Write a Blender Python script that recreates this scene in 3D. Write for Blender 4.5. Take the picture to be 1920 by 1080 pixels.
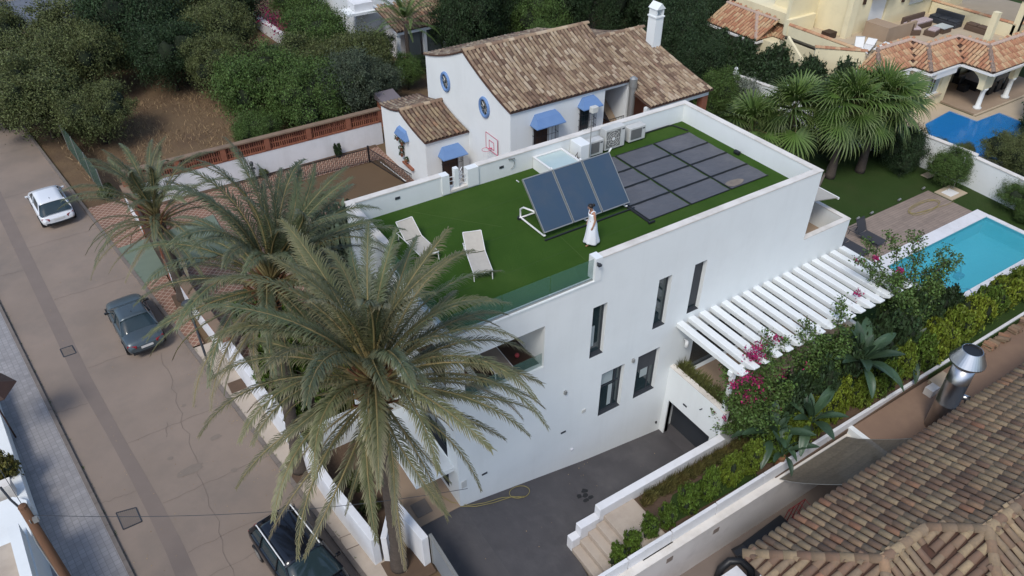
import bpy, bmesh, math, random
import numpy as np
from mathutils import Vector, Matrix, Euler
for o in list(bpy.data.objects): bpy.data.objects.remove(o)
S = bpy.context.scene
C = S.collection
R = math.radians
rng = random.Random(7)
nrg = np.random.default_rng(11)

# ---------------------------------------------------------------- camera, sky, sun, exposure
cam_d = bpy.data.cameras.new('camera'); cam = bpy.data.objects.new('camera', cam_d); C.objects.link(cam)
cam.location = (-7.494, -15.265, 23.153)
yaw, pit = 1.003461, 0.657807
cam.rotation_euler = (math.pi/2 - pit, 0, yaw - math.pi/2)
cam_d.sensor_width = 36; cam_d.lens = 1412.49/1920*36
cam_d.clip_end = 3000; cam_d.clip_start = .1
S.camera = cam
W = bpy.data.worlds.new('World'); S.world = W; W.use_nodes = True
nt = W.node_tree; nt.nodes.clear()
wo = nt.nodes.new('ShaderNodeOutputWorld'); bg = nt.nodes.new('ShaderNodeBackground'); sky = nt.nodes.new('ShaderNodeTexSky')
sky.sky_type = 'NISHITA'; sky.sun_disc = False; sky.sun_elevation = R(52); sky.sun_rotation = R(235)
sky.dust_density = 1.5; sky.air_density = 1.0; sky.ozone_density = 1.0
bg.inputs['Strength'].default_value = .14
nt.links.new(sky.outputs[0], bg.inputs[0]); nt.links.new(bg.outputs[0], wo.inputs[0])
sd = bpy.data.lights.new('sun', 'SUN'); sun = bpy.data.objects.new('sun', sd); C.objects.link(sun)
sd.energy = 1.5; sd.angle = R(17); sd.color = (1, .965, .91)
sun.rotation_euler = (R(90-52), 0, R(-55))
S.view_settings.view_transform = 'Standard'; S.view_settings.look = 'None'
S.view_settings.exposure = 0.45; S.view_settings.gamma = 1
S.render.engine = 'CYCLES'

# ---------------------------------------------------------------- materials
MATS = {}
def mat(name, col, rough=.7, col2=None, scale=3.0, amount=.5, bump=0, bscale=None, metal=0, rand=0, island=0, spec=.4,
        alpha=1, trans=0, streak=0, dirt=0, dscale=.35, dcol=None, stretch=None, emit=None, ramp=None, detail=5):
    if name in MATS: return MATS[name]
    m = bpy.data.materials.new(name); m.use_nodes = True; t = m.node_tree; N = t.nodes; L = t.links
    b = N['Principled BSDF']
    b.inputs['Roughness'].default_value = rough; b.inputs['Metallic'].default_value = metal
    b.inputs['Specular IOR Level'].default_value = spec
    b.inputs['Alpha'].default_value = alpha; b.inputs['Transmission Weight'].default_value = trans
    col = tuple(col)+(1,)
    geo = N.new('ShaderNodeNewGeometry')
    vec = geo.outputs['Position']
    if stretch:
        mp = N.new('ShaderNodeMapping'); L.new(vec, mp.inputs[0]); mp.inputs['Scale'].default_value = stretch[:3]
        if len(stretch) > 3: mp.inputs['Rotation'].default_value = (0, 0, stretch[3])
        vec = mp.outputs[0]
    cur = None
    if ramp:
        src = geo.outputs['Random Per Island']
        if rand:
            oi = N.new('ShaderNodeObjectInfo'); ad = N.new('ShaderNodeMath'); ad.operation = 'ADD'
            L.new(src, ad.inputs[0]); L.new(oi.outputs['Random'], ad.inputs[1])
            fr = N.new('ShaderNodeMath'); fr.operation = 'FRACT'; L.new(ad.outputs[0], fr.inputs[0]); src = fr.outputs[0]
        cr = N.new('ShaderNodeValToRGB'); L.new(src, cr.inputs[0])
        e = cr.color_ramp.elements
        while len(e) < len(ramp): e.new(.5)
        for i, (p, c) in enumerate(ramp): e[i].position = p; e[i].color = tuple(c)+(1,)
        cur = cr.outputs[0]
    if col2 is not None:
        no = N.new('ShaderNodeTexNoise'); no.inputs['Scale'].default_value = scale; no.inputs['Detail'].default_value = detail
        L.new(vec, no.inputs['Vector'])
        mr = N.new('ShaderNodeMapRange'); mr.inputs[1].default_value = .5-amount*.5; mr.inputs[2].default_value = .5+amount*.5
        L.new(no.outputs[0], mr.inputs[0])
        mx = N.new('ShaderNodeMix'); mx.data_type = 'RGBA'
        L.new(mr.outputs[0], mx.inputs[0])
        if cur is None: mx.inputs[6].default_value = col
        else: L.new(cur, mx.inputs[6])
        mx.inputs[7].default_value = tuple(col2)+(1,)
        if ramp:
            mm = N.new('ShaderNodeMath'); mm.operation = 'MULTIPLY'; mm.inputs[1].default_value = .55
            L.new(mr.outputs[0], mm.inputs[0]); L.new(mm.outputs[0], mx.inputs[0])
        cur = mx.outputs[2]
    if dirt:
        no = N.new('ShaderNodeTexNoise'); no.inputs['Scale'].default_value = dscale; no.inputs['Detail'].default_value = 8
        no.inputs['Roughness'].default_value = .65
        L.new(geo.outputs['Position'], no.inputs['Vector'])
        mr = N.new('ShaderNodeMapRange'); mr.inputs[1].default_value = .48; mr.inputs[2].default_value = .75; mr.inputs[4].default_value = dirt
        L.new(no.outputs[0], mr.inputs[0])
        mx = N.new('ShaderNodeMix'); mx.data_type = 'RGBA'; L.new(mr.outputs[0], mx.inputs[0])
        if cur is None: mx.inputs[6].default_value = col
        else: L.new(cur, mx.inputs[6])
        mx.inputs[7].default_value = tuple(dcol or [c*.45 for c in col[:3]])+(1,)
        cur = mx.outputs[2]
    if streak:
        mp2 = N.new('ShaderNodeMapping'); L.new(geo.outputs['Position'], mp2.inputs[0]); mp2.inputs['Scale'].default_value = (1.1, 1.1, .10)
        no = N.new('ShaderNodeTexNoise'); no.inputs['Scale'].default_value = 1.6; no.inputs['Detail'].default_value = 9; no.inputs['Roughness'].default_value = .7
        L.new(mp2.outputs[0], no.inputs['Vector'])
        mr = N.new('ShaderNodeMapRange'); mr.inputs[1].default_value = .5; mr.inputs[2].default_value = .8; mr.inputs[4].default_value = streak
        L.new(no.outputs[0], mr.inputs[0]); mx = N.new('ShaderNodeMix'); mx.data_type = 'RGBA'; L.new(mr.outputs[0], mx.inputs[0])
        L.new(cur, mx.inputs[6]); mx.inputs[7].default_value = (.36, .35, .32, 1); cur = mx.outputs[2]
    if (island or rand) and not ramp:
        hs = N.new('ShaderNodeHueSaturation')
        if cur is None: hs.inputs['Color'].default_value = col
        else: L.new(cur, hs.inputs['Color'])
        def rng_(src, a, inp, lo=None):
            mr = N.new('ShaderNodeMapRange'); mr.inputs[3].default_value = 1-a; mr.inputs[4].default_value = 1+a
            if lo is not None: mr.inputs[3].default_value, mr.inputs[4].default_value = lo
            L.new(src, mr.inputs[0]); L.new(mr.outputs[0], inp)
        if island:
            rng_(geo.outputs['Random Per Island'], island, hs.inputs['Value'])
            rng_(geo.outputs['Random Per Island'], 0, hs.inputs['Hue'], (.5-.03*island, .5+.02*island))
        else:
            oi = N.new('ShaderNodeObjectInfo'); rng_(oi.outputs['Random'], rand, hs.inputs['Value'])
        cur = hs.outputs[0]
    if cur is None: b.inputs['Base Color'].default_value = col
    else: L.new(cur, b.inputs['Base Color'])
    if bump:
        no = N.new('ShaderNodeTexNoise'); no.inputs['Scale'].default_value = bscale or scale*3; no.inputs['Detail'].default_value = 6
        L.new(vec, no.inputs['Vector'])
        bp = N.new('ShaderNodeBump'); bp.inputs['Strength'].default_value = 1; bp.inputs['Distance'].default_value = bump
        L.new(no.outputs[0], bp.inputs['Height']); L.new(bp.outputs[0], b.inputs['Normal'])
    if emit: b.inputs['Emission Color'].default_value = tuple(emit)+(1,); b.inputs['Emission Strength'].default_value = 1
    MATS[name] = m; return m

def brickmat(name, c1, c2, mortar, bw, bh, msize=.01, rot=0, offset=.5, rough=.85, bump=.004, squash=1, dirt=.35, dcol=None):
    if name in MATS: return MATS[name]
    m = mat(name, c1, rough, c2, 2.0, .5, dirt=dirt, dscale=.5, dcol=dcol)
    t = m.node_tree; N = t.nodes; L = t.links; b = N['Principled BSDF']
    prev = b.inputs['Base Color'].links[0].from_socket
    geo = N.new('ShaderNodeNewGeometry'); mp = N.new('ShaderNodeMapping'); mp.inputs['Rotation'].default_value = (0, 0, rot)
    L.new(geo.outputs['Position'], mp.inputs[0])
    br = N.new('ShaderNodeTexBrick'); L.new(mp.outputs[0], br.inputs['Vector'])
    br.inputs['Scale'].default_value = 1; br.inputs['Brick Width'].default_value = bw; br.inputs['Row Height'].default_value = bh
    br.inputs['Mortar Size'].default_value = msize; br.inputs['Mortar Smooth'].default_value = .2; br.offset = offset
    br.inputs['Color1'].default_value = (.90, .90, .90, 1); br.inputs['Color2'].default_value = (1.07, 1.07, 1.07, 1)
    mu = N.new('ShaderNodeMix'); mu.data_type = 'RGBA'; mu.blend_type = 'MULTIPLY'; mu.inputs[0].default_value = 1
    L.new(prev, mu.inputs[6]); L.new(br.outputs['Color'], mu.inputs[7])
    mx = N.new('ShaderNodeMix'); mx.data_type = 'RGBA'; L.new(br.outputs['Fac'], mx.inputs[0])
    L.new(mu.outputs[2], mx.inputs[6]); mx.inputs[7].default_value = tuple(mortar)+(1,)
    br.inputs['Mortar'].default_value = (1, 1, 1, 1)
    L.new(mx.outputs[2], b.inputs['Base Color'])
    bp = N.new('ShaderNodeBump'); bp.inputs['Distance'].default_value = bump; bp.invert = True
    L.new(br.outputs['Fac'], bp.inputs['Height']); L.new(bp.outputs[0], b.inputs['Normal'])
    return m

M_white = mat('white_render', (.76, .785, .775), .85, (.685, .715, .71), .45, .8, bump=.003, bscale=40, streak=.10, dirt=.12, dscale=.5, dcol=(.42, .42, .40))
M_white2 = mat('white_painted_masonry', (.74, .74, .75), .85, (.63, .64, .66), .7, .8, bump=.006, bscale=12, streak=.3, dirt=.3, dscale=.6, dcol=(.42, .41, .38))
M_cope = mat('cream_coping', (.74, .71, .66), .8, (.58, .54, .48), 1.2, .7, dirt=.35, dscale=1.2, dcol=(.33, .29, .24))
M_turf = mat('artificial_turf', (.046, .098, .016), .95, (.032, .076, .011), 1.1, .8, bump=.03, bscale=60, spec=.1, dirt=.6, dscale=.35, dcol=(.066, .112, .024))
M_black = mat('black_metal', (.015, .016, .018), .45)
M_anth = mat('anthracite_frame', (.035, .04, .048), .5)
M_dglass = mat('dark_window_glass', (.012, .022, .026), .04, (.03, .05, .055), .8, .9, spec=.7)
M_curtain = mat('white_curtain', (.35, .4, .4), .5, spec=.3)
M_glass = mat('green_tinted_glass', (.10, .24, .20), .03, alpha=.26, spec=.6)
M_glassclear = mat('skylight_glass', (.42, .55, .55), .06, (.55, .65, .63), 2, .8, alpha=.9, spec=.7)
M_solar = mat('collector_glass', (.030, .060, .105), .3, (.042, .068, .095), 1.1, .8, spec=.7, dirt=.5, dscale=1.2, dcol=(.075,.085,.10))
M_alu = mat('aluminium', (.36, .36, .34), .45, metal=.6)
M_whitem = mat('white_metal', (.72, .72, .70), .5)
M_mat = mat('rubber_mat', (.080, .083, .094), .6, (.112, .114, .124), 1.6, .8, bump=.004, bscale=50, dirt=.5, dscale=.9, dcol=(.165, .16, .165), stretch=(1, 6, 1))
M_ac = mat('beige_appliance', (.58, .58, .55), .5, (.48, .48, .45), 3, .6)
M_acgrille = mat('grey_grille', (.16, .16, .15), .6)
M_street = mat('street_concrete', (.265, .208, .166), .92, (.200, .160, .128), .45, .6, bump=.004, bscale=30, dirt=.75, dscale=.33, dcol=(.165, .14, .118))
M_strip = mat('gutter_concrete', (.20, .160, .135), .92, (.165, .133, .112), 1.2, .9, bump=.004, bscale=30)
M_crack = mat('crack_filler', (.172, .138, .114), .95)
M_oil = mat('oil_stain', (.165, .135, .11), .8, (.215, .175, .14), 4, .9)
M_kerb = mat('kerb_stone', (.20, .17, .15), .9, (.14, .12, .10), 3, .8, dirt=.4, dscale=1)
M_pave = mat('pale_pavement', (.47, .41, .34), .92, (.37, .305, .245), 1.0, .9, bump=.003, bscale=20, dirt=.5, dscale=.8, dcol=(.22, .175, .14))
M_tiles = brickmat('grey_pavement_tiles', (.30, .287, .283), (.262, .252, .25), (.19, .182, .178), .2, .2, .009, rot=-.137, offset=0, dirt=.5, bump=.002)
M_road = mat('asphalt', (.13, .145, .17), .9, (.10, .11, .13), 1, .8)
M_drive = mat('dark_stamped_concrete', (.088, .083, .085), .7, (.058, .055, .059), .9, .55, bump=.01, bscale=9, dirt=.6, dscale=.8, dcol=(.125, .118, .118))
M_redbrick = brickmat('clay_paving', (.24, .125, .085), (.19, .10, .07), (.36, .27, .20), .24, .24, .022, rot=.75, offset=0, dirt=.4)
M_greenpave = mat('green_paving', (.16, .20, .15), .9, (.13, .17, .13), 1.5, .8, dirt=.3)
M_tan = mat('tan_tiles', (.36, .27, .19), .85, (.29, .21, .145), 1.5, .8, dirt=.3)
M_dirt = mat('dry_soil', (.095, .058, .034), .98, (.17, .115, .06), .55, .9, bump=.05, bscale=4, dirt=.6, dscale=.3, dcol=(.055, .035, .024))
M_soil = mat('garden_soil', (.07, .045, .03), .98, (.13, .085, .055), 1.2, .9, bump=.03, bscale=8)
M_lawn = mat('lawn', (.024, .052, .010), .95, (.040, .066, .018), .8, .9, bump=.04, bscale=25, spec=.15, dirt=.5, dscale=.5, dcol=(.05, .058, .022))
M_deck = brickmat('deck_boards', (.30, .235, .19), (.24, .19, .155), (.16, .125, .10), 1.8, .15, .008, offset=.4, dirt=.3)
M_pool = mat('pool_mosaic', (.085, .44, .52), .5, (.05, .32, .41), .55, .9, dirt=.4, dscale=.5, dcol=(.12,.50,.56))  # mottled tones paint the water's light ripples into the floor colour
M_pool2 = mat('deep_blue_mosaic', (.02, .24, .52), .5, (.018, .20, .46), .7, .8)
M_water = mat('water', (.10, .60, .72), .03, alpha=.26, bump=.03, bscale=3.5, spec=.6)
M_water2 = mat('deep_blue_water', (.015, .22, .55), .03, alpha=.3, bump=.006, bscale=2.5, spec=.5)
M_yellow = mat('yellow_render', (.78, .70, .47), .9, (.70, .62, .41), .6, .8, dirt=.25, dscale=.8)
M_cream = mat('cream_paving', (.50, .41, .29), .85, (.42, .34, .24), 1.2, .8, dirt=.2)
M_terr = mat('terracotta_screed', (.235, .155, .108), .92, (.19, .122, .084), .9, .9, dirt=.4, dscale=.7, dcol=(.32, .215, .14))
M_beigew = mat('beige_masonry', (.60, .57, .55), .9, (.50, .47, .45), 1.0, .9, dirt=.45, dscale=.8, stretch=(1, 1, .3))
M_blue = mat('blue_paint', (.115, .215, .42), .6, (.15, .255, .46), 2, .7)
M_wood = mat('dark_wood', (.055, .028, .018), .6, (.035, .018, .012), 6, .8)
M_iron = mat('wrought_iron', (.012, .011, .014), .5)
M_brick = mat('red_brick', (.27, .105, .06), .9, (.20, .075, .045), 4, .8, island=.25)
M_bcope = mat('weathered_clay_coping', (.24, .165, .11), .9, (.17, .12, .085), 2.5, .9, dirt=.5, dscale=1.5)
M_steel = mat('stainless_steel', (.55, .55, .56), .3, metal=1, bump=.002, bscale=4)
M_pole = mat('weathered_timber', (.17, .085, .045), .85, (.10, .052, .03), 5, .9, stretch=(6, 6, .6))
M_rope = mat('yellow_hose', (.30, .25, .09), .6)
M_skin = mat('skin', (.42, .22, .14), .5)
M_hair = mat('dark_hair', (.012, .009, .008), .5)
M_dress = mat('white_cotton', (.78, .80, .84), .8)
M_sling = mat('cream_sling', (.46, .43, .37), .8, (.40, .37, .32), 8, .6)
M_taupe = mat('taupe_cushion', (.22, .18, .14), .85)
M_dsling = mat('charcoal_sling', (.045, .046, .052), .8)
M_rattan = mat('rattan', (.10, .065, .045), .8)
M_cush = mat('mauve_cushion', (.42, .34, .34), .85)
M_pot = mat('terracotta_pot', (.30, .12, .07), .8)
M_net = mat('shade_net', (.185, .165, .125), 1.0, (.10, .085, .07), 9, .8, alpha=.86, spec=0)
M_gfence = mat('green_mesh', (.055, .10, .075), .7, alpha=.6)
M_deadg = mat('dead_grass', (.30, .21, .115), .95, island=.35)
M_grass2 = mat('grass_blades', (.06, .10, .02), .8, island=.4)
TILE_RAMP = [(0, (.12, .075, .052)), (.12, (.20, .115, .075)), (.32, (.245, .165, .102)), (.5, (.225, .165, .11)), (.7, (.28, .20, .122)), (.9, (.36, .27, .16)), (1, (.30, .14, .08))]
M_tile = mat('clay_roof_tile', (.2, .1, .06), .9, (.10, .088, .07), 11, .7, ramp=TILE_RAMP, rand=1, bump=.004, bscale=30)
M_tile_s = mat('clay_roof_tile_stuff', (.2, .1, .06), .9, (.10, .088, .07), 11, .7, ramp=TILE_RAMP, bump=.004, bscale=30)
PR = [(0, (.13, .075, .05)), (.22, (.23, .145, .095)), (.5, (.32, .225, .145)), (.75, (.42, .315, .205)), (.92, (.50, .40, .29)), (1, (.21, .11, .075))]
M_tile_f = mat('weathered_tile_stuff', (.2, .1, .06), .9, (.15, .12, .09), 3, .9, ramp=PR)
YR = [(0, (.30, .095, .045)), (.35, (.40, .17, .085)), (.7, (.48, .28, .15)), (1, (.52, .38, .22))]
M_tile_y = mat('orange_tile_stuff', (.2, .1, .06), .9, (.40, .30, .2), 3, .9, ramp=YR)
M_tilebase = mat('tile_bed', (.10, .045, .03), .95, (.065, .045, .035), 6, .9)
def leafmat(name, c, isl=.55, trans=0, c2=None):
    m = mat(name, c, .6, c2 or [x*.62 for x in c], .9, .9, island=isl, spec=.25)
    return m
M_leafA = leafmat('leaf_dark_olive', (.105, .120, .038), c2=(.066, .084, .032))
M_leafB = leafmat('leaf_green', (.078, .128, .028), c2=(.050, .088, .024))
M_leafC = leafmat('leaf_deep', (.034, .060, .022), c2=(.020, .038, .016))
M_leafD = leafmat('leaf_yellow_green', (.21, .25, .026), c2=(.085, .125, .016))
M_leafE = leafmat('leaf_bluegrey', (.085, .105, .065), c2=(.05, .072, .045))
M_leafF = leafmat('leaf_bright_shrub', (.105, .165, .022), c2=(.045, .080, .014))
M_big = mat('broad_leaf', (.046, .085, .042), .45, (.028, .056, .028), 2, .8, rand=.3, spec=.5)
M_bract = mat('magenta_bract', (.27, .010, .085), .7, island=.5)
M_bark = mat('bark', (.085, .062, .048), .95, (.05, .036, .028), 8, .9, bump=.03, bscale=14)
M_palmbark = mat('palm_bark', (.105, .083, .066), .95, (.055, .042, .034), 4, .9, bump=.03, bscale=16, stretch=(1, 1, 3))
M_shade_core = mat('crown_shade', (.010, .016, .007), .98, (.02, .03, .012), 3, .9)  # near-black colour paints the shaded inside of crowns

def frondmat(name, g, tip, rand=.28):
    m = mat(name, g, .5, [x*.7 for x in g], 1.3, .9, rand=rand, spec=.35)
    t = m.node_tree; N = t.nodes; L = t.links; b = N['Principled BSDF']
    prev = b.inputs['Base Color'].links[0].from_socket
    at = N.new('ShaderNodeAttribute'); at.attribute_name = 'tt'
    mx = N.new('ShaderNodeMix'); mx.data_type = 'RGBA'; L.new(at.outputs['Fac'], mx.inputs[0]); L.new(prev, mx.inputs[6])
    mx.inputs[7].default_value = tuple(tip)+(1,); L.new(mx.outputs[2], b.inputs['Base Color'])
    return m
M_frond = frondmat('date_palm_leaflets', (.110, .120, .050), (.30, .25, .15), .4)
M_frondg = frondmat('blue_green_leaflets', (.084, .108, .050), (.19, .185, .11), .35)
M_frondo = frondmat('dry_leaflets', (.15, .135, .085), (.28, .22, .15))
M_fan = frondmat('fan_palm_leaf', (.072, .128, .026), (.15, .18, .06), .45)
M_rachis = mat('palm_rachis', (.17, .16, .065), .6, (.22, .15, .06), 2, .8)
M_stub = mat('palm_stubs', (.26, .115, .045), .8, (.14, .075, .04), 4, .9, island=.3)

# ---------------------------------------------------------------- object helpers
class MB:
    def __init__(s): s.v = []; s.f = []
    def quad(s, *p):
        n = len(s.v); s.v += [tuple(q) for q in p]; s.f.append(tuple(range(n, n+len(p)))); return s
    def box(s, x0, y0, z0, x1, y1, z1, M=None):
        if x0 > x1: x0, x1 = x1, x0
        if y0 > y1: y0, y1 = y1, y0
        if z0 > z1: z0, z1 = z1, z0
        n = len(s.v); P = [(x0,y0,z0),(x1,y0,z0),(x1,y1,z0),(x0,y1,z0),(x0,y0,z1),(x1,y0,z1),(x1,y1,z1),(x0,y1,z1)]
        if M is not None: P = [tuple(M @ Vector(p)) for p in P]
        s.v += P
        s.f += [tuple(n+i for i in q) for q in ((3,2,1,0),(4,5,6,7),(0,1,5,4),(1,2,6,5),(2,3,7,6),(3,0,4,7))]; return s
    def prism(s, poly, z0, z1):
        n = len(s.v); k = len(poly)
        a = sum(poly[i][0]*poly[(i+1)%k][1]-poly[(i+1)%k][0]*poly[i][1] for i in range(k))
        if a < 0: poly = poly[::-1]
        f0 = z0 if callable(z0) else (lambda x, y: z0); f1 = z1 if callable(z1) else (lambda x, y: z1)
        s.v += [(x, y, f0(x, y)) for x, y in poly] + [(x, y, f1(x, y)) for x, y in poly]
        s.f.append(tuple(range(n+k-1, n-1, -1))); s.f.append(tuple(range(n+k, n+2*k)))
        for i in range(k): j = (i+1) % k; s.f.append((n+i, n+j, n+k+j, n+k+i))
        return s
    def beam(s, a, b, w, h, up=(0,0,1)):
        a = Vector(a); b = Vector(b); d = b-a; l = d.length; d.normalize()
        u = Vector(up); sd_ = d.cross(u)
        if sd_.length < 1e-4: sd_ = d.cross(Vector((0,1,0)))
        sd_.normalize(); u = sd_.cross(d)
        M = Matrix((( d.x, sd_.x, u.x, a.x),(d.y, sd_.y, u.y, a.y),(d.z, sd_.z, u.z, a.z),(0,0,0,1)))
        return s.box(0, -w/2, -h/2, l, w/2, h/2, M)
    def tube(s, pts, r, seg=8, cap=True):
        pts = [Vector(p) for p in pts]; n0 = len(s.v); k = len(pts)
        rr = r if isinstance(r, (list, tuple)) else [r]*k
        ref = Vector((0,0,1)); prev = None
        for i, p in enumerate(pts):
            d = (pts[min(i+1, k-1)]-pts[max(i-1, 0)])
            if d.length < 1e-6: d = Vector((0,0,1))
            d.normalize()
            if prev is None:
                a = d.cross(ref)
                if a.length < .05: a = d.cross(Vector((1,0,0)))
            else: a = prev - d*prev.dot(d)
            a.normalize(); prev = a; b = d.cross(a)
            for j in range(seg):
                t = 2*math.pi*j/seg; q = p + a*math.cos(t)*rr[i] + b*math.sin(t)*rr[i]; s.v.append(tuple(q))
        for i in range(k-1):
            for j in range(seg):
                j2 = (j+1) % seg; s.f.append((n0+i*seg+j, n0+i*seg+j2, n0+(i+1)*seg+j2, n0+(i+1)*seg+j))
        if cap: s.f.append(tuple(n0+j for j in range(seg))[::-1]); s.f.append(tuple(n0+(k-1)*seg+j for j in range(seg)))
        return s
    def lathe(s, c, prof, seg=16, cap=True):
        c = Vector(c); n0 = len(s.v)
        for r, z in prof:
            for j in range(seg):
                t = 2*math.pi*j/seg; s.v.append((c.x+r*math.cos(t), c.y+r*math.sin(t), c.z+z))
        for i in range(len(prof)-1):
            for j in range(seg):
                j2 = (j+1) % seg; s.f.append((n0+i*seg+j, n0+i*seg+j2, n0+(i+1)*seg+j2, n0+(i+1)*seg+j))
        if cap: s.f.append(tuple(n0+j for j in range(seg))[::-1]); s.f.append(tuple(n0+(len(prof)-1)*seg+j for j in range(seg)))
        return s
    def grid(s, P):  # P[i][j] points
        n0 = len(s.v); a = len(P); b = len(P[0])
        for r in P: s.v += [tuple(p) for p in r]
        for i in range(a-1):
            for j in range(b-1): s.f.append((n0+i*b+j, n0+i*b+j+1, n0+(i+1)*b+j+1, n0+(i+1)*b+j))
        return s
    def xf(s, M): s.v = [tuple(M @ Vector(p)) for p in s.v]; return s
    def mesh(s, name='m', smooth=False):
        me = bpy.data.meshes.new(name); me.from_pydata(s.v, [], s.f)
        if smooth:
            me.polygons.foreach_set('use_smooth', [True]*len(me.polygons))
        me.update(); return me
def obj(name, data, m, parent=None, smooth=False, world=True, loc=None, rot=None, label=None, cat=None, group=None, kind=None, bevel=0, autosmooth=None):
    me = data.mesh(name, smooth) if isinstance(data, MB) else data
    if m is not None and not me.materials: me.materials.append(m)
    o = bpy.data.objects.new(name, me); C.objects.link(o)
    if parent is not None:
        o.parent = parent
        if world and loc is None:   # mesh written in world coordinates under an unrotated parent
            base = Vector(parent.location)
            if parent.parent: base += Vector(parent.parent.location)
            o.location = -base
    if loc is not None: o.location = loc
    if rot is not None: o.rotation_euler = rot
    if label: o['label'] = label
    if cat: o['category'] = cat
    if group: o['group'] = group
    if kind: o['kind'] = kind
    if bevel:
        b = o.modifiers.new('bevel', 'BEVEL'); b.width = bevel; b.segments = 2; b.limit_method = 'ANGLE'; b.angle_limit = R(40)
    return o
def thing(name, label, cat, loc=(0,0,0), rz=0, group=None):
    o = bpy.data.objects.new(name, None); C.objects.link(o); o.empty_display_size = .2
    o.location = loc; o.rotation_euler = (0, 0, rz); o['label'] = label; o['category'] = cat
    if group: o['group'] = group
    return o
def struct(name, data, m, **k): return obj(name, data, m, kind='structure', **k)
def dup(root, loc, rz=0, label=None, scale=None, group=None):
    r = root.copy(); C.objects.link(r); r.location = loc; r.rotation_euler = (0, 0, rz)
    if scale: r.scale = (scale,)*3 if not isinstance(scale, (tuple, list)) else scale
    if label: r['label'] = label
    if group: r['group'] = group
    for ch in list(root.children):
        c = ch.copy(); C.objects.link(c); c.parent = r
        for g in list(ch.children): d = g.copy(); C.objects.link(d); d.parent = c
    return r
def wall(mb, axis, p, t, u0, u1, z0, z1, holes=(), ztop=None):
    """wall lying in plane axis='y' (u=x) or axis='x' (u=y); face at p, thickness t towards +; holes (u0,u1,z0,z1)"""
    us = sorted(set([u0, u1]+[h[0] for h in holes]+[h[1] for h in holes])); zs = sorted(set([z0, z1]+[h[2] for h in holes]+[h[3] for h in holes]))
    us = [u for u in us if u0 <= u <= u1]; zs = [z for z in zs if z0 <= z <= z1]
    def solid(i, j):
        if i < 0 or j < 0 or i >= len(us)-1 or j >= len(zs)-1: return False
        uc = (us[i]+us[i+1])/2; zc = (zs[j]+zs[j+1])/2
        return not any(h[0] < uc < h[1] and h[2] < zc < h[3] for h in holes)
    P = (lambda u, d, z: (u, p+d, z)) if axis == 'y' else (lambda u, d, z: (p+d, u, z))
    fl = axis == 'y'
    def q(a, b, c, d):
        mb.quad(*((a, b, c, d) if fl else (d, c, b, a)))
    for i in range(len(us)-1):
        for j in range(len(zs)-1):
            if not solid(i, j): continue
            a, b, c, d = us[i], us[i+1], zs[j], zs[j+1]
            q(P(a,0,c), P(b,0,c), P(b,0,d), P(a,0,d)); q(P(b,t,c), P(a,t,c), P(a,t,d), P(b,t,d))
            if not solid(i-1, j): q(P(a,t,c), P(a,0,c), P(a,0,d), P(a,t,d))
            if not solid(i+1, j): q(P(b,0,c), P(b,t,c), P(b,t,d), P(b,0,d))
            if not solid(i, j-1): q(P(a,t,c), P(b,t,c), P(b,0,c), P(a,0,c))
            if not solid(i, j+1): q(P(a,0,d), P(b,0,d), P(b,t,d), P(a,t,d))
    return mb
def B(*a): return MB().box(*a)
# ================================================================ SETTING
SX = -.137                                  # the street leans off the house grid
def kr(y): return -4.30+SX*y                # right kerb line
def kl(y): return -10.13+SX*y               # left kerb line
# base ground, one sheet to the horizon with an opening for the sunken ramp
hx0, hx1, hy0, hy1 = -.02, 14.42, -8.5, .1
G = MB()
xs = [-700, hx0, hx1, 900]; ys = [-700, hy0, hy1, 900]
for i in range(3):
    for j in range(3):
        if i == 1 and j == 1: continue
        G.quad((xs[i],ys[j],-.03),(xs[i+1],ys[j],-.03),(xs[i+1],ys[j+1],-.03),(xs[i],ys[j+1],-.03))
struct('ground', G, M_dirt)
y0, y1 = -45, 66
def strip(f0, f1, ya, yb, z, n=12):
    g = []
    for i in range(n+1):
        y = ya+(yb-ya)*i/n; g.append([(f0(y), y, z), (f1(y), y, z)])
    m = MB().grid(g); m.f = [f[::-1] for f in m.f]; return m
struct('street', strip(lambda y: kl(y), lambda y: kr(y), y0, y1, 0), M_street)
sl = [(-12.26,28.22),(-10.95,15.22),(-10.28,10.6),(-9.84,7.27),(-9.5,3.73),(-9.0,-6)]
sr = [(-11.65,28.22),(-10.33,14.9),(-9.72,9.9),(-9.22,6.5),(-8.86,3.2),(-8.3,-6)]
g = MB()
def lerp_(P, y):
    P = sorted(P, key=lambda p: p[1])
    if y <= P[0][1]: a, b = P[0], P[1]
    elif y >= P[-1][1]: a, b = P[-2], P[-1]
    else:
        for a, b in zip(P, P[1:]):
            if a[1] <= y <= b[1]: break
    return a[0]+(b[0]-a[0])*(y-a[1])/(b[1]-a[1])
struct('street_gutter_strip', strip(lambda y: lerp_(sl, y), lambda y: lerp_(sr, y), -30, 60, .004, 40), M_strip)
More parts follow.
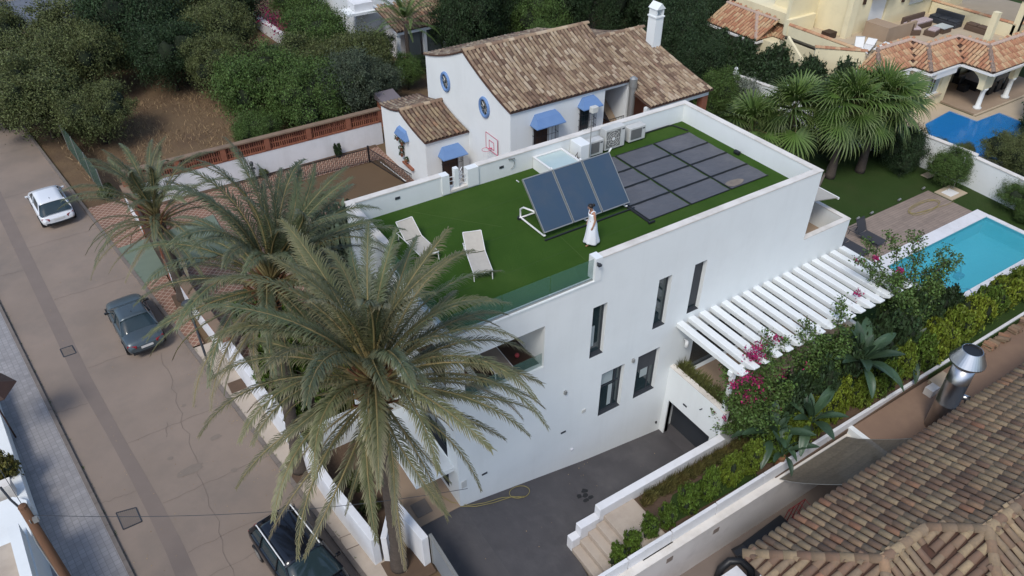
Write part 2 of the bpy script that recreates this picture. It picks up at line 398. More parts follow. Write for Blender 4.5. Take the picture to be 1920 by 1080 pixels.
# joints and cracks between the concrete slabs of the carriageway (sheet 4 mm up)
ck = MB(); cr = random.Random(3)
def crackline(a, b, w=.025, jit=.05, n=14):
    a = Vector(a); b = Vector(b); d = (b-a); nrm = Vector((-d.y, d.x)).normalized(); pts = []
    for i in range(n+1):
        p = a+d*i/n+nrm*(cr.uniform(-jit, jit) if 0 < i < n else 0); pts.append(p)
    for p, q in zip(pts, pts[1:]):
        u = nrm*w*cr.uniform(.4, .7); ck.quad((p.x-u.x,p.y-u.y,.008),(q.x-u.x,q.y-u.y,.008),(q.x+u.x,q.y+u.y,.008),(p.x+u.x,p.y+u.y,.008))
for y in (40, 33.6, 27, 21.3, 15.2, 9.7, 6.0, 3.4, 2.1, -3): crackline((lerp_(sr, y)+.02, y), (kr(y)-.02, y+.1), .02 if y in (9.7, 6.0) else .014)
for y in (36, 25, 13, 7.2, 1.5): crackline((kl(y)+.05, y), (lerp_(sl, y)-.02, y-.1), .02)
crackline((-7.35, 14.5), (-7.8, 1.5), .018, .12, 30)
crackline((-8.1, 10), (-8.3, 9.2), .02, .05, 5)
struct('street_joints', ck, M_crack)
st = MB()
for i, (x, y, a, b) in enumerate([(-6.63,8.13,.24,.13),(-8.42,8.0,.12,.1),(-6.9,10.3,.07,.06),(-7.9,7.0,.5,.22),(-6.5,6.1,.14,.11),(-6.3,5.6,.16,.06),(-7.28,10.6,.1,.08),(-6.9,8.8,.06,.06)]):
    P = []
    for k in range(14):
        t = 2*math.pi*k/14; r = cr.uniform(.8, 1.15); P.append((x+a*r*math.cos(t), y+b*r*math.sin(t), .0085))
    st.quad(*P)
struct('oil_stains', st, M_oil)
# kerbs as stones, one object per side (far too many small stones to pick apart beyond the near end)
def kerb(name, f, w, ya, yb, stone):
    K = MB(); y = ya
    while y < yb:
        a, b = y+.006, y+stone-.006
        K.prism([(f(a), a), (f(b), b), (f(b)+w, b), (f(a)+w, a)], -.02, .12+cr.uniform(-.004, .004)); y += stone
    o = obj(name, K, M_kerb, kind='structure'); return o
kerb('right_kerb', kr, .16, -30, 66, .6)
kerb('left_kerb', lambda y: kl(y)-.14, .14, -30, 66, .6)
struct('right_pavement', strip(lambda y: kr(y)+.16, lambda y: -1.6 if y < -1 else (-3.2-.1*y+ .05), -30, 13.9, .1), M_pave)
struct('left_pavement', strip(lambda y: kl(y)-3.6, lambda y: kl(y)-.14, -30, 62, .11), M_tiles)
struct('finca_pavement', strip(lambda y: kr(y)+.16, lambda y: -5.0-.04*y, 14, 29.5, .1), M_redbrick)
struct('green_driveway', MB().quad((kr(20.2)+.17,20.2,.105),(-2.2,20.8,.105),(-2.2,24.9,.105),(kr(24.2)+.17,24.2,.105)), M_greenpave)
struct('cross_road', B(-80,66.5,-.02,60,76,.02), M_road)
struct('cross_road_pavement', B(-80,76.1,-.02,60,79,.14), M_pave)
def grate(name, label, P, n, across, z=.009):
    """P: 4 corners; bars"""
    cx = sum(p[0] for p in P)/4; cy = sum(p[1] for p in P)/4
    t = thing(name, label, 'drain cover', (cx, cy, z))
    fr = MB(); P3 = [Vector((*p, 0)) for p in P]
    for i in range(4): fr.beam((*P[i], z+.004), (*P[(i+1)%4], z+.004), .045, .012)
    obj('frame', fr, M_anth, t)
    sh = MB().quad(*[(p[0], p[1], z-.002) for p in P]); obj('pit', sh, M_crack, t)
    for i in range(n):
        u = (i+.5)/n
        a = P3[0].lerp(P3[1], u) if across else P3[0].lerp(P3[3], u); b = P3[3].lerp(P3[2], u) if across else P3[1].lerp(P3[2], u)
        obj('bar', MB().beam((a.x, a.y, z+.004), (b.x, b.y, z+.004), .028, .012), M_kerb, t)
grate('storm_grate', 'rusty street drain grate near the low wall with the bush', [(-10.66,6.46),(-10.01,6.32),(-9.95,5.58),(-10.57,5.58)], 10, True)
grate('storm_grate', 'small street drain grate left of the grey saloon car', [(-11.17,17.2),(-10.68,17.19),(-10.59,16.54),(-11.1,16.53)], 6, False)
def cover(label, x, y, w, rz):
    t = thing('manhole_cover', label, 'manhole cover', (x, y, .104), rz)
    obj('plate', MB().box(-w/2,-w/2,0,w/2,w/2,.006), M_pave, t, world=False)
    f = MB()
    for a, b in (((-1,-1),(1,-1)),((1,-1),(1,1)),((1,1),(-1,1)),((-1,1),(-1,-1))):
        f.beam((a[0]*w/2,a[1]*w/2,.006),(b[0]*w/2,b[1]*w/2,.006),.025,.012)
    obj('frame', f, M_crack, t, world=False)
cover('square paved-in cover on the pavement beside the black estate car', -4.0, .75, .55, -.1)
cover('small cover beside the first street palm pit', -4.62, 9.9, .4, -.1)

# ---- raised garden terrain behind and beside the villa
ug = MB()
ug.prism([(19.4,-5.5),(24.15,-5.5),(24.15,7.8),(19.4,7.8)], -.6, .99); ug.prism([(24.15,-5.5),(33.5,-5.5),(33.5,-3.22),(24.15,-3.22)], -.6, .99)
ug.prism([(24.15,.55),(33.5,.55),(33.5,7.8),(24.15,7.8)], -.6, .99); ug.prism([(33.5,-5.5),(90,-5.5),(90,7.8),(33.5,7.8)], -.6, .99)
ug.prism([(16.5,7.8),(90,7.8),(90,22),(33.5,22),(26,16.5),(26,8.2),(16.5,8.0)], -.6, .99)
struct('upper_garden_ground', ug, M_lawn)
struct('garden_bed', MB().prism([(5.3,-5.5),(10,-5.5),(10,-3.38),(5.3,-3.38)], -2.4, .44), M_soil)
struct('garden_bed_slope', MB().prism([(10,-5.5),(19.4,-5.5),(19.4,-3.36),(10,-3.36)], -2.4, lambda x, y: .44+(x-10)/9.4*.55), M_soil)
struct('bed_lawn', MB().quad((5.32,-4.9,.452),(9.9,-5.1,.452),(9.9,-4.1,.452),(6.6,-4.0,.452)), M_lawn)
# ---- driveway ramp
def dz(x): return 0 if x <= 0 else (-1.15*x/5.84 if x < 5.84 else max(-1.15-.6*(x-5.84)/4.11, -1.76))
gr = []
for i in range(41):
    x = -1.75+ (12.9+1.75)*i/40
    gr.append([(x, -5.46 if x < 2.6 else -3.45, dz(x)+.0), (x, .02, dz(x)+.0)])
m = MB().grid(gr); m.f = [f[::-1] for f in m.f]
struct('driveway', m, M_drive)
P = []
for k in range(5):
    x, y = [(4.6,-1.55),(4.75,-1.7),(4.5,-1.75),(4.35,-1.5),(4.7,-1.35)][k]
    q = [(x+.16*cr.uniform(.5,1.1)*math.cos(t*.785), y+.12*cr.uniform(.5,1.1)*math.sin(t*.785)) for t in range(8)]
    P.append([(a, b, dz(a)+.006+k*.002) for a, b in q])
g = MB()
for q in P: g.quad(*q)
struct('driveway_stain', g, M_black)
struct('tan_path', MB().box(-1.75,.0,-.02,0-.002,4.9,.035), M_tan)
obj('utility_cover', B(-1.55,.35,.035,-.95,1.0,.06), M_kerb, label='grey square meter cover set in the tan path by the driveway', cat='cover')

# ================================================================ WHITE VILLA
V = thing('white_villa', 'modern white flat-roofed villa with artificial turf roof in the middle', 'house', (8, 4, 0))
HW, HL, HP, HLd, HR = 7.72, 16.46, 9.0, 8.08, 8.13
T = .24
wins = [(5.52,6.14,4.59,6.93),(8.48,9.10,4.59,6.93),(10.21,10.83,4.59,6.93),(6.20,7.30,1.18,3.45),(7.97,9.08,1.18,3.45)]
rec = (.45,3.52,5.2,7.06)
holes = wins+[rec]
f = MB(); wall(f, 'y', 0, T, 0, HL, -2.3, HLd, holes+[(9.75,10.4,-2.3,-1.9),(10.9,14.2,1.05,3.4),(15.0,18.0,1.05,3.4)])
# parapet portion higher from x=5.48
f2 = MB().box(5.48,0,HLd,HL,T,HP-.05)
wf = obj('front_wall', f, M_white, V); obj('front_parapet', f2, M_white, V)
f = MB(); wall(f, 'y', HW-T, T, 0, HL, -.5, 8.2, []); obj('rear_wall', f, M_white, V)
rp = MB(); rp.box(0,HW-T,8.2,3.83,HW,HP-.05); rp.box(4.98,HW-T,8.2,HL,HW,HP-.05)
rp.box(3.80,HW-T-.06,8.2,4.12,HW+.02,HP+.0); rp.box(4.93,HW-T-.06,8.2,5.42,HW+.02,HP-.02); rp.box(4.40,HW-T+.02,8.2,4.58,HW-.02,HP+.12)
obj('rear_parapet', rp, M_white, V)
obj('gate_sill', B(4.13,HW-T-.05,8.2,4.92,HW+.03,8.3), M_cope, V)
gt = MB()
for z in (8.42,8.6,8.78): gt.beam((4.12,HW-.1,z),(4.40,HW-.1,z-.03),.03,.02); gt.beam((4.58,HW-.1,z-.05),(4.92,HW+.15,z+.12),.03,.02); gt.beam((4.58,HW-.14,z+.1),(4.92,HW-.14,z-.08),.02,.02)
obj('railing', gt, M_whitem, V)
lw = MB(); wall(lw, 'x', 0, T, T, HW-T, -.5, HLd, [(.75,2.9,2.0,3.5),(.8,3.1,.25,1.6),(T+.001,3.2,5.2,7.06)])
lw.box(0,4.5,HLd,T,HW-T,HP-.05)
obj('left_wall', lw, M_white, V)
obj('corner_pillar', B(.0,.0,5.15,.45,.45,7.1).xf(Matrix.Translation((.001,.001,0))), M_white, V)
rw = MB(); wall(rw, 'x', HL-T, T, T, HW-T, 1.0, HP-.05, [(1.0,5.2,4.8,7.0)]); obj('right_wall', rw, M_white, V)
lo = MB(); wall(lo, 'y', 0, T, HL, 19.42, .9, 4.7, [(16.9,18.6,1.05,3.4)])
wall(lo, 'x', 19.42-T, T, T, HW-T, .9, 4.7, []); wall(lo, 'y', HW-T, T, HL, 19.42, .9, 4.7, [])
obj('lower_wing_walls', lo, M_white, V)
# balcony parapet, floor
bp_ = MB(); bp_.box(HL,0,4.7,19.42,.2,5.76); bp_.box(19.22,.2,4.7,19.42,HW,5.76); bp_.box(HL,HW-.2,4.7,19.22,HW,5.76)
bal = obj('balcony_parapet', bp_, M_white, V); 
cp = MB(); cp.box(HL,-.015,5.76,19.435,.215,5.8); cp.box(19.205,.215,5.76,19.435,HW,5.8); obj('balcony_coping', cp, M_cope, V)
obj('balcony_floor', B(HL,.2,4.6,19.22,HW-.2,4.74), M_tan, V)
# parapet copings
cp = MB()
cp.box(5.47,-.02,HP-.05,HL+.02,T+.02,HP); cp.box(HL-T-.02,T+.02,HP-.05,HL+.02,HW-T-.02,HP)
cp.box(-.02,HW-T-.02,HP-.05,3.8,HW+.02,HP); cp.box(5.42,HW-T-.02,HP-.05,HL+.02,HW+.02,HP); cp.box(-.02,4.48,HP-.05,T+.02,HW-T-.02,HP)
obj('parapet_coping', cp, M_cope, V)
obj('parapet_end_post', B(5.44,-.03,HLd,5.72,T+.1,HP+.015), M_white, V)
cp = MB(); cp.box(-.03,-.03,HLd,5.44,.2,HLd+.05); cp.box(-.03,.2,HLd,.2,4.5,HLd+.05); obj('ledge_coping', cp, M_white, V)
obj('roof_slab', B(T,T,7.9,HL-T,HW-T,HR-.02), M_kerb, V)
tf = MB()
n0 = 60
for i in range(n0):
    for j in range(28):
        xa, xb = .2+(HL-T-.2)*i/n0, .2+(HL-T-.2)*(i+1)/n0; ya, yb = .2+(HW-T-.2)*j/28, .2+(HW-T-.2)*(j+1)/28
        tf.quad((xa,ya,HR),(xb,ya,HR),(xb,yb,HR),(xa,yb,HR))
obj('artificial_turf', tf, M_turf, V)
obj('turf_seam', MB().beam((6.05,3.0,HR+.004),(5.9,.9,HR+.004),.012,.004), M_grass2, V); obj('turf_seam', MB().beam((2.2,7.2,HR+.004),(4.6,4.4,HR+.004),.01,.004), M_grass2, V)
for y in (1.9,3.85,5.8): obj('turf_seam', MB().beam((.25,y,HR+.002),(HL-.3,y+.02,HR+.002),.02,.004), mat('seam_green', (.034,.074,.012), .95), V)
# glass balustrade
for (a, b) in ((.12,1.9),(1.93,3.7),(3.73,5.42)):
    obj('glass_panel', B(a,.06,HLd+.03,b,.075,HP-.02), M_glass, V)
for (a, b) in ((.14,2.2),(2.23,4.45)): obj('glass_panel', B(.06,a,HLd+.03,.075,b,HP-.02), M_glass, V)
obj('glass_channel', B(.05,.04,HLd+.05,5.42,.1,HLd+.1), M_alu, V)
# windows
def window(parent, axis, p, u0, u1, z0, z1, depth=.17, split=None, blind=0, frame=M_anth, fw=.06, mull=None, curtain=False, glass=M_dglass, sill=True):
    F = MB(); P = (lambda u0,d0,z0,u1,d1,z1: F.box(u0,p+d0,z0,u1,p+d1,z1)) if axis == 'y' else (lambda u0,d0,z0,u1,d1,z1: F.box(p+d0,u0,z0,p+d1,u1,z1))
    s = 1 if depth > 0 else -1; d0, d1 = depth, depth+.05*s; e = .002
    P(u0+e,d0,z0+e,u0+fw,d1,z1-e); P(u1-fw,d0,z0+e,u1-e,d1,z1-e); P(u0+fw,d0,z0+e,u1-fw,d1,z0+fw); P(u0+fw,d0,z1-fw,u1-fw,d1,z1-e)
    if split: P(u0+fw,d0,split-.03,u1-fw,d1,split+.03)
    if mull: P(mull-.03,d0,z0+fw,mull+.03,d1,z1-fw)
    w = obj('window', F, frame, parent)
    def sub(name, u0,d0,z0,u1,d1,z1, m):
        q = MB(); (q.box(u0,p+d0,z0,u1,p+d1,z1) if axis == 'y' else q.box(p+d0,u0,z0,p+d1,u1,z1))
        o = obj(name, q, m, w); o.location = (0,0,0); return o
    sub('pane', u0+fw,depth+.02*s,z0+fw,u1-fw,depth+.03*s,z1-fw, glass)
    if blind: sub('blind', u0+fw,depth+.004*s,z1-fw-blind,u1-fw,depth+.018*s,z1-fw, M_anth)
    if curtain:
        for (a, b, c, d) in curtain: sub('curtain', a,depth+.008*s,c,b,depth+.017*s,d, M_curtain)
    if sill: sub('sill', u0+.004,.002*s if True else 0,z0+.001,u1-.004,depth,z0+.02, frame)
    return w
window(V,'y',0,*wins[0],curtain=[(5.64,5.8,4.95,5.9)])
window(V,'y',0,*wins[1],curtain=[(8.55,8.68,4.7,5.75)])
window(V,'y',0,*wins[2],blind=2.1)
window(V,'y',0,*wins[3],split=2.55,mull=7.0,curtain=[(6.75,6.94,1.35,2.45),(6.3,6.9,2.65,3.2)])
window(V,'y',0,*wins[4],blind=.95,mull=8.78,curtain=[(8.35,8.72,2.0,2.45)])
window(V,'y',0,10.9,14.2,1.05,3.4,mull=12.5,sill=False); window(V,'y',0,15.0,HL-.02,1.05,3.4,sill=False)
window(V,'y',0,16.9,18.6,1.05,3.4,mull=17.7,sill=False)
window(V,'x',0,.75,2.9,2.0,3.5,mull=1.9); window(V,'x',0,.8,3.1,.25,1.6,mull=2.0)
window(V,'x',HL,1.0,5.2,4.8,7.0,depth=-.17,mull=3.1,sill=False)
# corner recess (upstairs terrace)
r = MB(); r.box(T+.0,T+.0,5.0,3.76,3.3,5.15); obj('recess_floor', r, M_wood, V)
r = MB(); r.box(3.53,T,5.15,3.76,3.3,7.5); r.box(T,3.2,5.15,3.53,3.4,7.5); obj('recess_walls', r, M_white, V)
obj('recess_ceiling', B(T,T,7.07,3.53,3.2,7.3), M_white, V)
obj('recess_door', B(1.6,3.14,5.16,3.3,3.2,7.0), M_black, V)
obj('recess_glass', B(.46,.09,5.16,3.5,.105,5.78), M_glass, V)
# wall fixtures
def fixture(x, z, w, h, m, d=.03, name='wall_vent'): obj(name, B(x-w/2,-d,z-h/2,x+w/2,-.001,z+h/2), m, V)
fixture(4.54,1.28,.22,.07,M_anth); fixture(1.05,1.18,.22,.07,M_anth)
for x, z in ((4.5,3.46),(7.68,3.44)): fixture(x,z,.09,.16,M_alu,.09,'wall_light')
fixture(5.46,1.93,.16,.16,M_ac,.04,'socket_box'); fixture(5.0,0.0,.1,.1,M_white2,.06,'door_bell')
fixture(9.72-.2,-1.1,.06,.1,M_black,.06,'key_switch')
ml = MB(); ml.tube([(10.3,-.05,3.3),(10.3,-.22,3.3)],.03); ml.lathe((10.3,-.22,2.98),[(.02,0),(.08,.05),(.08,.3),(.03,.36)],10); obj('wall_lantern', ml, M_whitem, V, smooth=True)
obj('letter_plate', B(.1,-.03,1.0,.3,-.002,1.35), M_ac, V)
for x, z in ((1.94,8.65),(6.5,8.61)): obj('wall_vent', B(x-.1,HW-T-.02,z-.05,x+.1,HW-T-.001,z+.05), M_anth, V)
tp = MB(); tp.tube([(6.9,HW-T,8.88),(6.9,HW-T-.08,8.88),(7.05,HW-T-.08,8.88)],.018); tp.tube([(6.95,HW-T-.06,8.87),(7.08,HW-T-.08,8.7),(7.05,HW-T-.04,8.5),(6.93,HW-T-.03,8.42)],.012); tp.beam((6.8,HW-T-.05,8.9),(7.1,HW-T-.05,8.86),.03,.03)
obj('roof_tap', tp, M_alu, V)
cm = MB(); cm.tube([(5.5,-.03,8.86),(5.5,-.1,8.86)],.03); cm.box(5.44,-.2,8.8,5.56,-.09,8.88); obj('security_camera', cm, M_anth, V)
# upper balcony on the street side with slatted rail
sb = MB(); sb.box(-1.15,3.4,4.7,0,6.6,4.9); obj('street_balcony', sb, M_white, V)
sb = MB()
for k in range(11): sb.box(-1.15,3.4+.3*k,4.9,-1.1,3.56+.3*k,5.85)
sb.box(-1.16,3.4,5.85,-1.08,6.6,5.92); obj('balcony_rail', sb, M_white, V)
obj('entrance_canopy', B(-1.5,.3,1.72,0,3.9,1.9), M_white, V)
ew = MB(); ew.box(-1.7,4.9,-.02,-.0,5.1,2.4); ew.box(-3.3,5.0,-.02,-1.75,5.15,1.6); obj('entrance_wing_wall', ew, M_white, V)
# garage under the terrace
gw = MB(); wall(gw, 'x', 9.8, T, -3.07, -.001, -2.3, 2.0, [(-2.62,-.25,-2.3,.3)])
gw.box(9.8+T,-3.07,-2.3,19.4,-2.85,1.28); gw.box(19.2,-2.85,-.6,19.4,-.001,1.28)
obj('terrace_walls', gw, M_white, V)
obj('garage_door', B(10.45,-2.8,-2.3,10.5,0,.32), M_anth, V); obj('garage_side', B(10.04,-2.85,-2.3,10.45,-2.7,.5), M_anth, V)
obj('garage_post', B(9.86,-.25,-2.3,10.04,-.13,.3), M_black, V)
obj('garage_soffit', B(10.04,-2.85,.3,10.5,0,.5), M_anth, V)
obj('garage_threshold', B(9.78,-2.95,-1.9,10.45,0,-1.735), M_drive, V)
obj('terrace_floor', B(10.6,-2.85,.5,19.2,0,1.03), M_tan, V)
pl = MB(); pl.box(9.8,-3.09,2.0,10.04,0,2.04); pl.box(10.5,-2.85,1.0,10.6,0,1.9); pl.box(10.04,-3.09,1.28,10.6,-2.83,1.33); obj('planter', pl, M_cope, V)
obj('planter_soil', B(10.04,-2.83,1.0,10.5,0,1.85), M_soil, V)
obj('wall_vent', B(9.77,-1.25,.75,9.799,-1.05,.82), M_anth, V)
lt = MB(); lt.tube([(9.72,-1.95,1.3),(9.74,-2.0,1.35),(9.8,-2.0,1.35)],.02); obj('small_lamp', lt, M_anth, V)
# retractable awning over the balcony
A = thing('awning', 'cream retractable awning over the balcony at the right end of the white villa', 'awning', (16.5,2.8,7.1))
obj('canopy', MB().quad((16.47,.7,7.15),(19.2,.7,6.55),(19.2,5.2,6.55),(16.47,5.2,7.15)).quad((16.47,5.2,7.12),(19.2,5.2,6.52),(19.2,.7,6.52),(16.47,.7,7.12)), M_sling, A)
obj('front_bar', MB().tube([(19.22,.68,6.5),(19.22,5.22,6.5)],.06), M_whitem, A); obj('cassette', B(16.465,.7,7.08,16.62,5.2,7.24), M_whitem, A)
ar = MB(); 
for y in (1.0,4.9): ar.beam((16.6,y,7.0),(19.2,y,6.48),.05,.04)
obj('arm', ar, M_whitem, A)
# pergola: every beam a part
PG = thing('pergola', 'white slatted pergola over the terrace beside the white villa', 'pergola', (14.6,-1.6,4.2))
for k in range(17):
    x = 9.76+.593*k
    m_ = MB(); yv = -3.3
    m_.prism([(x,0-.002),(x+.30,-.002),(x+.30,yv+.12),(x,yv+.12)], 4.14, 4.35)
    m_.prism([(x,yv+.12),(x+.30,yv+.12),(x+.30,yv-.12),(x,yv-.12)], lambda X, Y: 4.14+max(0,(yv+.12-Y))*.6, 4.35)
    obj('slat', m_, M_white, PG, bevel=.015)
obj('cross_beam', B(9.7,-3.0,3.94,19.6,-2.82,4.138), M_white, PG)
for x in (9.82,14.6,19.3): obj('post', B(x,-3.0,1.3,x+.16,-2.84,3.938), M_white, PG)

# ---- retaining wall and steps
RW = thing('retaining_wall', 'low white stepped wall beside the dark driveway ramp', 'wall', (6,-3.2,0))
obj('main_wall', B(3.75,-3.36,-2.3,9.8,-3.06,.9), M_white2, RW, bevel=.02)
obj('step_block', B(2.92,-3.39,-1.2,3.748,-3.09,.5), M_white2, RW, bevel=.02)
obj('step_block', B(2.55,-3.42,-1.0,2.918,-3.12,.1), M_white2, RW, bevel=.02)
SP = thing('garden_steps', 'pale worn steps rising from the driveway to the garden bed', 'steps', (3.5,-4.4,-.5))
obj('landing', B(3.95,-5.5,-1.5,5.3,-3.36,.46), M_pave, SP, bevel=.01)
for k in range(4): obj('step', B(2.55+.35*k,-5.5,-1.5,2.55+.35*(k+1)-.002,-3.43 if k < 1 else -3.4,-.33+.2*k+.0), M_pave, SP, bevel=.012)

# ---- walls along the street
def wallseg(name, label, pts, th, z0, z1, m, cope=None, cat='wall', z1f=None):
    """pts polyline of the outer foot; thickness to the right of travel direction"""
    c = pts[0]; t = thing(name, label, cat, (c[0], c[1], 0))
    for i in range(len(pts)-1):
        a = Vector(pts[i]); b = Vector(pts[i+1]); d = (b-a).normalized(); n = Vector((d.y, -d.x))*th
        zz = z1 if not z1f else z1f[i]
        obj('wall_section', MB().prism([tuple(a), tuple(b-d*.002), tuple(b+n-d*.002), tuple(a+n)], z0, zz), m, t, bevel=.015)
        if cope: obj('coping', MB().prism([tuple(a-n*.12), tuple(b-n*.12), tuple(b+n*1.12), tuple(a+n*1.12)], zz, zz+.05), cope, t)
    return t
wallseg('garden_wall', 'white front garden wall of the modern villa along the pavement', [(-4.63,11.9),(-4.35,9.3),(-4.2,7.6),(-3.95,5.3),(-3.7,2.0),(-3.35,-.55)], .28, -.1, 1.5, M_white2, None, z1f=[1.35,1.15,1.55,1.45,1.5])
wallseg('gate_wall', 'white wall piece between the big palm trunk and the grey gate', [(-2.25,.8),(-1.98,-1.5)], .26, -.1, 1.6, M_white2)
wallseg('return_wall', 'short white wall behind the palm trunk joining the front wall', [(-3.3,-.6),(-2.3,.75)], .2, -.1, 1.45, M_white2)
GT = thing('sliding_gate', 'grey metal sliding gate at the mouth of the dark driveway', 'gate', (-1.85,-3,0))
for k in range(9): obj('slat', B(-1.93,-5.4,.12+.165*k,-1.89,-1.55,.27+.165*k), mat('grey_gate_paint', (.20,.22,.24), .5), GT)
gf = MB(); gf.box(-1.95,-5.42,.08,-1.87,-5.36,1.66); gf.box(-1.95,-1.58,.08,-1.87,-1.52,1.66); gf.box(-1.96,-5.42,1.62,-1.86,-1.5,1.69); obj('gate_frame', gf, M_alu, GT)
il = MB(); il.lathe((-1.98,-1.42,1.3),[(.03,0),(.05,.02),(.05,.08),(.02,.1)],8); il.lathe((-1.98,-1.42,1.15),[(.03,0),(.05,.02),(.05,.08),(.02,.1)],8); obj('intercom', il, M_black, GT)
struct('front_garden_soil', MB().prism([(-4.3,12),(-1.76,12),(-1.76,1.0),(-3.4,.2)], -.02, .05), M_soil)
# boundary wall on the right, with level changes
BW = thing('boundary_wall', 'long pale boundary wall between the hedge and the tiled house', 'wall', (10,-5.6,0))
edges = [(1.0,3.3,.98),(3.34,5.2,1.0),(5.24,7.3,1.0),(7.34,9.7,1.02),(9.73,13.2,1.02),(13.25,17.6,1.06),(17.62,45,1.06)]
for a, b, z in edges: obj('wall_section', B(a,-5.45,-2.4,b,-5.33,z), M_white2, BW)
LB = thing('courtyard_wall', 'broad pinkish masonry ledge wall below the boundary wall', 'wall', (8,-6,0))
obj('ledge', B(-2,-5.72,-2.4,14.4,-5.452,.42), M_beigew, LB)
obj('ledge_coping', B(-2,-5.75,.42,14.4,-5.452,.46), M_cope, LB)
for x, z in ((7.2,.3),(5.0,.35)): obj('wall_patch', B(x-.14,-5.735,z-.5,x+.14,-5.721,z-.25), M_strip, LB)
struct('neighbour_yard', B(-.02,-8.6,-1.9,14.4,-5.72,-1.7), M_strip)
struct('neighbour_terrace', B(14.42,-12,-.03,45,-5.452,.7), M_terr)
obj('terrace_end_wall', B(14.38,-8.2,-1.7,14.6,-5.46,.78), M_white, label='small bluish white wall end with a dark hatch at the end of the terracotta terrace', cat='wall')
obj('hatch', B(14.36,-7.2,.0,14.379,-6.75,.5), M_anth, label='dark square hatch in the small white wall near the shade net', cat='hatch')
# ================================================================ ON THE TURF ROOF
SC = thing('solar_collectors', 'bank of three tilted blue solar collectors on a white tube frame on the turf roof', 'solar collectors', (7.3,3.6,HR))
tb, tt = Vector((0,2.93,8.36)), Vector((0,4.38,9.84))
nv = Vector((0,-(tt.z-tb.z), (tt.y-tb.y))).normalized()
for k in range(3):
    x0 = 5.42+1.31*k; x1 = x0+1.27
    m_ = MB(); n = Vector((0,-nv.y*-1,nv.z))
    def pl4(u, v, h): p = tb.lerp(tt, v); return (x0+(x1-x0)*u, p.y+nv.y*h, p.z+nv.z*h)
    def slab(mb, u0,u1,v0,v1,h0,h1):
        P = [pl4(u0,v0,h0),pl4(u1,v0,h0),pl4(u1,v1,h0),pl4(u0,v1,h0),pl4(u0,v0,h1),pl4(u1,v0,h1),pl4(u1,v1,h1),pl4(u0,v1,h1)]
        n_ = len(mb.v); mb.v += P; mb.f += [tuple(n_+i for i in q) for q in ((3,2,1,0),(4,5,6,7),(0,1,5,4),(1,2,6,5),(2,3,7,6),(3,0,4,7))]
    slab(m_, 0,1,0,.018,0,.09); slab(m_, 0,1,.982,1,0,.09); slab(m_, 0,.022,.018,.982,0,.09); slab(m_, .978,1,.018,.982,0,.09); slab(m_,.022,.978,.018,.982,0,.03)
    c = obj('collector', m_, M_alu, SC); g_ = MB(); slab(g_, .024,.976,.02,.98,.06,.078); q = obj('glass', g_, M_solar, c); q.location = (0,0,0)
fr = MB()
for x in (5.47,7.35,9.2): fr.tube([(x,3.55,8.93),(x,4.3,8.72),(x,4.5,8.55),(x,4.5,8.24),(x,4.4,8.2),(x,2.95,8.24),(x,2.9,8.3)],.035,8)
fr.tube([(5.4,4.45,8.22),(9.3,4.45,8.22)],.03,8)
obj('tube_frame', fr, M_whitem, SC, smooth=True)
ft = MB()
for x in (5.47,7.35,9.2): ft.lathe((x,4.5,HR),[(.12,0),(.12,.08),(.08,.1)],10)
ft.beam((5.4,2.8,HR+.03),(9.5,2.8,HR+.03),.06,.05)
obj('foot', ft, M_black, SC)
vp = MB(); vp.tube([(9.35,4.4,9.8),(9.5,4.42,9.95)],.03); vp.tube([(5.3,4.36,9.8),(5.2,4.36,9.9)],.02); vp.tube([(6.7,4.42,9.88),(6.76,4.42,9.88)],.05); vp.tube([(8.0,4.42,9.88),(8.07,4.42,9.88)],.05)
obj('pipe_fitting', vp, M_whitem, SC)
# flat rubber heating mats: every mat lifts away
mx = [9.36,11.44,13.56,15.70]; my = [1.80,2.96,4.14,5.24,6.46]
rowname = ['front', 'second', 'third', 'rearmost']; colname = ['left column beside the collectors', 'middle column', 'right column']
extra = {(2,0): ' with a big pale water stain', (1,3): '', }
for i in range(3):
    for j in range(4):
        x0, x1, ya, yb = mx[i]+(.05 if i else .04), mx[i+1]-.03, my[j]+.035, my[j+1]-.03
        t = thing('heating_mat', 'black heating mat, %s in the %s%s' % (rowname[j], colname[i], extra.get((i,j), '')), 'heating mat', ((x0+x1)/2,(ya+yb)/2,HR+.006), 0, 'rubber pool heating mats on the turf roof')
        nn = 9; g_ = []
        for a in range(nn+1):
            g_.append([(x0+(x1-x0)*a/nn, ya+(yb-ya)*b/6, HR+.02+.012*math.sin(a*2.1+i+j)*math.sin(b*1.3+i*2)) for b in range(7)])
        m_ = MB().grid(g_); m_.f = [f_[::-1] for f_ in m_.f]
        o = obj('mat_sheet', m_, M_mat, t)
        h_ = MB(); h_.tube([(x0,ya+.0,HR+.03),(x1,ya+.0,HR+.03)],.022,6); h_.tube([(x0,yb,HR+.03),(x1,yb,HR+.03)],.016,6); h_.tube([(x0,ya,HR+.035),(x0,yb,HR+.035)],.028,6)
        obj('header_pipe', h_, M_black, t)
obj('supply_pipe', MB().tube([(9.3,1.7,HR+.03),(9.3,3.1,HR+.03),(9.2,3.2,HR+.03)],.04).tube([(9.22,1.66,HR+.05),(9.5,1.66,HR+.05)],.05), M_black, label='thick black supply pipe at the front left corner of the heating mats', cat='pipe')
obj('supply_pipe', MB().tube([(13.7,7.38,HR+.05),(15.3,7.38,HR+.05),(15.5,7.3,HR+.05),(15.72,6.55,HR+.04)],.03), M_black, label='black pipe along the rear parapet running down to the mats', cat='pipe')
st_ = MB(); P = []
for k in range(16):
    t_ = 2*math.pi*k/16; P.append((14.05+.52*math.cos(t_)*cr.uniform(.85,1.1), 2.12+.2*math.sin(t_)*cr.uniform(.8,1.1), HR+.041))
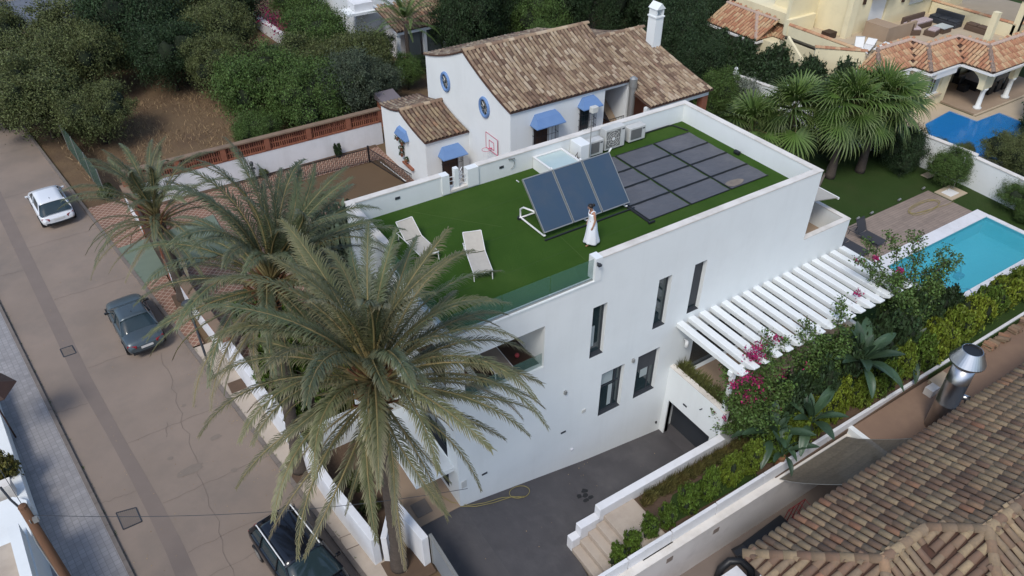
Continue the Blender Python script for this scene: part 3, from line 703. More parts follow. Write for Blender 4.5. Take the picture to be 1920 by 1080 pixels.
# pale limescale puddle on the stained mat is a thin deposit
stn = [o for o in C.objects if o.name.startswith('heating_mat') and 'stain' in o['label']][0]
obj('limescale_stain', MB().quad(*P), mat('limescale', (.30,.25,.19), .8, (.10,.09,.085), 2.2, .7), stn)
bb = MB(); bb.tube([(15.95,3.7,HR+.1),(15.95,3.95,HR+.1)],.09,10); obj('valve_box', bb, M_black, label='small black valve lying by the end parapet beside the mats', cat='valve')
# skylight box
SK = thing('skylight', 'white box skylight with a glass top against the rear parapet', 'skylight', (8.75,6.75,HR))
m_ = MB(); m_.box(8.0,6.05,HR-.05,8.06,7.45,8.62); m_.box(9.36,6.05,HR-.05,9.42,7.45,8.62); m_.box(8.06,6.05,HR-.05,9.36,6.11,8.62); m_.box(8.06,7.39,HR-.05,9.36,7.45,8.62)
obj('kerb_box', m_, M_white, SK)
m_ = MB(); m_.box(7.98,6.03,8.62,8.07,7.47,8.66); m_.box(9.35,6.03,8.62,9.44,7.47,8.66); m_.box(8.07,6.03,8.62,9.35,6.12,8.66); m_.box(8.07,7.38,8.62,9.35,7.47,8.66)
obj('frame', m_, M_whitem, SK); obj('glass_top', B(8.07,6.12,8.6,9.35,7.38,8.615), M_glassclear, SK)
# air conditioners
def ac(label, x0, x1, yf, z0, z1, d=.36, round_=True):
    t = thing('air_conditioner', label, 'air conditioner', ((x0+x1)/2,yf+d/2,z0-.08), 0, 'air conditioning units along the rear parapet')
    obj('casing', B(x0,yf,z0,x1,yf+d,z1), M_ac, t, bevel=.02)
    cx = x0+(x1-x0)*.40; cz = (z0+z1)/2; h = (z1-z0)
    if round_:
        g_ = MB(); R0 = min(h*.42,(x1-x0)*.36)
        for r_ in (R0, R0*.72, R0*.45): g_.tube([(cx+r_*math.cos(a*math.pi/9), yf-.012, cz+r_*math.sin(a*math.pi/9)) for a in range(19)], .008, 5, False)
        for a in range(8): g_.beam((cx, yf-.012, cz),(cx+R0*math.cos(a*math.pi/4), yf-.012, cz+R0*math.sin(a*math.pi/4)),.012,.012)
        f_ = obj('fan_guard', g_, M_ac, t)
        obj('fan_recess', MB().box(cx-R0,yf-.004,cz-R0,cx+R0,yf+.0005-.001,cz+R0), M_acgrille, t)
        hb = MB(); 
        hb.tube([(cx,yf-.03,cz),(cx,yf-.012,cz)],R0*.2,10)
        obj('fan_hub', hb, M_whitem, t)
    else:
        obj('fan_recess', B(x0+.08,yf-.004,z0+.1,x1-.22,yf-.001,z1-.08), M_acgrille, t)
        g_ = MB()
        for k in range(11): zz = z0+.12+(z1-z0-.22)*k/10; g_.beam((x0+.08,yf-.012,zz),(x1-.22,yf-.012,zz),.012,.01)
        obj('grille', g_, M_acgrille, t)
    obj('badge', B(x1-.18,yf-.004,z1-.16,x1-.05,yf-.001,z1-.1), M_anth, t)
    f_ = MB(); f_.box(x0+.1,yf+.02,z0-.08,x0+.16,yf+d,z0-.001); f_.box(x1-.16,yf+.02,z0-.08,x1-.1,yf+d,z0-.001); obj('feet', f_, M_black, t)
    return t
ac('small air conditioner half hidden behind the white cabinet', 10.42,11.15,6.85,8.22,8.88, round_=False)
ac('large air conditioner with a round fan, middle of the rear parapet', 11.32,12.38,6.95,8.2,9.14,.40)
ac('low air conditioner furthest right along the rear parapet', 12.68,13.58,7.0,8.2,8.84,.38, False)
obj('utility_cabinet', B(9.86,6.72,HR,10.38,7.47,8.92), M_white, label='white box cabinet between the skylight and the air conditioners', cat='cabinet', bevel=.015)
lb = MB(); lb.tube([(9.55,6.75,HR),(9.56,6.72,8.5),(9.7,6.7,8.72),(9.66,6.66,8.5),(9.8,6.68,8.4)],.022); lb.tube([(9.62,6.72,HR),(9.66,6.7,8.35),(9.75,6.7,8.45)],.02)
obj('pipework', lb, M_wood, label='tangle of brown pipes beside the skylight', cat='pipes')
FP = thing('flood_light', 'flood light on a thin mast in front of the finca wall', 'light', (10.32,6.9,HR))
obj('mast', MB().tube([(10.3,6.69,HR),(10.3,6.69,10.55)],.018,6), M_alu, FP); obj('lamp_head', B(10.16,6.5,10.35,10.46,6.72,10.6), M_ac, FP, bevel=.02)
# ---- cream loungers
def lounger(name, label, seat_m, frame_m, back=38, L=1.95, w=.62, group=None):
    t = thing(name, label, 'sun lounger', (0,0,0), 0, group)       # local: +x from foot to head
    s = MB(); f_ = MB(); hz = .33; hinge = 1.18; bl = L-hinge
    a = R(back); hx, hzz = hinge+bl*math.cos(a), hz+bl*math.sin(a)
    g_ = []
    for i in range(13):
        u = i/12; x = hinge*u; g_.append([(x, -w/2+w*v/4, hz-.018*math.sin(v/4*math.pi)+.012*math.sin(u*3)) for v in range(5)])
    obj('seat', MB().grid(g_), seat_m, t, world=False)
    g_ = []
    for i in range(9):
        u = i/8; g_.append([(hinge+.03+(hx-hinge)*u, -w/2+w*v/4, hz+.01+(hzz-hz)*u+.02*math.sin(u*math.pi)-.015*math.sin(v/4*math.pi)) for v in range(5)])
    obj('backrest', MB().grid(g_), seat_m, t, world=False)
    for s_ in (-1, 1):
        y = s_*(w/2+.012)
        f_.tube([(0,y,hz-.01),(hinge,y,hz),(L-.1,y,hz-.02)],.016,6); f_.tube([(hinge,y,hz),(hx,y,hzz)],.014,6)
    f_.tube([(0,-w/2,hz-.01),(0,w/2,hz-.01)],.016,6); f_.tube([(hx,-w/2,hzz),(hx,w/2,hzz)],.014,6); f_.tube([(L-.1,-w/2,hz-.02),(L-.1,w/2,hz-.02)],.014,6)
    obj('frame', f_, frame_m, t, world=False)
    for x, y, dx in ((.06,-w/2,-.06),(.06,w/2,-.06),(L-.25,-w/2,.06),(L-.25,w/2,.06)):
        obj('leg', MB().tube([(x,y,hz),(x+dx,y,0.0)],.017,6), frame_m, t, world=False)
    if frame_m is M_whitem:
        for s_ in (-1,1): obj('wheel', MB().tube([(L-.19,s_*(w/2+.03)-.012,.06),(L-.19,s_*(w/2+.03)+.012,.06)],.06,10), M_black, t, world=False)
    return t
L1 = lounger('sun_lounger', 'cream sun lounger standing clear on the turf roof, right of the palm fronds', M_sling, M_whitem, 36, group='cream loungers on the turf roof')
L1.location = (2.38,1.98,HR+.004); L1.rotation_euler = (0,0,math.atan2(1.85,.62))
dup(L1, (1.40,3.82,HR+.004), math.atan2(1.9,-.08), 'cream sun lounger half covered by the palm fronds near the roof corner')
L3 = lounger('sun_lounger', 'taupe cushioned lounger on the upstairs corner terrace', M_taupe, M_whitem, 30, 1.9, .66)
L3.location = (2.15,.35,5.155); L3.rotation_euler = (0,0,R(88))
# left cushion chair and red thing on corner terrace
CH = thing('terrace_chair', 'white low chair with a red and black cushion on the upstairs corner terrace', 'chair', (1.0,.9,5.15))
obj('seat', B(.65,.5,5.4,1.25,1.15,5.5), M_whitem, CH, bevel=.02); obj('cushion', B(.7,.75,5.505,1.0,1.1,5.6), mat('dark_red_cloth',(.10,.01,.015),.8), CH, bevel=.03)
for x, y in ((.68,.53),(1.22,.53),(.68,1.12),(1.22,1.12)): obj('leg', B(x-.02,y-.02,5.15,x+.02,y+.02,5.4), M_whitem, CH)
obj('beach_ball', MB().lathe((3.05,.95,5.16),[(.01,0),(.07,.03),(.09,.09),(.07,.15),(.01,.18)],10), mat('red_rubber',(.35,.05,.06),.5), label='small red ball on the floor of the corner terrace', cat='ball', smooth=True)

# ---- the woman
def skinned(name, joints, edges, m, parent, sub=2, root=0):
    me = bpy.data.meshes.new(name); me.from_pydata([j[0] for j in joints], edges, []); me.update(); me.materials.append(m)
    o = bpy.data.objects.new(name, me); C.objects.link(o); o.parent = parent
    md = o.modifiers.new('skin', 'SKIN'); md.use_smooth_shade = True
    sv = me.skin_vertices[0].data if me.skin_vertices else None
    if sv is None:
        bm = bmesh.new(); bm.from_mesh(me); bm.verts.layers.skin.verify(); bm.to_mesh(me); bm.free(); sv = me.skin_vertices[0].data
    for i, j in enumerate(joints):
        r_ = j[1]; sv[i].radius = r_ if isinstance(r_, tuple) else (r_, r_)
    sv[root].use_root = True
    if sub: s_ = o.modifiers.new('sub', 'SUBSURF'); s_.levels = s_.render_levels = sub
    return o
PW = thing('person', 'barefoot woman in a long white dress looking down as she walks on the turf', 'person', (6.66,1.78,HR+.005), R(168))
J = [((0,0,.92),(.13,.15)), ((.02,0,1.08),(.10,.125)), ((.03,0,1.26),(.105,.15)), ((.045,0,1.38),(.05,.055)), ((.075,0,1.45),(.05,.05)), ((.12,0,1.53),(.085,.075)), ((.16,0,1.60),(.075,.07)),   # spine, neck, head bent forward (0-6)
     ((.035,.16,1.33),.05), ((.0,.21,1.08),.038), ((.06,.20,.86),.028), ((.08,.19,.80),.026),        # left arm 7-10
     ((.035,-.16,1.33),.05), ((-.01,-.21,1.08),.038), ((.05,-.22,.86),.028), ((.07,-.215,.80),.026), # right arm 11-14
     ((.02,.09,.86),.085), ((.10,.09,.46),.055), ((.12,.085,.1),.035), ((.14,.085,.03),.035), ((.25,.09,.022),.022),   # left leg 15-19
     ((-.02,-.09,.86),.085), ((.02,-.09,.46),.055), ((-.16,-.085,.13),.035), ((-.14,-.085,.05),.033), ((-.02,-.09,.022),.022)]
Ed = [(0,1),(1,2),(2,3),(3,4),(4,5),(5,6),(2,7),(7,8),(8,9),(9,10),(2,11),(11,12),(12,13),(13,14),(0,15),(15,16),(16,17),(17,18),(18,19),(0,20),(20,21),(21,22),(22,23),(23,24)]
for (bx, by, bz, s_) in ((.08,.19,.80,1),(.07,-.215,.80,-1)):
    hi = 10 if s_ == 1 else 14
    for k in range(4):
        n_ = len(J); l = [.055,.065,.06,.045][k]; dx = (-.024+.016*k)
        J += [((bx+dx+.005,by,bz-.04),.011),((bx+dx+.012,by,bz-.04-l*.55),.0085),((bx+dx+.025,by-s_*.008,bz-.04-l),.007)]; Ed += [(hi,n_),(n_,n_+1),(n_+1,n_+2)]
    n_ = len(J); J += [((bx+.035,by-s_*.015,bz-.03),.011),((bx+.05,by-s_*.02,bz-.065),.008)]; Ed += [(hi,n_),(n_,n_+1)]
body = skinned('body', J, Ed, M_skin, PW, 2)
fc = MB(); fc.lathe((0,0,0),[(.001,-.02),(.012,-.01),(.014,0),(.004,.02)],8); fc.xf(Matrix.Translation((.215,0,1.53)) @ Matrix.Rotation(R(30),4,'Y'))
for s_ in (-1,1): fc.lathe((.205,s_*.028,1.56),[(.001,-.008),(.009,0),(.001,.008)],6); fc.lathe((.12,s_*.078,1.54),[(.002,-.025),(.014,0),(.002,.03)],6)
fc.box(.19,-.02,1.492,.2,.02,1.5)
obj('face_features', fc, M_skin, PW, world=False, smooth=True)
hr = MB(); prof = []
g_ = []
for i in range(9):
    th = math.pi*.62*i/8; row = []
    for j in range(17):
        ph = 2*math.pi*j/16; row.append((.125+.10*math.sin(th)*math.cos(ph), .092*math.sin(th)*math.sin(ph), 1.575+.105*math.cos(th)))
    g_.append(row)
hr.grid(g_); hr.xf(Matrix.Translation((.12,0,1.58)) @ Matrix.Rotation(R(-38),4,'Y') @ Matrix.Translation((-.135,0,-1.58)))
hr.lathe((.0,0,1.60),[(.01,-.055),(.05,-.03),(.058,0),(.04,.04),(.01,.055)],10)
obj('hair', hr, M_hair, PW, world=False, smooth=True)
g_ = []
for i, (z, rx, ry, cx) in enumerate([(1.30,.115,.15,.035),(1.24,.118,.165,.035),(1.12,.112,.142,.02),(1.0,.12,.15,.01),(.85,.16,.18,.0),(.6,.19,.20,.0),(.35,.235,.235,-.01),(.16,.28,.26,-.02),(.12,.285,.265,-.02)]):
    row = []
    for j in range(33):
        ph = 2*math.pi*j/32; w_ = 1+(.07*math.sin(ph*7+i*.4)+.03*math.sin(ph*12))*max(0,(1.05-z))
        row.append((cx+rx*math.cos(ph)*w_, ry*math.sin(ph)*w_, z+(.02*math.sin(ph*3) if z < .2 else 0)))
    g_.append(row)
dr = MB().grid(g_)
for s_ in (-1,1): dr.tube([(.12,s_*.08,1.28),(.10,s_*.09,1.37),(.03,s_*.09,1.41),(-.04,s_*.08,1.36),(-.07,s_*.07,1.28)],.02,6)
d_ = obj('dress', dr, M_dress, PW, world=False, smooth=True)
so = d_.modifiers.new('solid','SOLIDIFY'); so.thickness = .006

# ================================================================ CARS
def car(label, kind, paint, L, Wd, H, group=None, glass=M_dglass):
    """local: +x forward, centre on the ground"""
    t = thing('parked_car', label, 'car', (0,0,0), 0, group)
    h = L/2
    if kind == 'hatch': prof = [(-h,.42,.66,.80),(-h+.10,.30,.84,.93),(-h+.35,.24,.98,.97),(-h+.9,.2,1.0,1.0),(-.3,.2,.97,1.0),(.5,.2,.95,1.0),(.95,.2,.93,1.0),(h-.9,.2,.88,.985),(h-.4,.22,.76,.94),(h-.1,.28,.62,.84),(h,.38,.52,.70)]
    elif kind == 'saloon': prof = [(-h,.42,.70,.84),(-h+.08,.32,.90,.92),(-h+.4,.24,.97,.97),(-h+.9,.2,.98,1.0),(-.3,.2,.94,1.0),(.5,.2,.92,1.0),(.95,.2,.91,1.0),(h-.9,.2,.84,.985),(h-.4,.22,.72,.94),(h-.1,.28,.60,.84),(h,.38,.50,.70)]
    else: prof = [(-h,.42,.72,.86),(-h+.08,.30,.96,.93),(-h+.35,.24,1.06,.97),(-h+.9,.2,1.06,1.0),(-.3,.2,1.02,1.0),(.5,.2,.99,1.0),(1.05,.2,.98,1.0),(h-.85,.2,.92,.985),(h-.4,.22,.82,.94),(h-.1,.28,.68,.85),(h,.38,.56,.72)]
    g_ = []
    for x, zb, zt, w in prof:
        w = w*Wd/2; zm = zb+(zt-zb)*.55
        half = [(w*.82,zb),(w*.97,zb+.10),(w,zm),(w*.975,zt-.09),(w*.90,zt-.015),(w*.5,zt+.015)]
        row = [(x, y, z) for y, z in half]+[(x,0,zt+.02)]+[(x,-y,z) for y, z in half[::-1]]
        row.append(row[0]); g_.append(row)
    b = MB().grid(g_)
    for r_ in (g_[0], g_[-1]): b.quad(*(r_[:-1] if r_ is g_[0] else r_[:-1][::-1]))
    body = obj('body', b, paint, t, world=False, smooth=True)
    s_ = body.modifiers.new('s','SUBSURF'); s_.levels = s_.render_levels = 1
    zb = {'hatch':.93,'saloon':.90,'estate':1.0}[kind]
    if kind == 'hatch': cab = [(-h+.10,-.02),(-h+.58,.86),(-.9,1),(.25,1),(1.05,.02)]; 
    elif kind == 'saloon': cab = [(-h+.72,0),(-h+1.28,.86),(-.75,1),(.2,1),(1.02,.02)]
    else: cab = [(-h+.18,0),(-h+.5,.88),(-1.0,1),(.35,1),(1.25,.02)]
    dz_ = H-zb; st = []
    xb0, xb1, xr0, xr1 = cab[0][0], cab[-1][0], cab[1][0]+.05, cab[3][0]
    wb, wr = Wd/2*.90, Wd/2*.68
    N_ = 14
    def cabpt(x):   # height on centreline
        for (a, ha), (c_, hc) in zip(cab, cab[1:]):
            if a <= x <= c_: u = (x-a)/(c_-a); return ha+(hc-ha)*(u if c_ not in (cab[2][0], ) else math.sin(u*math.pi/2))
        return 0
    g_ = []
    for i in range(N_+1):
        x = xb0+(xb1-xb0)*i/N_; hh = max(cabpt(x), 0); zt = zb+dz_*hh*.965; w = wb+(wr-wb)*hh; wbb = wb*(1-.06*abs(2*i/N_-1)**3)
        g_.append([(x, wbb, zb-.06), (x, wbb+(w-wbb)*.5, zb+(zt-zb)*.5), (x, w, zt-.02*hh), (x, w*.6, zt+.02*hh), (x, 0, zt+.03*hh), (x, -w*.6, zt+.02*hh), (x, -w, zt-.02*hh), (x, -wbb-(w-wbb)*.5, zb+(zt-zb)*.5), (x, -wbb, zb-.06)])
    obj('windows', MB().grid(g_), glass, t, world=False, smooth=True)
    # roof skin
    g_ = []
    for i in range(9):
        x = xr0+(xr1-xr0)*i/8; hh = cabpt(x); zt = zb+dz_*hh*.965+.012; w = wb+(wr-wb)*hh+.012
        g_.append([(x,w+.012,zt-.075*hh),(x,w,zt-.01),(x,w*.6,zt+.028),(x,0,zt+.036),(x,-w*.6,zt+.028),(x,-w,zt-.01),(x,-w-.012,zt-.075*hh)])
    rf = obj('roof', MB().grid(g_), paint, t, world=False, smooth=True); so = rf.modifiers.new('so','SOLIDIFY'); so.thickness = .02; so.offset = -1
    # pillars
    pm = MB()
    for s2 in (-1, 1):
        def ps(x, hh): return (x, s2*(wb+(wr-wb)*hh+.014), zb+dz_*hh*.965-.01)
        pm.beam(ps(xb1-.03,.03), ps(xr1,.95), .05, .05); 
        w3 = .22 if kind == 'hatch' else (.09 if kind == 'saloon' else .10)
        pm.beam(ps(xb0+.10+w3*.5,.05), ps(xr0+.02+w3*.3,.93), w3, .04, up=(0,1,0)); pm.beam(ps(-.12,.0), ps(-.16,.97), .04, .06, up=(0,1,0))
        if kind == 'estate': pm.beam(ps(-1.25,.0), ps(-1.22,.97), .03, .08, up=(0,1,0))
    obj('pillars', pm, paint, t, world=False)
    # lamps, plate, mirrors
    red = mat('tail_lamp', (.22,.012,.018), .2, spec=.6); clear = mat('head_lamp', (.6,.62,.64), .1, spec=.8)
    zl = prof[1][2]-.14
    for s2 in (-1, 1):
        g2 = MB(); 
        g2.box(-.03,-.2,-.075,.06,.2,.075, Matrix.Translation((-h+.075, s2*(Wd/2*.70), zl-.03)) @ Matrix.Rotation(-s2*R(22),4,'Z') @ Matrix.Rotation(s2*R(10),4,'X'))
        obj('tail_light', g2, red, t, world=False, bevel=.03)
        g2 = MB(); g2.box(-.1,-.17,-.06,.04,.17,.06, Matrix.Translation((h-.22, s2*(Wd/2*.62), .55 if kind != 'estate' else .62)) @ Matrix.Rotation(s2*R(28),4,'Z'))
        obj('headlight', g2, clear, t, world=False, bevel=.03)
        mm = MB(); mm.box(-.05,-.08,-.045,.05,.08,.05, Matrix.Translation((.72, s2*(Wd/2+.05), zb+.05))); mm.beam((.72,s2*Wd/2*.9,zb+.0),(.72,s2*(Wd/2+.05),zb+.05),.06,.04)
        obj('mirror', mm, paint if kind != 'saloon' else M_black, t, world=False, bevel=.03)
        obj('door_seam', MB().beam((-.12,s2*(Wd/2*1.0+.001),.34),(-.12,s2*(Wd/2*.985),zb-.06),.012,.01), M_black, t, world=False)
    obj('number_plate', B(-h-.022,-.26,.56,-h-.008,.26,.67), mat('plate', (.6,.6,.58), .5), t, world=False)
    obj('badge', MB().tube([(-h+.02,0,zl-.02),(-h+.05,0,zl-.02)],.04,10), M_alu, t, world=False)
    bm_ = MB(); bm_.box(-h-.005,-Wd*.38,.30,-h+.06,Wd*.38,.42); obj('lower_bumper', bm_, M_black, t, world=False, bevel=.03)
    obj('windscreen_trim', MB().beam((xb1-.02,-wb*.86,zb-.0),(xb1-.02,wb*.86,zb-.0),.06,.03), M_black, t, world=False)
    obj('boot_line', MB().beam((-h+.035,-Wd*.40,zl-.125),(-h+.035,Wd*.40,zl-.125),.02,.012), M_black, t, world=False)
    an = MB(); an.lathe((xr0+.35,0,H-.02),[(.03,0),(.02,.05),(.006,.12)],6); obj('aerial', an, M_black, t, world=False)
    for x in (-h+.78, h-.80):
        for s2 in (-1, 1):
            w = thing_part('wheel', t, MB().tube([(x,s2*(Wd/2-.19),.32),(x,s2*(Wd/2-.005),.32)],.32,20), M_black)
            rm = MB().tube([(x,s2*(Wd/2-.03),.32),(x,s2*(Wd/2+.004),.32)],.21,14)
            q = obj('rim', rm, M_alu, w, world=False); q.location = (0,0,0)
            ar_ = MB(); ar_.tube([(x+.36*math.cos(a),s2*(Wd/2-.012),.32+.37*math.sin(a)) for a in [math.pi*k/8 for k in range(9)]],.022,6,False)
            obj('wheel_arch', ar_, M_black, t, world=False)
    return t
def thing_part(name, parent, mb, m): return obj(name, mb, m, parent, world=False, smooth=False)
P_white = mat('white_car_paint', (.66,.68,.70), .25, spec=.6); P_grey = mat('slate_grey_car_paint', (.075,.10,.115), .3, metal=.35, spec=.6, dirt=.3, dscale=3, dcol=(.11,.125,.13)); P_black = mat('black_car_paint', (.006,.007,.010), .08, spec=.7)
c1 = car('white hatchback parked against the right kerb', 'hatch', P_white, 4.25, 1.80, 1.42, 'cars parked along the kerb'); c1.location = (-9.86,30.35,0); c1.rotation_euler = (0,0,R(90+5.5))
c2 = car('slate grey saloon parked against the kerb in front of the palm fronds', 'saloon', P_grey, 4.4, 1.72, 1.41, 'cars parked along the kerb'); c2.location = (-7.93,16.75,0); c2.rotation_euler = (0,0,R(90+4.5))
obj('roof_scratch', MB().beam((-.25,.12,1.408),(.25,.10,1.412),.035,.006), M_alu, c2, world=False)
c3 = car('glossy black estate car with chrome roof rails at the bottom edge', 'estate', P_black, 4.65, 1.86, 1.50, 'cars parked along the kerb'); c3.location = (-5.72,.42,0); c3.rotation_euler = (0,0,R(-90+9))
for s_ in (-1,1): obj('roof_rail', MB().tube([(-1.75,s_*.62,1.49),(-1.6,s_*.625,1.54),(.1,s_*.63,1.54),(.25,s_*.63,1.49)],.02,6), M_whitem, c3, world=False)
obj('rear_spoiler', MB().box(-1.86,-.56,1.405,-1.62,.56,1.44), P_black, c3, world=False, bevel=.015)

# ---- street furniture
LP = thing('street_lamp', 'dark street lamp leaning over the pavement beside the grey saloon', 'street lamp', (-5.81,11.5,.1))
obj('pole', MB().tube([(-5.81,11.5,.1),(-5.81,11.5,.55),(-5.82,11.6,3.9)],[.09,.055,.045],10), M_anth, LP, smooth=True)
obj('lamp_head', MB().lathe((-5.82,11.6,3.85),[(.05,0),(.14,.08),(.24,.3),(.26,.34),(.1,.46),(.02,.5)],12), M_anth, LP, smooth=True)
obj('base', MB().lathe((-5.81,11.5,.1),[(.14,0),(.14,.05),(.09,.1),(.08,.4),(.05,.45)],12), M_black, LP)
struct('tree_pit', B(-5.4,10.1,.09,-4.75,10.8,.112), M_soil); struct('tree_pit', B(-4.75,4.1,.09,-3.99,5.3,.112), M_soil); struct('tree_pit', B(-6.0,17.3,.09,-5.1,18.4,.112), M_soil); struct('tree_pit', B(-3.45,-1.9,.09,-1.99,-.62,.112), M_soil)
UP = thing('utility_pole', 'leaning-looking brown timber utility pole beside the tiled pavement', 'utility pole', (-11.72,1.36,.1))
obj('pole', MB().tube([(-11.8,1.3,.1),(-11.72,1.36,4),(-11.68,1.38,7.0)],[.15,.125,.11],12), M_pole, UP, smooth=True)
obj('pole_cap', MB().lathe((-11.68,1.38,6.98),[(.115,0),(.10,.06),(.02,.1)],10), M_pole, UP)
bk = MB(); bk.tube([(-11.68,1.38,6.5),(-11.7,1.38,6.5)],.14,12); bk.tube([(-11.86,1.42,.3),(-11.86,1.42,5.5),(-11.78,1.40,6.4)],.02,6); bk.box(-11.62,1.2,6.45,-11.5,1.3,6.6)
obj('bracket', bk, M_alu, UP)
ins = MB(); ins.tube([(-11.72,1.45,6.7),(-11.9,1.7,7.1),(-12.0,1.95,7.4)],.03,6); obj('cable_arm', ins, M_anth, UP)
def cable(a, b, sag, label, r=.009):
    a = Vector(a); b = Vector(b); pts = []
    for i in range(25):
        u = i/24; p = a.lerp(b, u); p.z -= sag*4*u*(1-u); pts.append(p)
    obj('overhead_cable', MB().tube(pts, r, 5), M_anth, label=label, cat='cable', group='thin overhead cables')
cable((-11.65,1.4,6.6),(-1.2,-3.0,5.2),.5,'thin overhead cable crossing the street above the black car')
cable((-11.7,1.5,6.8),(-14.5,13,6.4),.3,'thin overhead cable from the timber pole along the left wall')
# left property
LW = wallseg('plot_wall', 'white plot wall with a planted top at the left edge', [(-13.0,7.55),(-13.8,15.5)], -.35, 0, .95, M_white, None)
obj('wall_block', MB().prism([(-13.02,7.5),(-13.02,5.6),(-14.6,5.3),(-14.6,7.9),(-13.4,7.9)], .96, 1.3), M_white, LW)
obj('inner_cap', MB().prism([(-13.35,8.2),(-14.2,8.2),(-14.2,8.6),(-13.35,8.6)], .96, 1.6), M_cope, LW)
RB = thing('roof_terrace_building', 'white flat-roofed building corner at the bottom left edge', 'building', (-13.5,3,0))
obj('walls', MB().prism([(-12.72,2.2),(-12.95,5.5),(-16,5.4),(-16,-4),(-12.3,-4)], 0, 2.1), M_white, RB)
obj('parapet', MB().prism([(-12.75,2.2),(-12.98,5.2),(-13.3,5.2),(-13.05,2.2)], 2.1, 2.7), M_white, RB)
obj('parapet', MB().prism([(-12.75,2.195),(-13.05,2.195),(-15,1.9),(-15,1.6),(-12.73,1.85)], 2.1, 2.5), M_white, RB)
obj('roof_floor', MB().prism([(-13.06,2.3),(-13.31,5.1),(-15.8,5.1),(-15.8,2.2)], 2.1, 2.13), M_pave, RB)
obj('garden_parasol', MB().lathe((-13.35,12.3,2.7),[(.95,0),(.97,.03),(.5,.25),(.05,.5)],6), M_wood, label='brown pointed tip of a parasol poking in at the left edge', cat='parasol')
sk2 = MB(); sk2.tube([(-13.35,12.3,0),(-13.35,12.3,3.2)],.03); obj('parasol_pole', sk2, M_wood, C.objects['garden_parasol'])

# ================================================================ POOL GARDEN
PL = thing('swimming_pool', 'rectangular turquoise swimming pool with white coping on the right', 'swimming pool', (29,-1.3,1.0))
px0, px1, py0, py1 = 24.6, 33.25, -3.0, .32
pb = MB(); pb.box(px0,py0,-.02,px1,py1,.0)
for a in ((px0-.2,py0-.2,-.02,px0,py1+.2,.99),(px1,py0-.2,-.02,px1+.2,py1+.2,.99),(px0,py0-.2,-.02,px1,py0,.99),(px0,py1,-.02,px1,py1+.2,.99)): pb.box(*a)
obj('basin', pb, M_pool, PL)
# the lawn has no hole here, so the basin rim stands above it: cope pieces sit on a platform
cpz = 1.045
x = px0-.2
k = 0
cop = MB()
while x < px1+.25:
    xe = min(x+.6, px1+.28); obj('coping_stone', B(x+.004,py1,1.0,xe-.004,1.02,cpz), M_white2, PL); obj('coping_stone', B(x+.004,py0-.32,1.0,xe-.004,py0,cpz), M_white2, PL); x = xe
    if xe >= px1+.28: break
y = py0
while y < py1-.01:
    ye = min(y+.56, py1); obj('coping_stone', B(px1,y+.004,1.0,px1+.3,ye-.004,cpz), M_white2, PL); obj('coping_stone', B(px0-.45,y+.004,1.0,px0,ye-.004,cpz), M_white2, PL); y = ye
obj('water', B(px0,py0,.88,px1,py1,.9), M_water, PL)
rb = thing('pool_robot', 'dark blue pool cleaning robot on the pool floor', 'pool cleaner', (28.3,-1.5,0))
obj('body', B(28.05,-1.72,.02,28.55,-1.35,.25), mat('robot_blue',(.02,.08,.2),.4), rb, bevel=.05)
obj('handle', MB().tube([(28.1,-1.4,.2),(28.05,-1.3,.5),(28.35,-1.2,.65),(28.55,-1.35,.5),(28.5,-1.5,.2)],.03,6), M_solar, rb)
obj('cable', MB().tube([(28.1,-1.7,.2),(27.2,-2.1,.4),(26.6,-2.6,.7),(26.3,-3.0,1.07),(26.0,-3.4,1.07)],.015,5), M_blue, rb)
wl_ = MB(); wl_.box(px0,py1-.012,.8,px1,py1-.002,.95); wl_.box(px1-.012,py0,.8,px1-.002,py1-.012,.95); obj('waterline_tiles', wl_, mat('waterline', (.04,.22,.30), .3, (.06,.30,.38), 8, .8), PL)
obj('pool_steps', B(24.6,-.9,.0,25.4,.3,.35).box(24.6,-.9,.35,25.0,.3,.6), M_pool, PL)
sk_ = MB(); 
for x in (27.5,30.5): sk_.box(x-.12,py1-.02,.45,x+.12,py1-.001,.6)
obj('wall_jet', sk_, M_dglass, PL)
struct('wooden_deck', B(20.5,1.03,.9,33.1,3.75,1.03), M_deck)
for i in range(2):
    d_ = lounger('sun_lounger', ['charcoal sun lounger with raised back on the deck by the balcony corner','low charcoal sun lounger nearest the pergola, half hidden'][i], M_dsling, M_anth, [62,8][i], 1.95, .66, 'charcoal loungers on the deck')
    d_.location = [(25.75,1.5,1.032),(24.2,1.35,1.032)][i]; d_.rotation_euler = (0,0,[R(92),R(92)][i])
dl = [(27.0,3.9),(28.1,3.85),(30.6,3.9),(32.9,3.95)]
for i, (x, y) in enumerate(dl):
    t = thing('garden_spotlight', 'small spotlight, %s along the lawn edge of the deck' % ['nearest the balcony','second','third','furthest'][i], 'garden light', (x,y,1.0), 0, 'spotlights along the deck edge')
    obj('body', MB().tube([(x-.1,y,1.12),(x+.1,y,1.16)],.06,8), M_alu, t); obj('spike', MB().tube([(x,y,.98),(x,y,1.1)],.02,6), M_black, t)
ho = MB(); pts = []
for k in range(75):
    a = k*.22; pts.append((31.2+1.25*math.cos(a)+.12*math.sin(a*.37), 2.75+.38*math.sin(a)+.1*math.cos(a*.31), 1.045+.0006*k))
ho.tube(pts, .014, 5); ho.tube([pts[-1],(32.6,2.2,1.05),(33.2,2.2,1.05)],.014,5)
obj('garden_hose', ho, M_rope, label='yellow hose coiled loosely on the wooden deck', cat='hose', smooth=True)
pts = [(-.1,.05,.03),(.5,-.25,-.07),(1.2,-.38,-.2),(2.0,-.42,-.36)]
for k in range(26): a = -1.6+k*.26; pts.append((2.35+.42*math.cos(a), -.35+.28*math.sin(a), dz(2.35+.42*math.cos(a))+.03+.001*k))
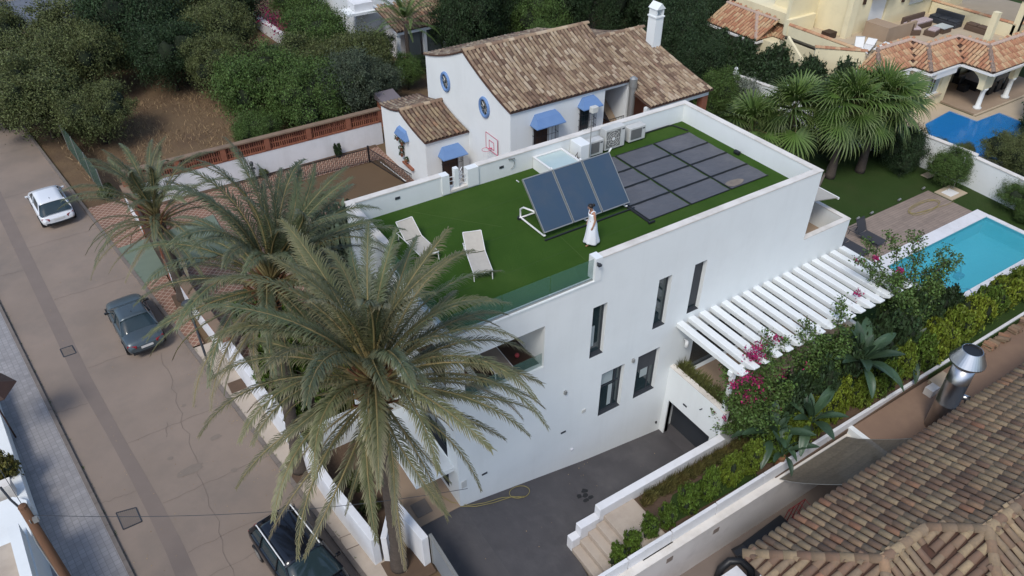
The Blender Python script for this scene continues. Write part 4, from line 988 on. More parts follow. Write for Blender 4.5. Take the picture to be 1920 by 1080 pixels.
pts += [(1.6,-.30,-.28),(.9,-.25,-.14),(.3,-.1,-.03),(-.2,.3,.06),(-.5,1.0,.06),(-.9,1.5,.06)]
sm_ = []
for a, b in zip(pts, pts[1:]):
    for u in (0, .5): sm_.append(tuple(Vector(a).lerp(Vector(b), u)))
obj('garden_hose', MB().tube([(p[0], p[1], max(p[2], dz(p[0])+.025)) for p in sm_], .014, 5), M_rope, label='yellow hose looped on the dark driveway at the house corner', cat='hose', smooth=True)
SHW = thing('garden_shower', 'thin outdoor shower on a square pad beside the deck', 'shower', (34.0,2.9,1.0))
obj('pad', B(33.25,2.35,.99,34.75,3.45,1.04), M_cream, SHW); obj('tray', B(33.5,2.6,1.04,34.3,3.2,1.06), M_whitem, SHW)
obj('pipe', MB().tube([(34.5,3.1,1.04),(34.5,3.1,3.0),(34.3,3.05,3.1)],.025,6), M_alu, SHW)
obj('paving_slab', B(34.4,4.6,.99,35.1,5.1,1.03), M_cream, label='pale slab in the lawn by the round bush', cat='slab')
ed = MB()
for a, b in (((30.2,8.5),(32.2,9.6)),((32.8,8.9),(35.0,10.2)),((27.5,7.1),(29.6,8.2))): ed.beam((*a,1.04),(*b,1.04),.12,.16)
obj('bed_edging', ed, M_kerb, label='low pale concrete edging between the palms and the lawn', cat='edging')
# white garden wall on the far side of the lawn
GW2 = thing('rear_garden_wall', 'tall white wall between the lawn and the yellow villa', 'wall', (35,6,1))
gpts = [(32.35,18.8),(33.1,14.2),(35.25,6.4),(35.45,3.0),(35.2,-1.0),(34.9,-6)]
for i in range(5):
    a = Vector(gpts[i]); b = Vector(gpts[i+1]); d = (b-a).normalized(); n = Vector((-d.y,d.x))*.25; zt = [3.0,3.0,2.9,2.75,2.7][i]
    obj('wall_section', MB().prism([tuple(a),tuple(b),tuple(b+n),tuple(a+n)], .5, zt), M_white, GW2)
    obj('coping', MB().prism([tuple(a-n*.15),tuple(b-n*.15),tuple(b+n*1.15),tuple(a+n*1.15)], zt, zt+.05), M_cope, GW2)
for i, (x, y) in enumerate([(32.35,18.75),(33.0,14.75)]):
    t = thing('wall_finial', ['white ball finial at the far end of the garden wall','white ball finial half way along the garden wall'][i], 'finial', (x,y,3.05), 0, 'ball finials on the garden wall')
    obj('pedestal', MB().lathe((x+.1,y,3.05),[(.2,0),(.2,.16),(.1,.2),(.1,.24)],8), M_white, t); obj('ball', MB().lathe((x+.1,y,3.28),[(.03,0),(.10,.04),(.14,.14),(.10,.24),(.02,.28)],12), M_white, t, smooth=True)
dpp = MB(); dpp.tube([(32.95,13.9,1),(32.95,13.9,2.5),(32.85,13.9,2.6)],.05,8); obj('outdoor_shower_post', dpp, M_anth, label='grey post shower in front of the white garden wall', cat='shower')

# ================================================================ TILED NEIGHBOUR, RIGHT
def tile_mesh(L=.46, r0=.122, r1=.102, seg=6):
    m_ = MB(); n_ = seg+1
    for (x, r_, dz_) in ((0, r0, .0), (L, r1, -.012)):
        for j in range(n_):
            a = math.pi*j/seg; m_.v.append((x, -r_*math.cos(a), r_*.80*math.sin(a)+dz_))
    for j in range(n_):
        a = math.pi*j/seg; m_.v.append((0, -(r0-.016)*math.cos(a), (r0-.016)*.8*math.sin(a)))
    for j in range(seg): m_.f.append((j, n_+j, n_+j+1, j+1)); m_.f.append((2*n_+j, j, j+1, 2*n_+j+1))
    return m_
TM = tile_mesh(); TME = TM.mesh('roof_tile', True); TME.materials.append(M_tile)
TV = np.array(TM.v); TF = TM.f
def tile_frames(surf, U, Vv, pitch=.29, step=.40, clip=None, rr=random.Random(5), jit=1.0):
    """surf(u,v)->Vector; tile axis runs up-slope (v), u across"""
    out = []
    nu = int(U/pitch)
    for i in range(nu+1):
        u = i*pitch+pitch*.5
        if u > U: break
        v = -.02
        while v < Vv-.12:
            uu = u+rr.uniform(-.012,.012)*jit
            if clip is None or clip(uu, v+.15):
                p = surf(uu, v); q = surf(uu, v+.3); s_ = surf(uu+.1, v)
                ax = (q-p).normalized(); sd_ = (s_-p); sd_ = (sd_-ax*sd_.dot(ax)).normalized(); up = ax.cross(sd_)
                if up.z < 0: sd_ = -sd_; up = ax.cross(sd_)
                up.normalize(); lift = .035+.022*0+rr.uniform(0,.01)
                o_ = p+up*lift
                tw = rr.uniform(-.03,.03)*jit; ax2 = (ax+sd_*tw+up*rr.uniform(.02,.05)).normalized(); sd2 = up.cross(ax2).normalized(); up2 = ax2.cross(sd2)
                out.append(Matrix(((ax2.x,sd2.x,up2.x,o_.x),(ax2.y,sd2.y,up2.y,o_.y),(ax2.z,sd2.z,up2.z,o_.z),(0,0,0,1))))
            v += step+rr.uniform(-.015,.015)*jit
    return out
def tiles_as_stuff(name, frames, m_, parent, scale=1.0):
    if not frames: return
    A = np.array([[list(r_) for r_ in f_] for f_ in frames]); tv = TV*np.array([scale if scale == 1 else 1, scale, scale])
    P = np.einsum('nij,vj->nvi', A[:, :3, :3], tv)+A[:, None, :3, 3]
    n_, k_ = P.shape[:2]; F = np.array(TF); F_ = (F[None]+(np.arange(n_)*k_)[:, None, None]).reshape(-1, 4)
    me = npmesh(name, P.reshape(-1, 3), F_, True)
    return obj(name, me, m_, parent, kind='stuff')
def npmesh(name, Vt, F, smooth=False, attr=None):
    me = bpy.data.meshes.new(name); k_ = F.shape[1]
    me.vertices.add(len(Vt)); me.vertices.foreach_set('co', np.ascontiguousarray(Vt, dtype=np.float32).ravel())
    me.loops.add(F.size); me.loops.foreach_set('vertex_index', F.astype(np.int32).ravel())
    me.polygons.add(len(F)); me.polygons.foreach_set('loop_start', np.arange(0, F.size, k_, dtype=np.int32)); me.polygons.foreach_set('loop_total', np.full(len(F), k_, dtype=np.int32))
    if smooth: me.polygons.foreach_set('use_smooth', np.ones(len(F), dtype=bool))
    if attr is not None:
        a = me.attributes.new('tt', 'FLOAT', 'POINT'); a.data.foreach_set('value', attr.astype(np.float32))
    me.update(calc_edges=True); return me
def ridge_tiles(mb_or_parent, a, b, m_, individual=True, step=.36, w=.13):
    a = Vector(a); b = Vector(b); d = (b-a); L = d.length; d.normalize(); n_ = max(1, int(L/step)); out = []
    sd_ = Vector((0,0,1)).cross(d).normalized(); up = d.cross(sd_)
    for i in range(n_):
        p = a+d*(L*i/n_); ax = (d+up*.05).normalized(); u2 = ax.cross(sd_)
        out.append(Matrix(((ax.x,sd_.x*1.35,u2.x*1.35,p.x),(ax.y,sd_.y*1.35,u2.y*1.35,p.y),(ax.z,sd_.z*1.35,u2.z*1.35,p.z),(0,0,0,1))))
    return out
NR = thing('tiled_house', 'house with an old clay barrel-tile roof filling the bottom right corner', 'house', (12,-10,0))
obj('walls', B(5.9,-16,-2.2,40,-8.45,2.9), M_white2, NR)
ze, p_, ye, xe = 3.0, .37, -8.02, 5.3
rA, rB = -10.65, -11.75            # ridge lines
zr1 = ze+p_*(ye-rA); zr2 = ze+p_*(ye-rB)
jx1 = xe+(ye-rA); jx2 = jx1+1.95; jx3 = jx2+(rA-rB)
bed = MB()
def NW(x, y): return Vector((x, y, ze+p_*(ye-y)))
bed.quad(NW(xe,ye),NW(jx1,rA),NW(jx2,rA),NW(jx3,rB),NW(40,rB),NW(40,ye))
yb1 = 2*rA-ye                      # far eave of the small hip
bed.quad((xe,ye,ze),(xe,yb1,ze),(jx1,rA,zr1))
bed.quad((jx1,rA,zr1),(xe,yb1,ze),(jx2+(rA-yb1)*0,yb1,ze),(jx2,rA,zr1))
xv = jx2+0                          # valley starts at the ridge junction
bed.quad((jx2,rA,zr1),(jx2,rA-5,zr1-p_*0-0),(jx3,rB,zr2)) if False else None
bed.quad((jx2,rA,zr1),(jx2-(rA-yb1),yb1,ze),(jx3-5.0,rB-5.0,zr2-5*p_),(jx3,rB,zr2))
bed.quad((jx3,rB,zr2),(jx3-5,rB-5,zr2-5*p_),(40,rB-5,zr2-5*p_),(40,rB,zr2))
bed.v = [(v[0], v[1], v[2]-.03) for v in bed.v]
obj('roof_bed', bed, M_tilebase, NR)
fas = MB(); fas.box(xe+.05,ye-.16,ze-.16,40,ye-.06,ze-.05); obj('eave_board', fas, M_wood, NR)
fr1 = tile_frames(lambda u, v: NW(xe+u, ye-v), 34, 3.75, .285, .40, lambda u, v: (v < u if u < jx1-xe else (v < ye-rA if u < jx2-xe else v < min(ye-rB, u-(jx2-xe)+(ye-rA)))))
fr2 = tile_frames(lambda u, v: Vector((xe+v, ye-u, ze+p_*v)), 5.2, 2.7, .285, .40, lambda u, v: v < min(u, 5.26-u))
# SE slope of the small hip: rises towards +y
fr3 = tile_frames(lambda u, v: Vector((xe+u, yb1+v, ze+p_*v)), 8, 2.65, .285, .40, lambda u, v: v < u and u < (jx2-xe)-(2.63-v)*1.0+0.0 and (xe+u) < jx2-(rA-(yb1+v))+.0)
# the taller hip end, facing down-street
def HE(u, v): return Vector((jx3-5+v, rB+ (5-0) - u, zr2-5*p_+p_*v))
fr4 = tile_frames(HE, 10, 5, .285, .40, lambda u, v: (abs(u-5) < 5-v) and not ((rB+5-u) > rA-(jx2-(jx3-5+v)) and (jx3-5+v) < jx2) )
fr5 = tile_frames(lambda u, v: Vector((jx3-5+u, rB-5+v, zr2-5*p_+p_*v)), 30, 5, .285, .40, lambda u, v: v < u)
hips = ridge_tiles(None,(xe+.02,ye,ze+.05),(jx1,rA,zr1+.08),None)+ridge_tiles(None,(jx1,rA,zr1+.08),(jx2,rA,zr1+.08),None)+ridge_tiles(None,(jx2,rA,zr1+.08),(jx3,rB,zr2+.08),None)+ridge_tiles(None,(jx3,rB,zr2+.08),(40,rB,zr2+.08),None)+ridge_tiles(None,(jx3-4.8,rB-4.8,zr2-4.8*p_+.06),(jx3,rB,zr2+.08),None)+ridge_tiles(None,(xe,yb1,ze+.05),(jx1,rA,zr1+.08),None)
camp = cam.location
allf = fr1+fr2+fr3+fr4+fr5+hips
f_c, r_c, u_c = [cam.matrix_basis.to_3x3().col[i] for i in (2, 0, 1)]
fwd = -Vector(f_c)
def infr(p):
    d = Vector(p)-camp; z = d.dot(fwd); return z > 0 and abs(d.dot(Vector(r_c)))/z < .70 and abs(d.dot(Vector(u_c)))/z < .395
vis = [(( M_.translation-camp).length, i) for i, M_ in enumerate(allf) if infr(M_.translation)]
vis.sort(); ind = set(i for _, i in vis[:296])
for i, M_ in enumerate(allf):
    if i in ind:
        o = bpy.data.objects.new('roof_tile', TME); C.objects.link(o); o.parent = NR
        o.matrix_parent_inverse = Matrix.Translation(-Vector(NR.location)); o.matrix_basis = M_
tiles_as_stuff('roof_tiles', [M_ for i, M_ in enumerate(allf) if i not in ind], M_tile_s, NR)
# steel flue
FL = thing('steel_flue', 'shiny stainless steel flue with a conical cowl beside the tiled roof', 'chimney flue', (17.45,-7.25,.7))
obj('duct', MB().lathe((17.42,-7.2,1.0),[(.40,-.3),(.40,1.05),(.405,1.06),(.405,1.1),(.40,1.11),(.40,2.2),(.405,2.21),(.405,2.25),(.40,2.26),(.40,3.0)],28), M_steel, FL, smooth=True)
obj('collar', MB().lathe((17.42,-7.2,3.98),[(.44,0),(.44,.06),(.36,.08),(.36,.26)],28), M_steel, FL, smooth=True)
obj('cowl', MB().lathe((17.42,-7.2,4.22),[(.60,-.06),(.62,-.06),(.62,.0),(.36,.50),(.34,.50)],36,False), M_steel, FL)
obj('throat', MB().lathe((17.42,-7.2,4.15),[(.335,0),(.335,.52)],20,True), M_black, FL)
eb = MB(); eb.tube([(17.8,-7.35,2.3),(17.95,-7.6,2.3),(17.95,-7.75,1.9),(17.7,-7.6,1.2)],.13,10); obj('elbow', eb, M_steel, FL, smooth=True)
# loose tile stacks on the terrace
for i, (x, y, n_, rz) in enumerate([(21.5,-5.95,5,.3),(22.6,-5.95,4,-.2),(23.6,-5.95,6,.1),(24.6,-5.95,5,.5),(25.6,-5.9,4,.1),(26.6,-5.9,6,.4)]):
    t = thing('tile_stack', 'stack of spare roof tiles, number %d from the flue along the terrace wall' % (i+1), 'roof tiles', (x,y+.12,.70), 0, 'spare tiles along the terrace wall')
    t['label'] = ['short stack of spare tiles nearest the flue','low leaning stack of spare tiles, second from the flue','taller stack of spare tiles, third from the flue','crooked stack of spare tiles, fourth from the flue','small stack of spare tiles, fifth from the flue','furthest stack of spare tiles at the right edge'][i]
    for k in range(n_):
        for q in range(2):
            o = bpy.data.objects.new('roof_tile', TME); C.objects.link(o); o.parent = t
            o.location = (q*.27-.1+rng.uniform(-.04,.04), rng.uniform(-.06,.06)-.1, .02+.05*k); o.rotation_euler = (0,0,R(90)+rz+rng.uniform(-.15,.15))
obj('concrete_pallet', B(19.3,-6.15,.7,20.3,-5.6,.88), M_cream, label='pale slatted slab leaning by the terrace wall near the flue', cat='slab')
obj('drain_box', B(18.6,-6.2,.7,19.1,-5.85,1.05), M_cope, label='small white box on the terracotta terrace behind the flue', cat='box')
# shade net over the narrow yard
SN = thing('shade_net', 'sagging grey shade net stretched over the narrow yard', 'net', (12,-7,1.6))
g_ = []
for i in range(13):
    x = 10.4+3.8*i/12; g_.append([(x+.3*(v/6), -5.62-2.5*v/6, .5+2.2*(v/6)**1.2-.28*math.sin(math.pi*i/12)*math.sin(math.pi*v/6)) for v in range(7)])
obj('mesh_cloth', MB().grid(g_), M_net, SN)
obj('wire', MB().tube([g_[0][v] for v in range(7)],.012,5).tube([g_[-1][v] for v in range(7)],.012,5).tube([r_[0] for r_ in g_],.012,5), M_alu, SN)
# bbq and rack in the yard
BQ = thing('covered_barbecue', 'black covered barbecue in the narrow yard by the roof eave', 'barbecue', (8.9,-6.6,-1.7))
obj('cover', MB().prism([(7.9,-6.95),(10.2,-6.9),(10.2,-6.2),(7.9,-6.3)], -1.69, lambda x, y: -.72+.08*math.sin(x*3)), M_black, BQ, bevel=.06)
obj('hood', MB().tube([(7.6,-6.55,-.95),(8.0,-6.6,-.75)],[.32,.25],10), M_black, BQ)
RK = thing('red_rack', 'red metal rack tucked under the tiled eave', 'rack', (10.7,-6.8,-1.7))
rk = MB()
red_ = mat('dark_red_metal', (.20,.02,.025), .5)
for x in (10.3,10.6,10.9,11.2): rk.tube([(x,-7.1,-1.69),(x,-7.1,-.6),(x,-6.4,-.4),(x,-6.3,-1.69)],.018,5)
rk.tube([(10.3,-6.4,-.4),(11.2,-6.4,-.4)],.018,5); obj('bars', rk, red_, RK); obj('shelf', B(10.3,-7.1,-1.1,11.2,-6.45,-1.07), red_, RK)
CB = thing('yard_chest', 'white chest with a black curved chair beside it at the bottom edge', 'chest', (6.6,-7.3,-1.7))
obj('box', B(6.1,-8.0,-1.69,7.1,-6.95,-.65), M_white2, CB); obj('lid', B(6.07,-8.03,-.65,7.13,-6.92,-.6), M_white2, CB)
obj('black_chair', MB().tube([(6.6,-6.65,-1.6),(6.75,-6.6,-.9),(7.05,-6.65,-.62),(7.4,-6.85,-.62),(7.55,-7.2,-.8),(7.5,-7.5,-1.3)],.14,8), M_black, label='black curved garden chair back beside the white chest', cat='chair', smooth=True)
# ================================================================ THE FINCA
F = thing('finca_house', 'white Andalusian house with old tiled gable roofs and blue awnings behind the turf roof', 'house', (16,20,0))
fx0, fx1, fy0, fy1, fe, fr_y, frz = 12.2, 20.4, 15.8, 25.45, 6.35, 20.6, 8.05
def sag(y, ya, yb, za, zb, s=.16):
    u = (y-ya)/(yb-ya); return za+(zb-za)*u - s*4*u*(1-u)
fw = MB()
wall(fw, 'y', fy0, .25, fx0, fx1, -.03, fe, [(13.7,14.7,2.9,5.3),(16.8,17.55,4.0,5.6),(18.5,20.15,3.3,6.1)])
n_ = 14
def prof(x, ya, yr, yb, za, zr, zb, x1, base=-.03):
    P = [(x,ya,base)]
    for i in range(n_+1): y = ya+(yr-ya)*i/n_; P.append((x,y,sag(y,ya,yr,za,zr)))
    for i in range(1,n_+1): y = yr+(yb-yr)*i/n_; P.append((x,y,sag(y,yb,yr,zb,zr)))
    P.append((x,yb,base)); return P
def gable(mb, x, t, *a):
    P = prof(x, *a, x1=0); Q = [(p[0]+t, p[1], p[2]) for p in P]; n = len(mb.v); k = len(P); mb.v += P+Q
    c0 = n
    mb.f.append(tuple(range(n, n+k))[::-1] if t > 0 else tuple(range(n, n+k))); mb.f.append(tuple(range(n+k, n+2*k)) if t > 0 else tuple(range(n+k, n+2*k))[::-1])
    for i in range(k): j = (i+1) % k; mb.f.append((n+i, n+j, n+k+j, n+k+i))
gb = MB(); gable(gb, fx0-.002, .25, fy0+.001, fr_y, fy1, fe, frz, fe)
obj('gable_wall', gb, M_white, F); obj('front_wall', fw, M_white, F)
ob = MB(); gable(ob, fx1-.25, .25, fy0+.251, fr_y, fy1, 5.9, frz-.1, 5.9); obj('far_gable_wall', ob, M_white, F)
obj('rear_wall', B(fx0,fy1-.25,-.03,fx1,fy1,fe), M_white, F)
def roof_slope(parent, x0, x1, ya, yr, za, zr, name, m_=M_tile_f, s=.16, over=.12, pitch=.25, step=.38, base=True, ov0=None):
    """slope from eave (ya) to ridge (yr)"""
    d = 1 if yr > ya else -1; Lp = abs(yr-ya)
    def Z(v): return sag(ya+d*v, ya, yr, za, zr, s)
    def sf(u, v): return Vector((x0+u, ya+d*(v-over), Z(max(v-over,-.3))+.05))
    b = MB(); g_ = []
    for i in range(11): v = -over+(Lp+over)*i/10; g_.append([(x0, ya+d*v, Z(v)+.03), (x1, ya+d*v, Z(v)+.03)])
    b.grid(g_); o = obj(name+'_bed', b, M_tilebase, parent); so = o.modifiers.new('so','SOLIDIFY'); so.thickness = .08
    fr_ = tile_frames(sf, x1-x0-.05, Lp+over, pitch, step)
    tiles_as_stuff(name+'_tiles', fr_, m_, parent, .86)
roof_slope(F, fx0-.08, fx1+.3, fy0, fr_y, fe, frz, 'front_roof'); roof_slope(F, fx0-.08, fx1+.3, fy1, fr_y, fe, frz, 'rear_roof')
tiles_as_stuff('ridge_tiles', ridge_tiles(None,(fx0-.1,fr_y,frz+.09),(fx1+.3,fr_y,frz+.09),None), M_tile_f, F)
# lower second block
roof_slope(F, fx1-.1, 25.1, 14.0, 20.6, 5.35, 7.0, 'second_front_roof', s=.12); roof_slope(F, fx1+.3, 25.1, 25.4, 20.6, 5.5, 7.0, 'second_rear_roof')
tiles_as_stuff('ridge_tiles', ridge_tiles(None,(20.9,20.6,7.1),(25.2,20.6,7.1),None), M_tile_f, F)
g2 = MB(); gable(g2, 24.7, .25, 15.5, 20.6, 25.4, 5.3, 6.9, 5.4); g2.box(20.4,25.1,-.03,24.7,25.35,5.4); obj('second_block_walls', g2, M_white, F)
obj('porch_beam', B(20.2,14.12,4.95,25.0,14.35,5.25), M_white, F)
for x in (20.5,22.7,24.75): obj('brick_pillar', B(x-.22,14.1,-.03,x+.22,14.5,4.948), M_brick, F)
obj('porch_back_wall', B(20.4,17.5,-.03,24.7,17.7,5.2), M_pot, F)
obj('roof_balcony_floor', B(18.45,16.05,3.1,20.15,19.0,3.25), M_pot, F)
bw_ = MB(); bw_.box(18.2,19.0,3.0,20.15,19.2,6.6); bw_.box(18.2,16.05,3.0,18.4,19.0,6.6); obj('balcony_back_wall', bw_, mat('brown_interior', (.16,.09,.06), .85, (.11,.06,.04), 2, .8), F)
obj('water_tank', MB().lathe((18.8,17.0,3.26),[(.3,0),(.32,.1),(.32,1.4),(.1,1.6)],14), M_white2, F)
obj('brick_pillar', B(19.1,17.9,3.25,19.45,18.3,6.4), M_brick, F)
obj('stair_tiles', MB().quad((19.6,16.1,3.4),(20.1,16.1,3.4),(20.1,19,5.6),(19.6,19,5.6)), M_tile_f, F)
rl = MB()
for k in range(14): x = 18.55+.12*k; rl.tube([(x,15.9,3.3),(x,15.9,4.15)],.012,4)
rl.beam((18.5,15.9,4.15),(20.15,15.9,4.15),.03,.03); obj('balcony_railing', rl, M_iron, F)
# doors, windows with grilles and blue awnings
def awn(u0, u1, z, y=None, x=None, d=.75, h=.42, label=None):
    m_ = MB(); e = .28
    if y is not None: P = lambda u, o, zz: (u, y-o, zz)
    else: P = lambda u, o, zz: (x-o, u, zz)
    a,b,c,d_ = P(u0,.0,z), P(u1,.0,z), P(u1,d,z), P(u0,d,z); t0, t1 = P(u0+e,.0,z+h+.12), P(u1-e,.0,z+h+.12); m0, m1 = P(u0+e*.75,d*.55,z+h), P(u1-e*.75,d*.55,z+h)
    m_.quad(d_,c,m1,m0); m_.quad(m0,m1,t1,t0); m_.quad(a,d_,m0,t0); m_.quad(c,b,t1,m1); m_.quad(a,b,c,d_)
    a2,b2,c2,d2 = [(*q[:2], q[2]-.05) for q in (a,b,c,d_)]; m_.quad(d2,c2,c,d_); m_.quad(a2,d2,d_,a); m_.quad(c2,b2,b,c)
    return m_
def grille(u0, u1, z0, z1, y, d, nb=7):
    g_ = MB()
    for k in range(nb+1): u = u0+(u1-u0)*k/nb; g_.tube([(u,y-d,z0),(u,y-d,z1)],.011,4)
    for s_ in (u0,u1):
        for k in range(1,4): g_.tube([(s_,y-d*k/4,z0),(s_,y-d*k/4,z1)],.011,4)
    for k in range(5):
        z = z0+(z1-z0)*k/4; g_.tube([(u0,y-.01,z),(u0,y-d,z),(u1,y-d,z),(u1,y-.01,z)],.013,4)
    return g_
obj('blue_awning', awn(13.45,15.35,5.3,y=fy0,d=.7), M_blue, F); obj('blue_awning', awn(16.6,17.95,5.6,y=fy0,d=.6,h=.35), M_blue, F)
obj('window_grille', grille(13.6,15.1,2.7,5.28,fy0,.35), M_iron, F); obj('window_grille', grille(16.7,17.7,4.0,5.55,fy0,.35,6), M_iron, F)
obj('door', B(13.71,fy0+.12,2.9,14.69,fy0+.18,5.29), M_wood, F); obj('window', B(16.81,fy0+.12,4.01,17.54,fy0+.18,5.59), M_dglass, F)
obj('window_sill', B(16.6,fy0-.4,3.93,17.8,fy0-.002,3.995), M_pot, F); obj('window_sill', B(13.5,fy0-.4,2.6,15.2,fy0-.002,2.68), M_pot, F)
for x in (19.1,19.8): pass
obj('metal_flue', MB().lathe((20.3,15.55,3.0),[(.19,0),(.19,3.0),(.23,3.02),(.23,3.5),(.1,3.6)],16), M_alu, F, smooth=False)
# round windows on the gable
for cy, cz in ((22.93,5.54),(18.43,5.63)):
    rg = MB()
    rg.tube([(fx0-.035, cy+.46*math.cos(a*math.pi/12), cz+.52*math.sin(a*math.pi/12)) for a in range(25)], .095, 8, False)
    w = obj('round_window', rg, M_blue, F)
    dk = MB().quad(*[(fx0-.012, cy+.42*math.cos(a*math.pi/10), cz+.48*math.sin(a*math.pi/10)) for a in range(20)]); q = obj('pane', dk, M_dglass, w); q.location = (0,0,0)
    rs = MB()
    for k in range(8):
        a = k*math.pi/4; a2 = a+math.pi/4
        rs.tube([(fx0-.03, cy+.36*math.cos(a), cz+.40*math.sin(a)), (fx0-.03, cy+.10*math.cos(a+.4), cz+.11*math.sin(a+.4)), (fx0-.03, cy+.36*math.cos(a2), cz+.40*math.sin(a2))], .022, 5)
    q = obj('tracery', rs, M_alu, w); q.location = (0,0,0)
# basketball hoop
HPp = thing('basketball_hoop', 'pink framed basketball hoop on the white gable wall', 'basketball hoop', (12.1,17.7,3.6))
pk = mat('pink_frame', (.50,.10,.16), .5); g_ = MB()
def rect(mb, y0_, y1_, z0_, z1_, x): mb.tube([(x,y0_,z0_),(x,y1_,z0_),(x,y1_,z1_),(x,y0_,z1_),(x,y0_,z0_)],.022,5)
rect(g_,17.0,18.25,3.3,4.25,12.12); rect(g_,17.4,17.9,3.45,3.9,12.12); obj('backboard_frame', g_, pk, HPp)
obj('backboard', B(12.13,17.0,3.3,12.15,18.25,4.25), M_white, HPp)
g_ = MB(); g_.tube([(11.75+.23*math.cos(a*math.pi/8), 17.65+.23*math.sin(a*math.pi/8), 3.5) for a in range(17)],.014,5,False); g_.tube([(12.12,17.65,3.5),(11.98,17.65,3.5)],.04,6); obj('rim', g_, pk, HPp)
g_ = MB()
for k in range(10):
    a = k*math.pi/5; g_.tube([(11.75+.23*math.cos(a),17.65+.23*math.sin(a),3.5),(11.75+.16*math.cos(a+.3),17.65+.16*math.sin(a+.3),3.28),(11.75+.14*math.cos(a),17.65+.14*math.sin(a),3.05)],.008,4)
obj('net', g_, M_whitem, HPp)
# chimney
CHM = MB(); CHM.box(24.35,18.6,5.6,24.95,19.3,8.3); ch = obj('chimney', CHM, M_white, F)
c2_ = MB(); c2_.prism([(24.30,18.55),(25.0,18.55),(25.0,19.35),(24.30,19.35)], 8.3, 8.38); c2_.box(24.36,18.61,8.38,24.44,19.29,8.8); c2_.box(24.86,18.61,8.38,24.94,19.29,8.8)
c2_.quad((24.3,18.55,8.8),(24.3,19.35,8.8),(24.65,19.35,9.15),(24.65,18.55,9.15)); c2_.quad((24.65,18.55,9.15),(24.65,19.35,9.15),(25.0,19.35,8.8),(25.0,18.55,8.8)); c2_.quad((24.3,18.55,8.8),(24.65,18.55,9.15),(25.0,18.55,8.8))
q = obj('chimney_cap', c2_, M_white, ch); q.location = (0,0,0)
# the small wing
WG = F
wy0, wy1, wr, we, wz = 20.4, 26.4, 23.55, 3.42, 4.1
gb = MB(); gable(gb, 9.35, .25, wy0, wr, wy1, we, wz, we); obj('wing_gable', gb, M_white, F)
ww = MB(); wall(ww, 'y', wy0, .25, 9.602, fx0, -.03, we, [(10.35,11.45,.0,2.25)]); obj('wing_wall', ww, M_white, F); obj('wing_wall', B(9.602,wy1-.25,-.03,fx0,wy1,we), M_white, F)
roof_slope(F, 9.28, fx0-.02, wy0, wr, we, wz, 'wing_front_roof', M_tile_s, .10, pitch=.26, step=.40); roof_slope(F, 9.28, fx0-.02, wy1, wr, we, wz, 'wing_rear_roof', s=.10)
tiles_as_stuff('ridge_tiles', ridge_tiles(None,(9.3,wr,wz+.09),(12.15,wr,wz+.09),None), M_tile_f, F)
obj('door', B(10.36,wy0+.1,.0,11.44,wy0+.16,2.24), M_wood, F); obj('blue_awning', awn(10.1,11.75,2.35,y=wy0,d=.7,h=.38), M_blue, F)
obj('door_grille', grille(10.3,11.6,.1,2.3,wy0,.3,7), M_iron, F)
obj('blue_awning', awn(22.6,24.1,2.6,x=9.35,d=.28,h=.4), M_blue, F)
obj('brick_sill', B(9.16,22.2,.78,9.345,23.5,.9), M_brick, F)
gp = random.Random(9)
for i, (y, z) in enumerate([(24.0,2.25),(23.35,2.2),(23.5,1.75),(23.55,1.35),(22.95,1.2)]):
    t = thing('wall_pot', 'wall pot of green plants, %s of the five under the small blue awning' % ['topmost left','topmost right','middle','fourth down','lowest right'][i], 'plant pot', (9.3,y,z), 0, 'plant pots hung on the finca wall')
    obj('pot', MB().lathe((9.2,y,z-.18),[(.06,0),(.1,.1),(.12,.18)],10), M_pot, t)
    m_ = MB()
    for k in range(90):
        a, b, r_ = gp.uniform(0,6.28), gp.uniform(-.6,1.3), gp.uniform(.12,.2); p = Vector((9.2+r_*math.cos(a)*math.cos(b), y+r_*math.sin(a)*math.cos(b), z+.03+r_*math.sin(b)))
        u = Vector((gp.gauss(0,1),gp.gauss(0,1),gp.gauss(0,1))).normalized()*.045; v = u.orthogonal().normalized()*.03; m_.quad(p-u,p+v,p+u,p-v)
    obj('foliage', m_, M_leafC, t)
# terrace of the finca, sunken pit with railings
tr = MB(); PZ = .012
for a in ((-5.1,20.9+0,1.9,28.05),(1.9,26.05,9.35,28.05),(8.85,13,9.35,26.05),(1.9,9.5,8.85,22.0),(-5.1,9.5,1.9,20.9),(9.35,9.5,26,15.8),(9.35,15.8,12.2,20.4)):
    tr.quad((a[0],a[1],PZ),(a[2],a[1],PZ),(a[2],a[3],PZ),(a[0],a[3],PZ))
struct('finca_terrace', tr, M_redbrick)
struct('covered_pit_floor', B(1.9,22.0,-.028,8.85,26.05,-.02), mat('brown_cover', (.095,.058,.03), .9, (.13,.085,.045), .7, .9, dirt=.4))
PT = MB(); PT.tube([(8.6,25.7,.0),(8.7,22.2,.25)],.03,6); obj('white_pipe', PT, M_whitem, label='white pipe lying along the edge of the brown covered pit', cat='pipe')
RLg = thing('pit_railing', 'dark wrought iron railing with scrolls around the brown pit', 'railing', (8,26,0))
def rail(a, b, h=.95, n=None):
    a = Vector((*a,0)); b = Vector((*b,0)); L = (b-a).length; n = n or int(L/.13); g_ = MB()
    for k in range(n+1):
        p = a.lerp(b, k/n); g_.tube([(p.x,p.y,.02),(p.x,p.y,h)],.014,4)
        if k < n and k % 2 == 0:
            q = a.lerp(b, (k+1)/n); 
            for z in (.3,.62): g_.tube([(p.x,p.y,z),(q.x,q.y,z+.12),(p.x,p.y,z+.24)],.012,4)
    g_.beam((a.x,a.y,h),(b.x,b.y,h),.05,.03); g_.beam((a.x,a.y,.1),(b.x,b.y,.1),.03,.02); return g_
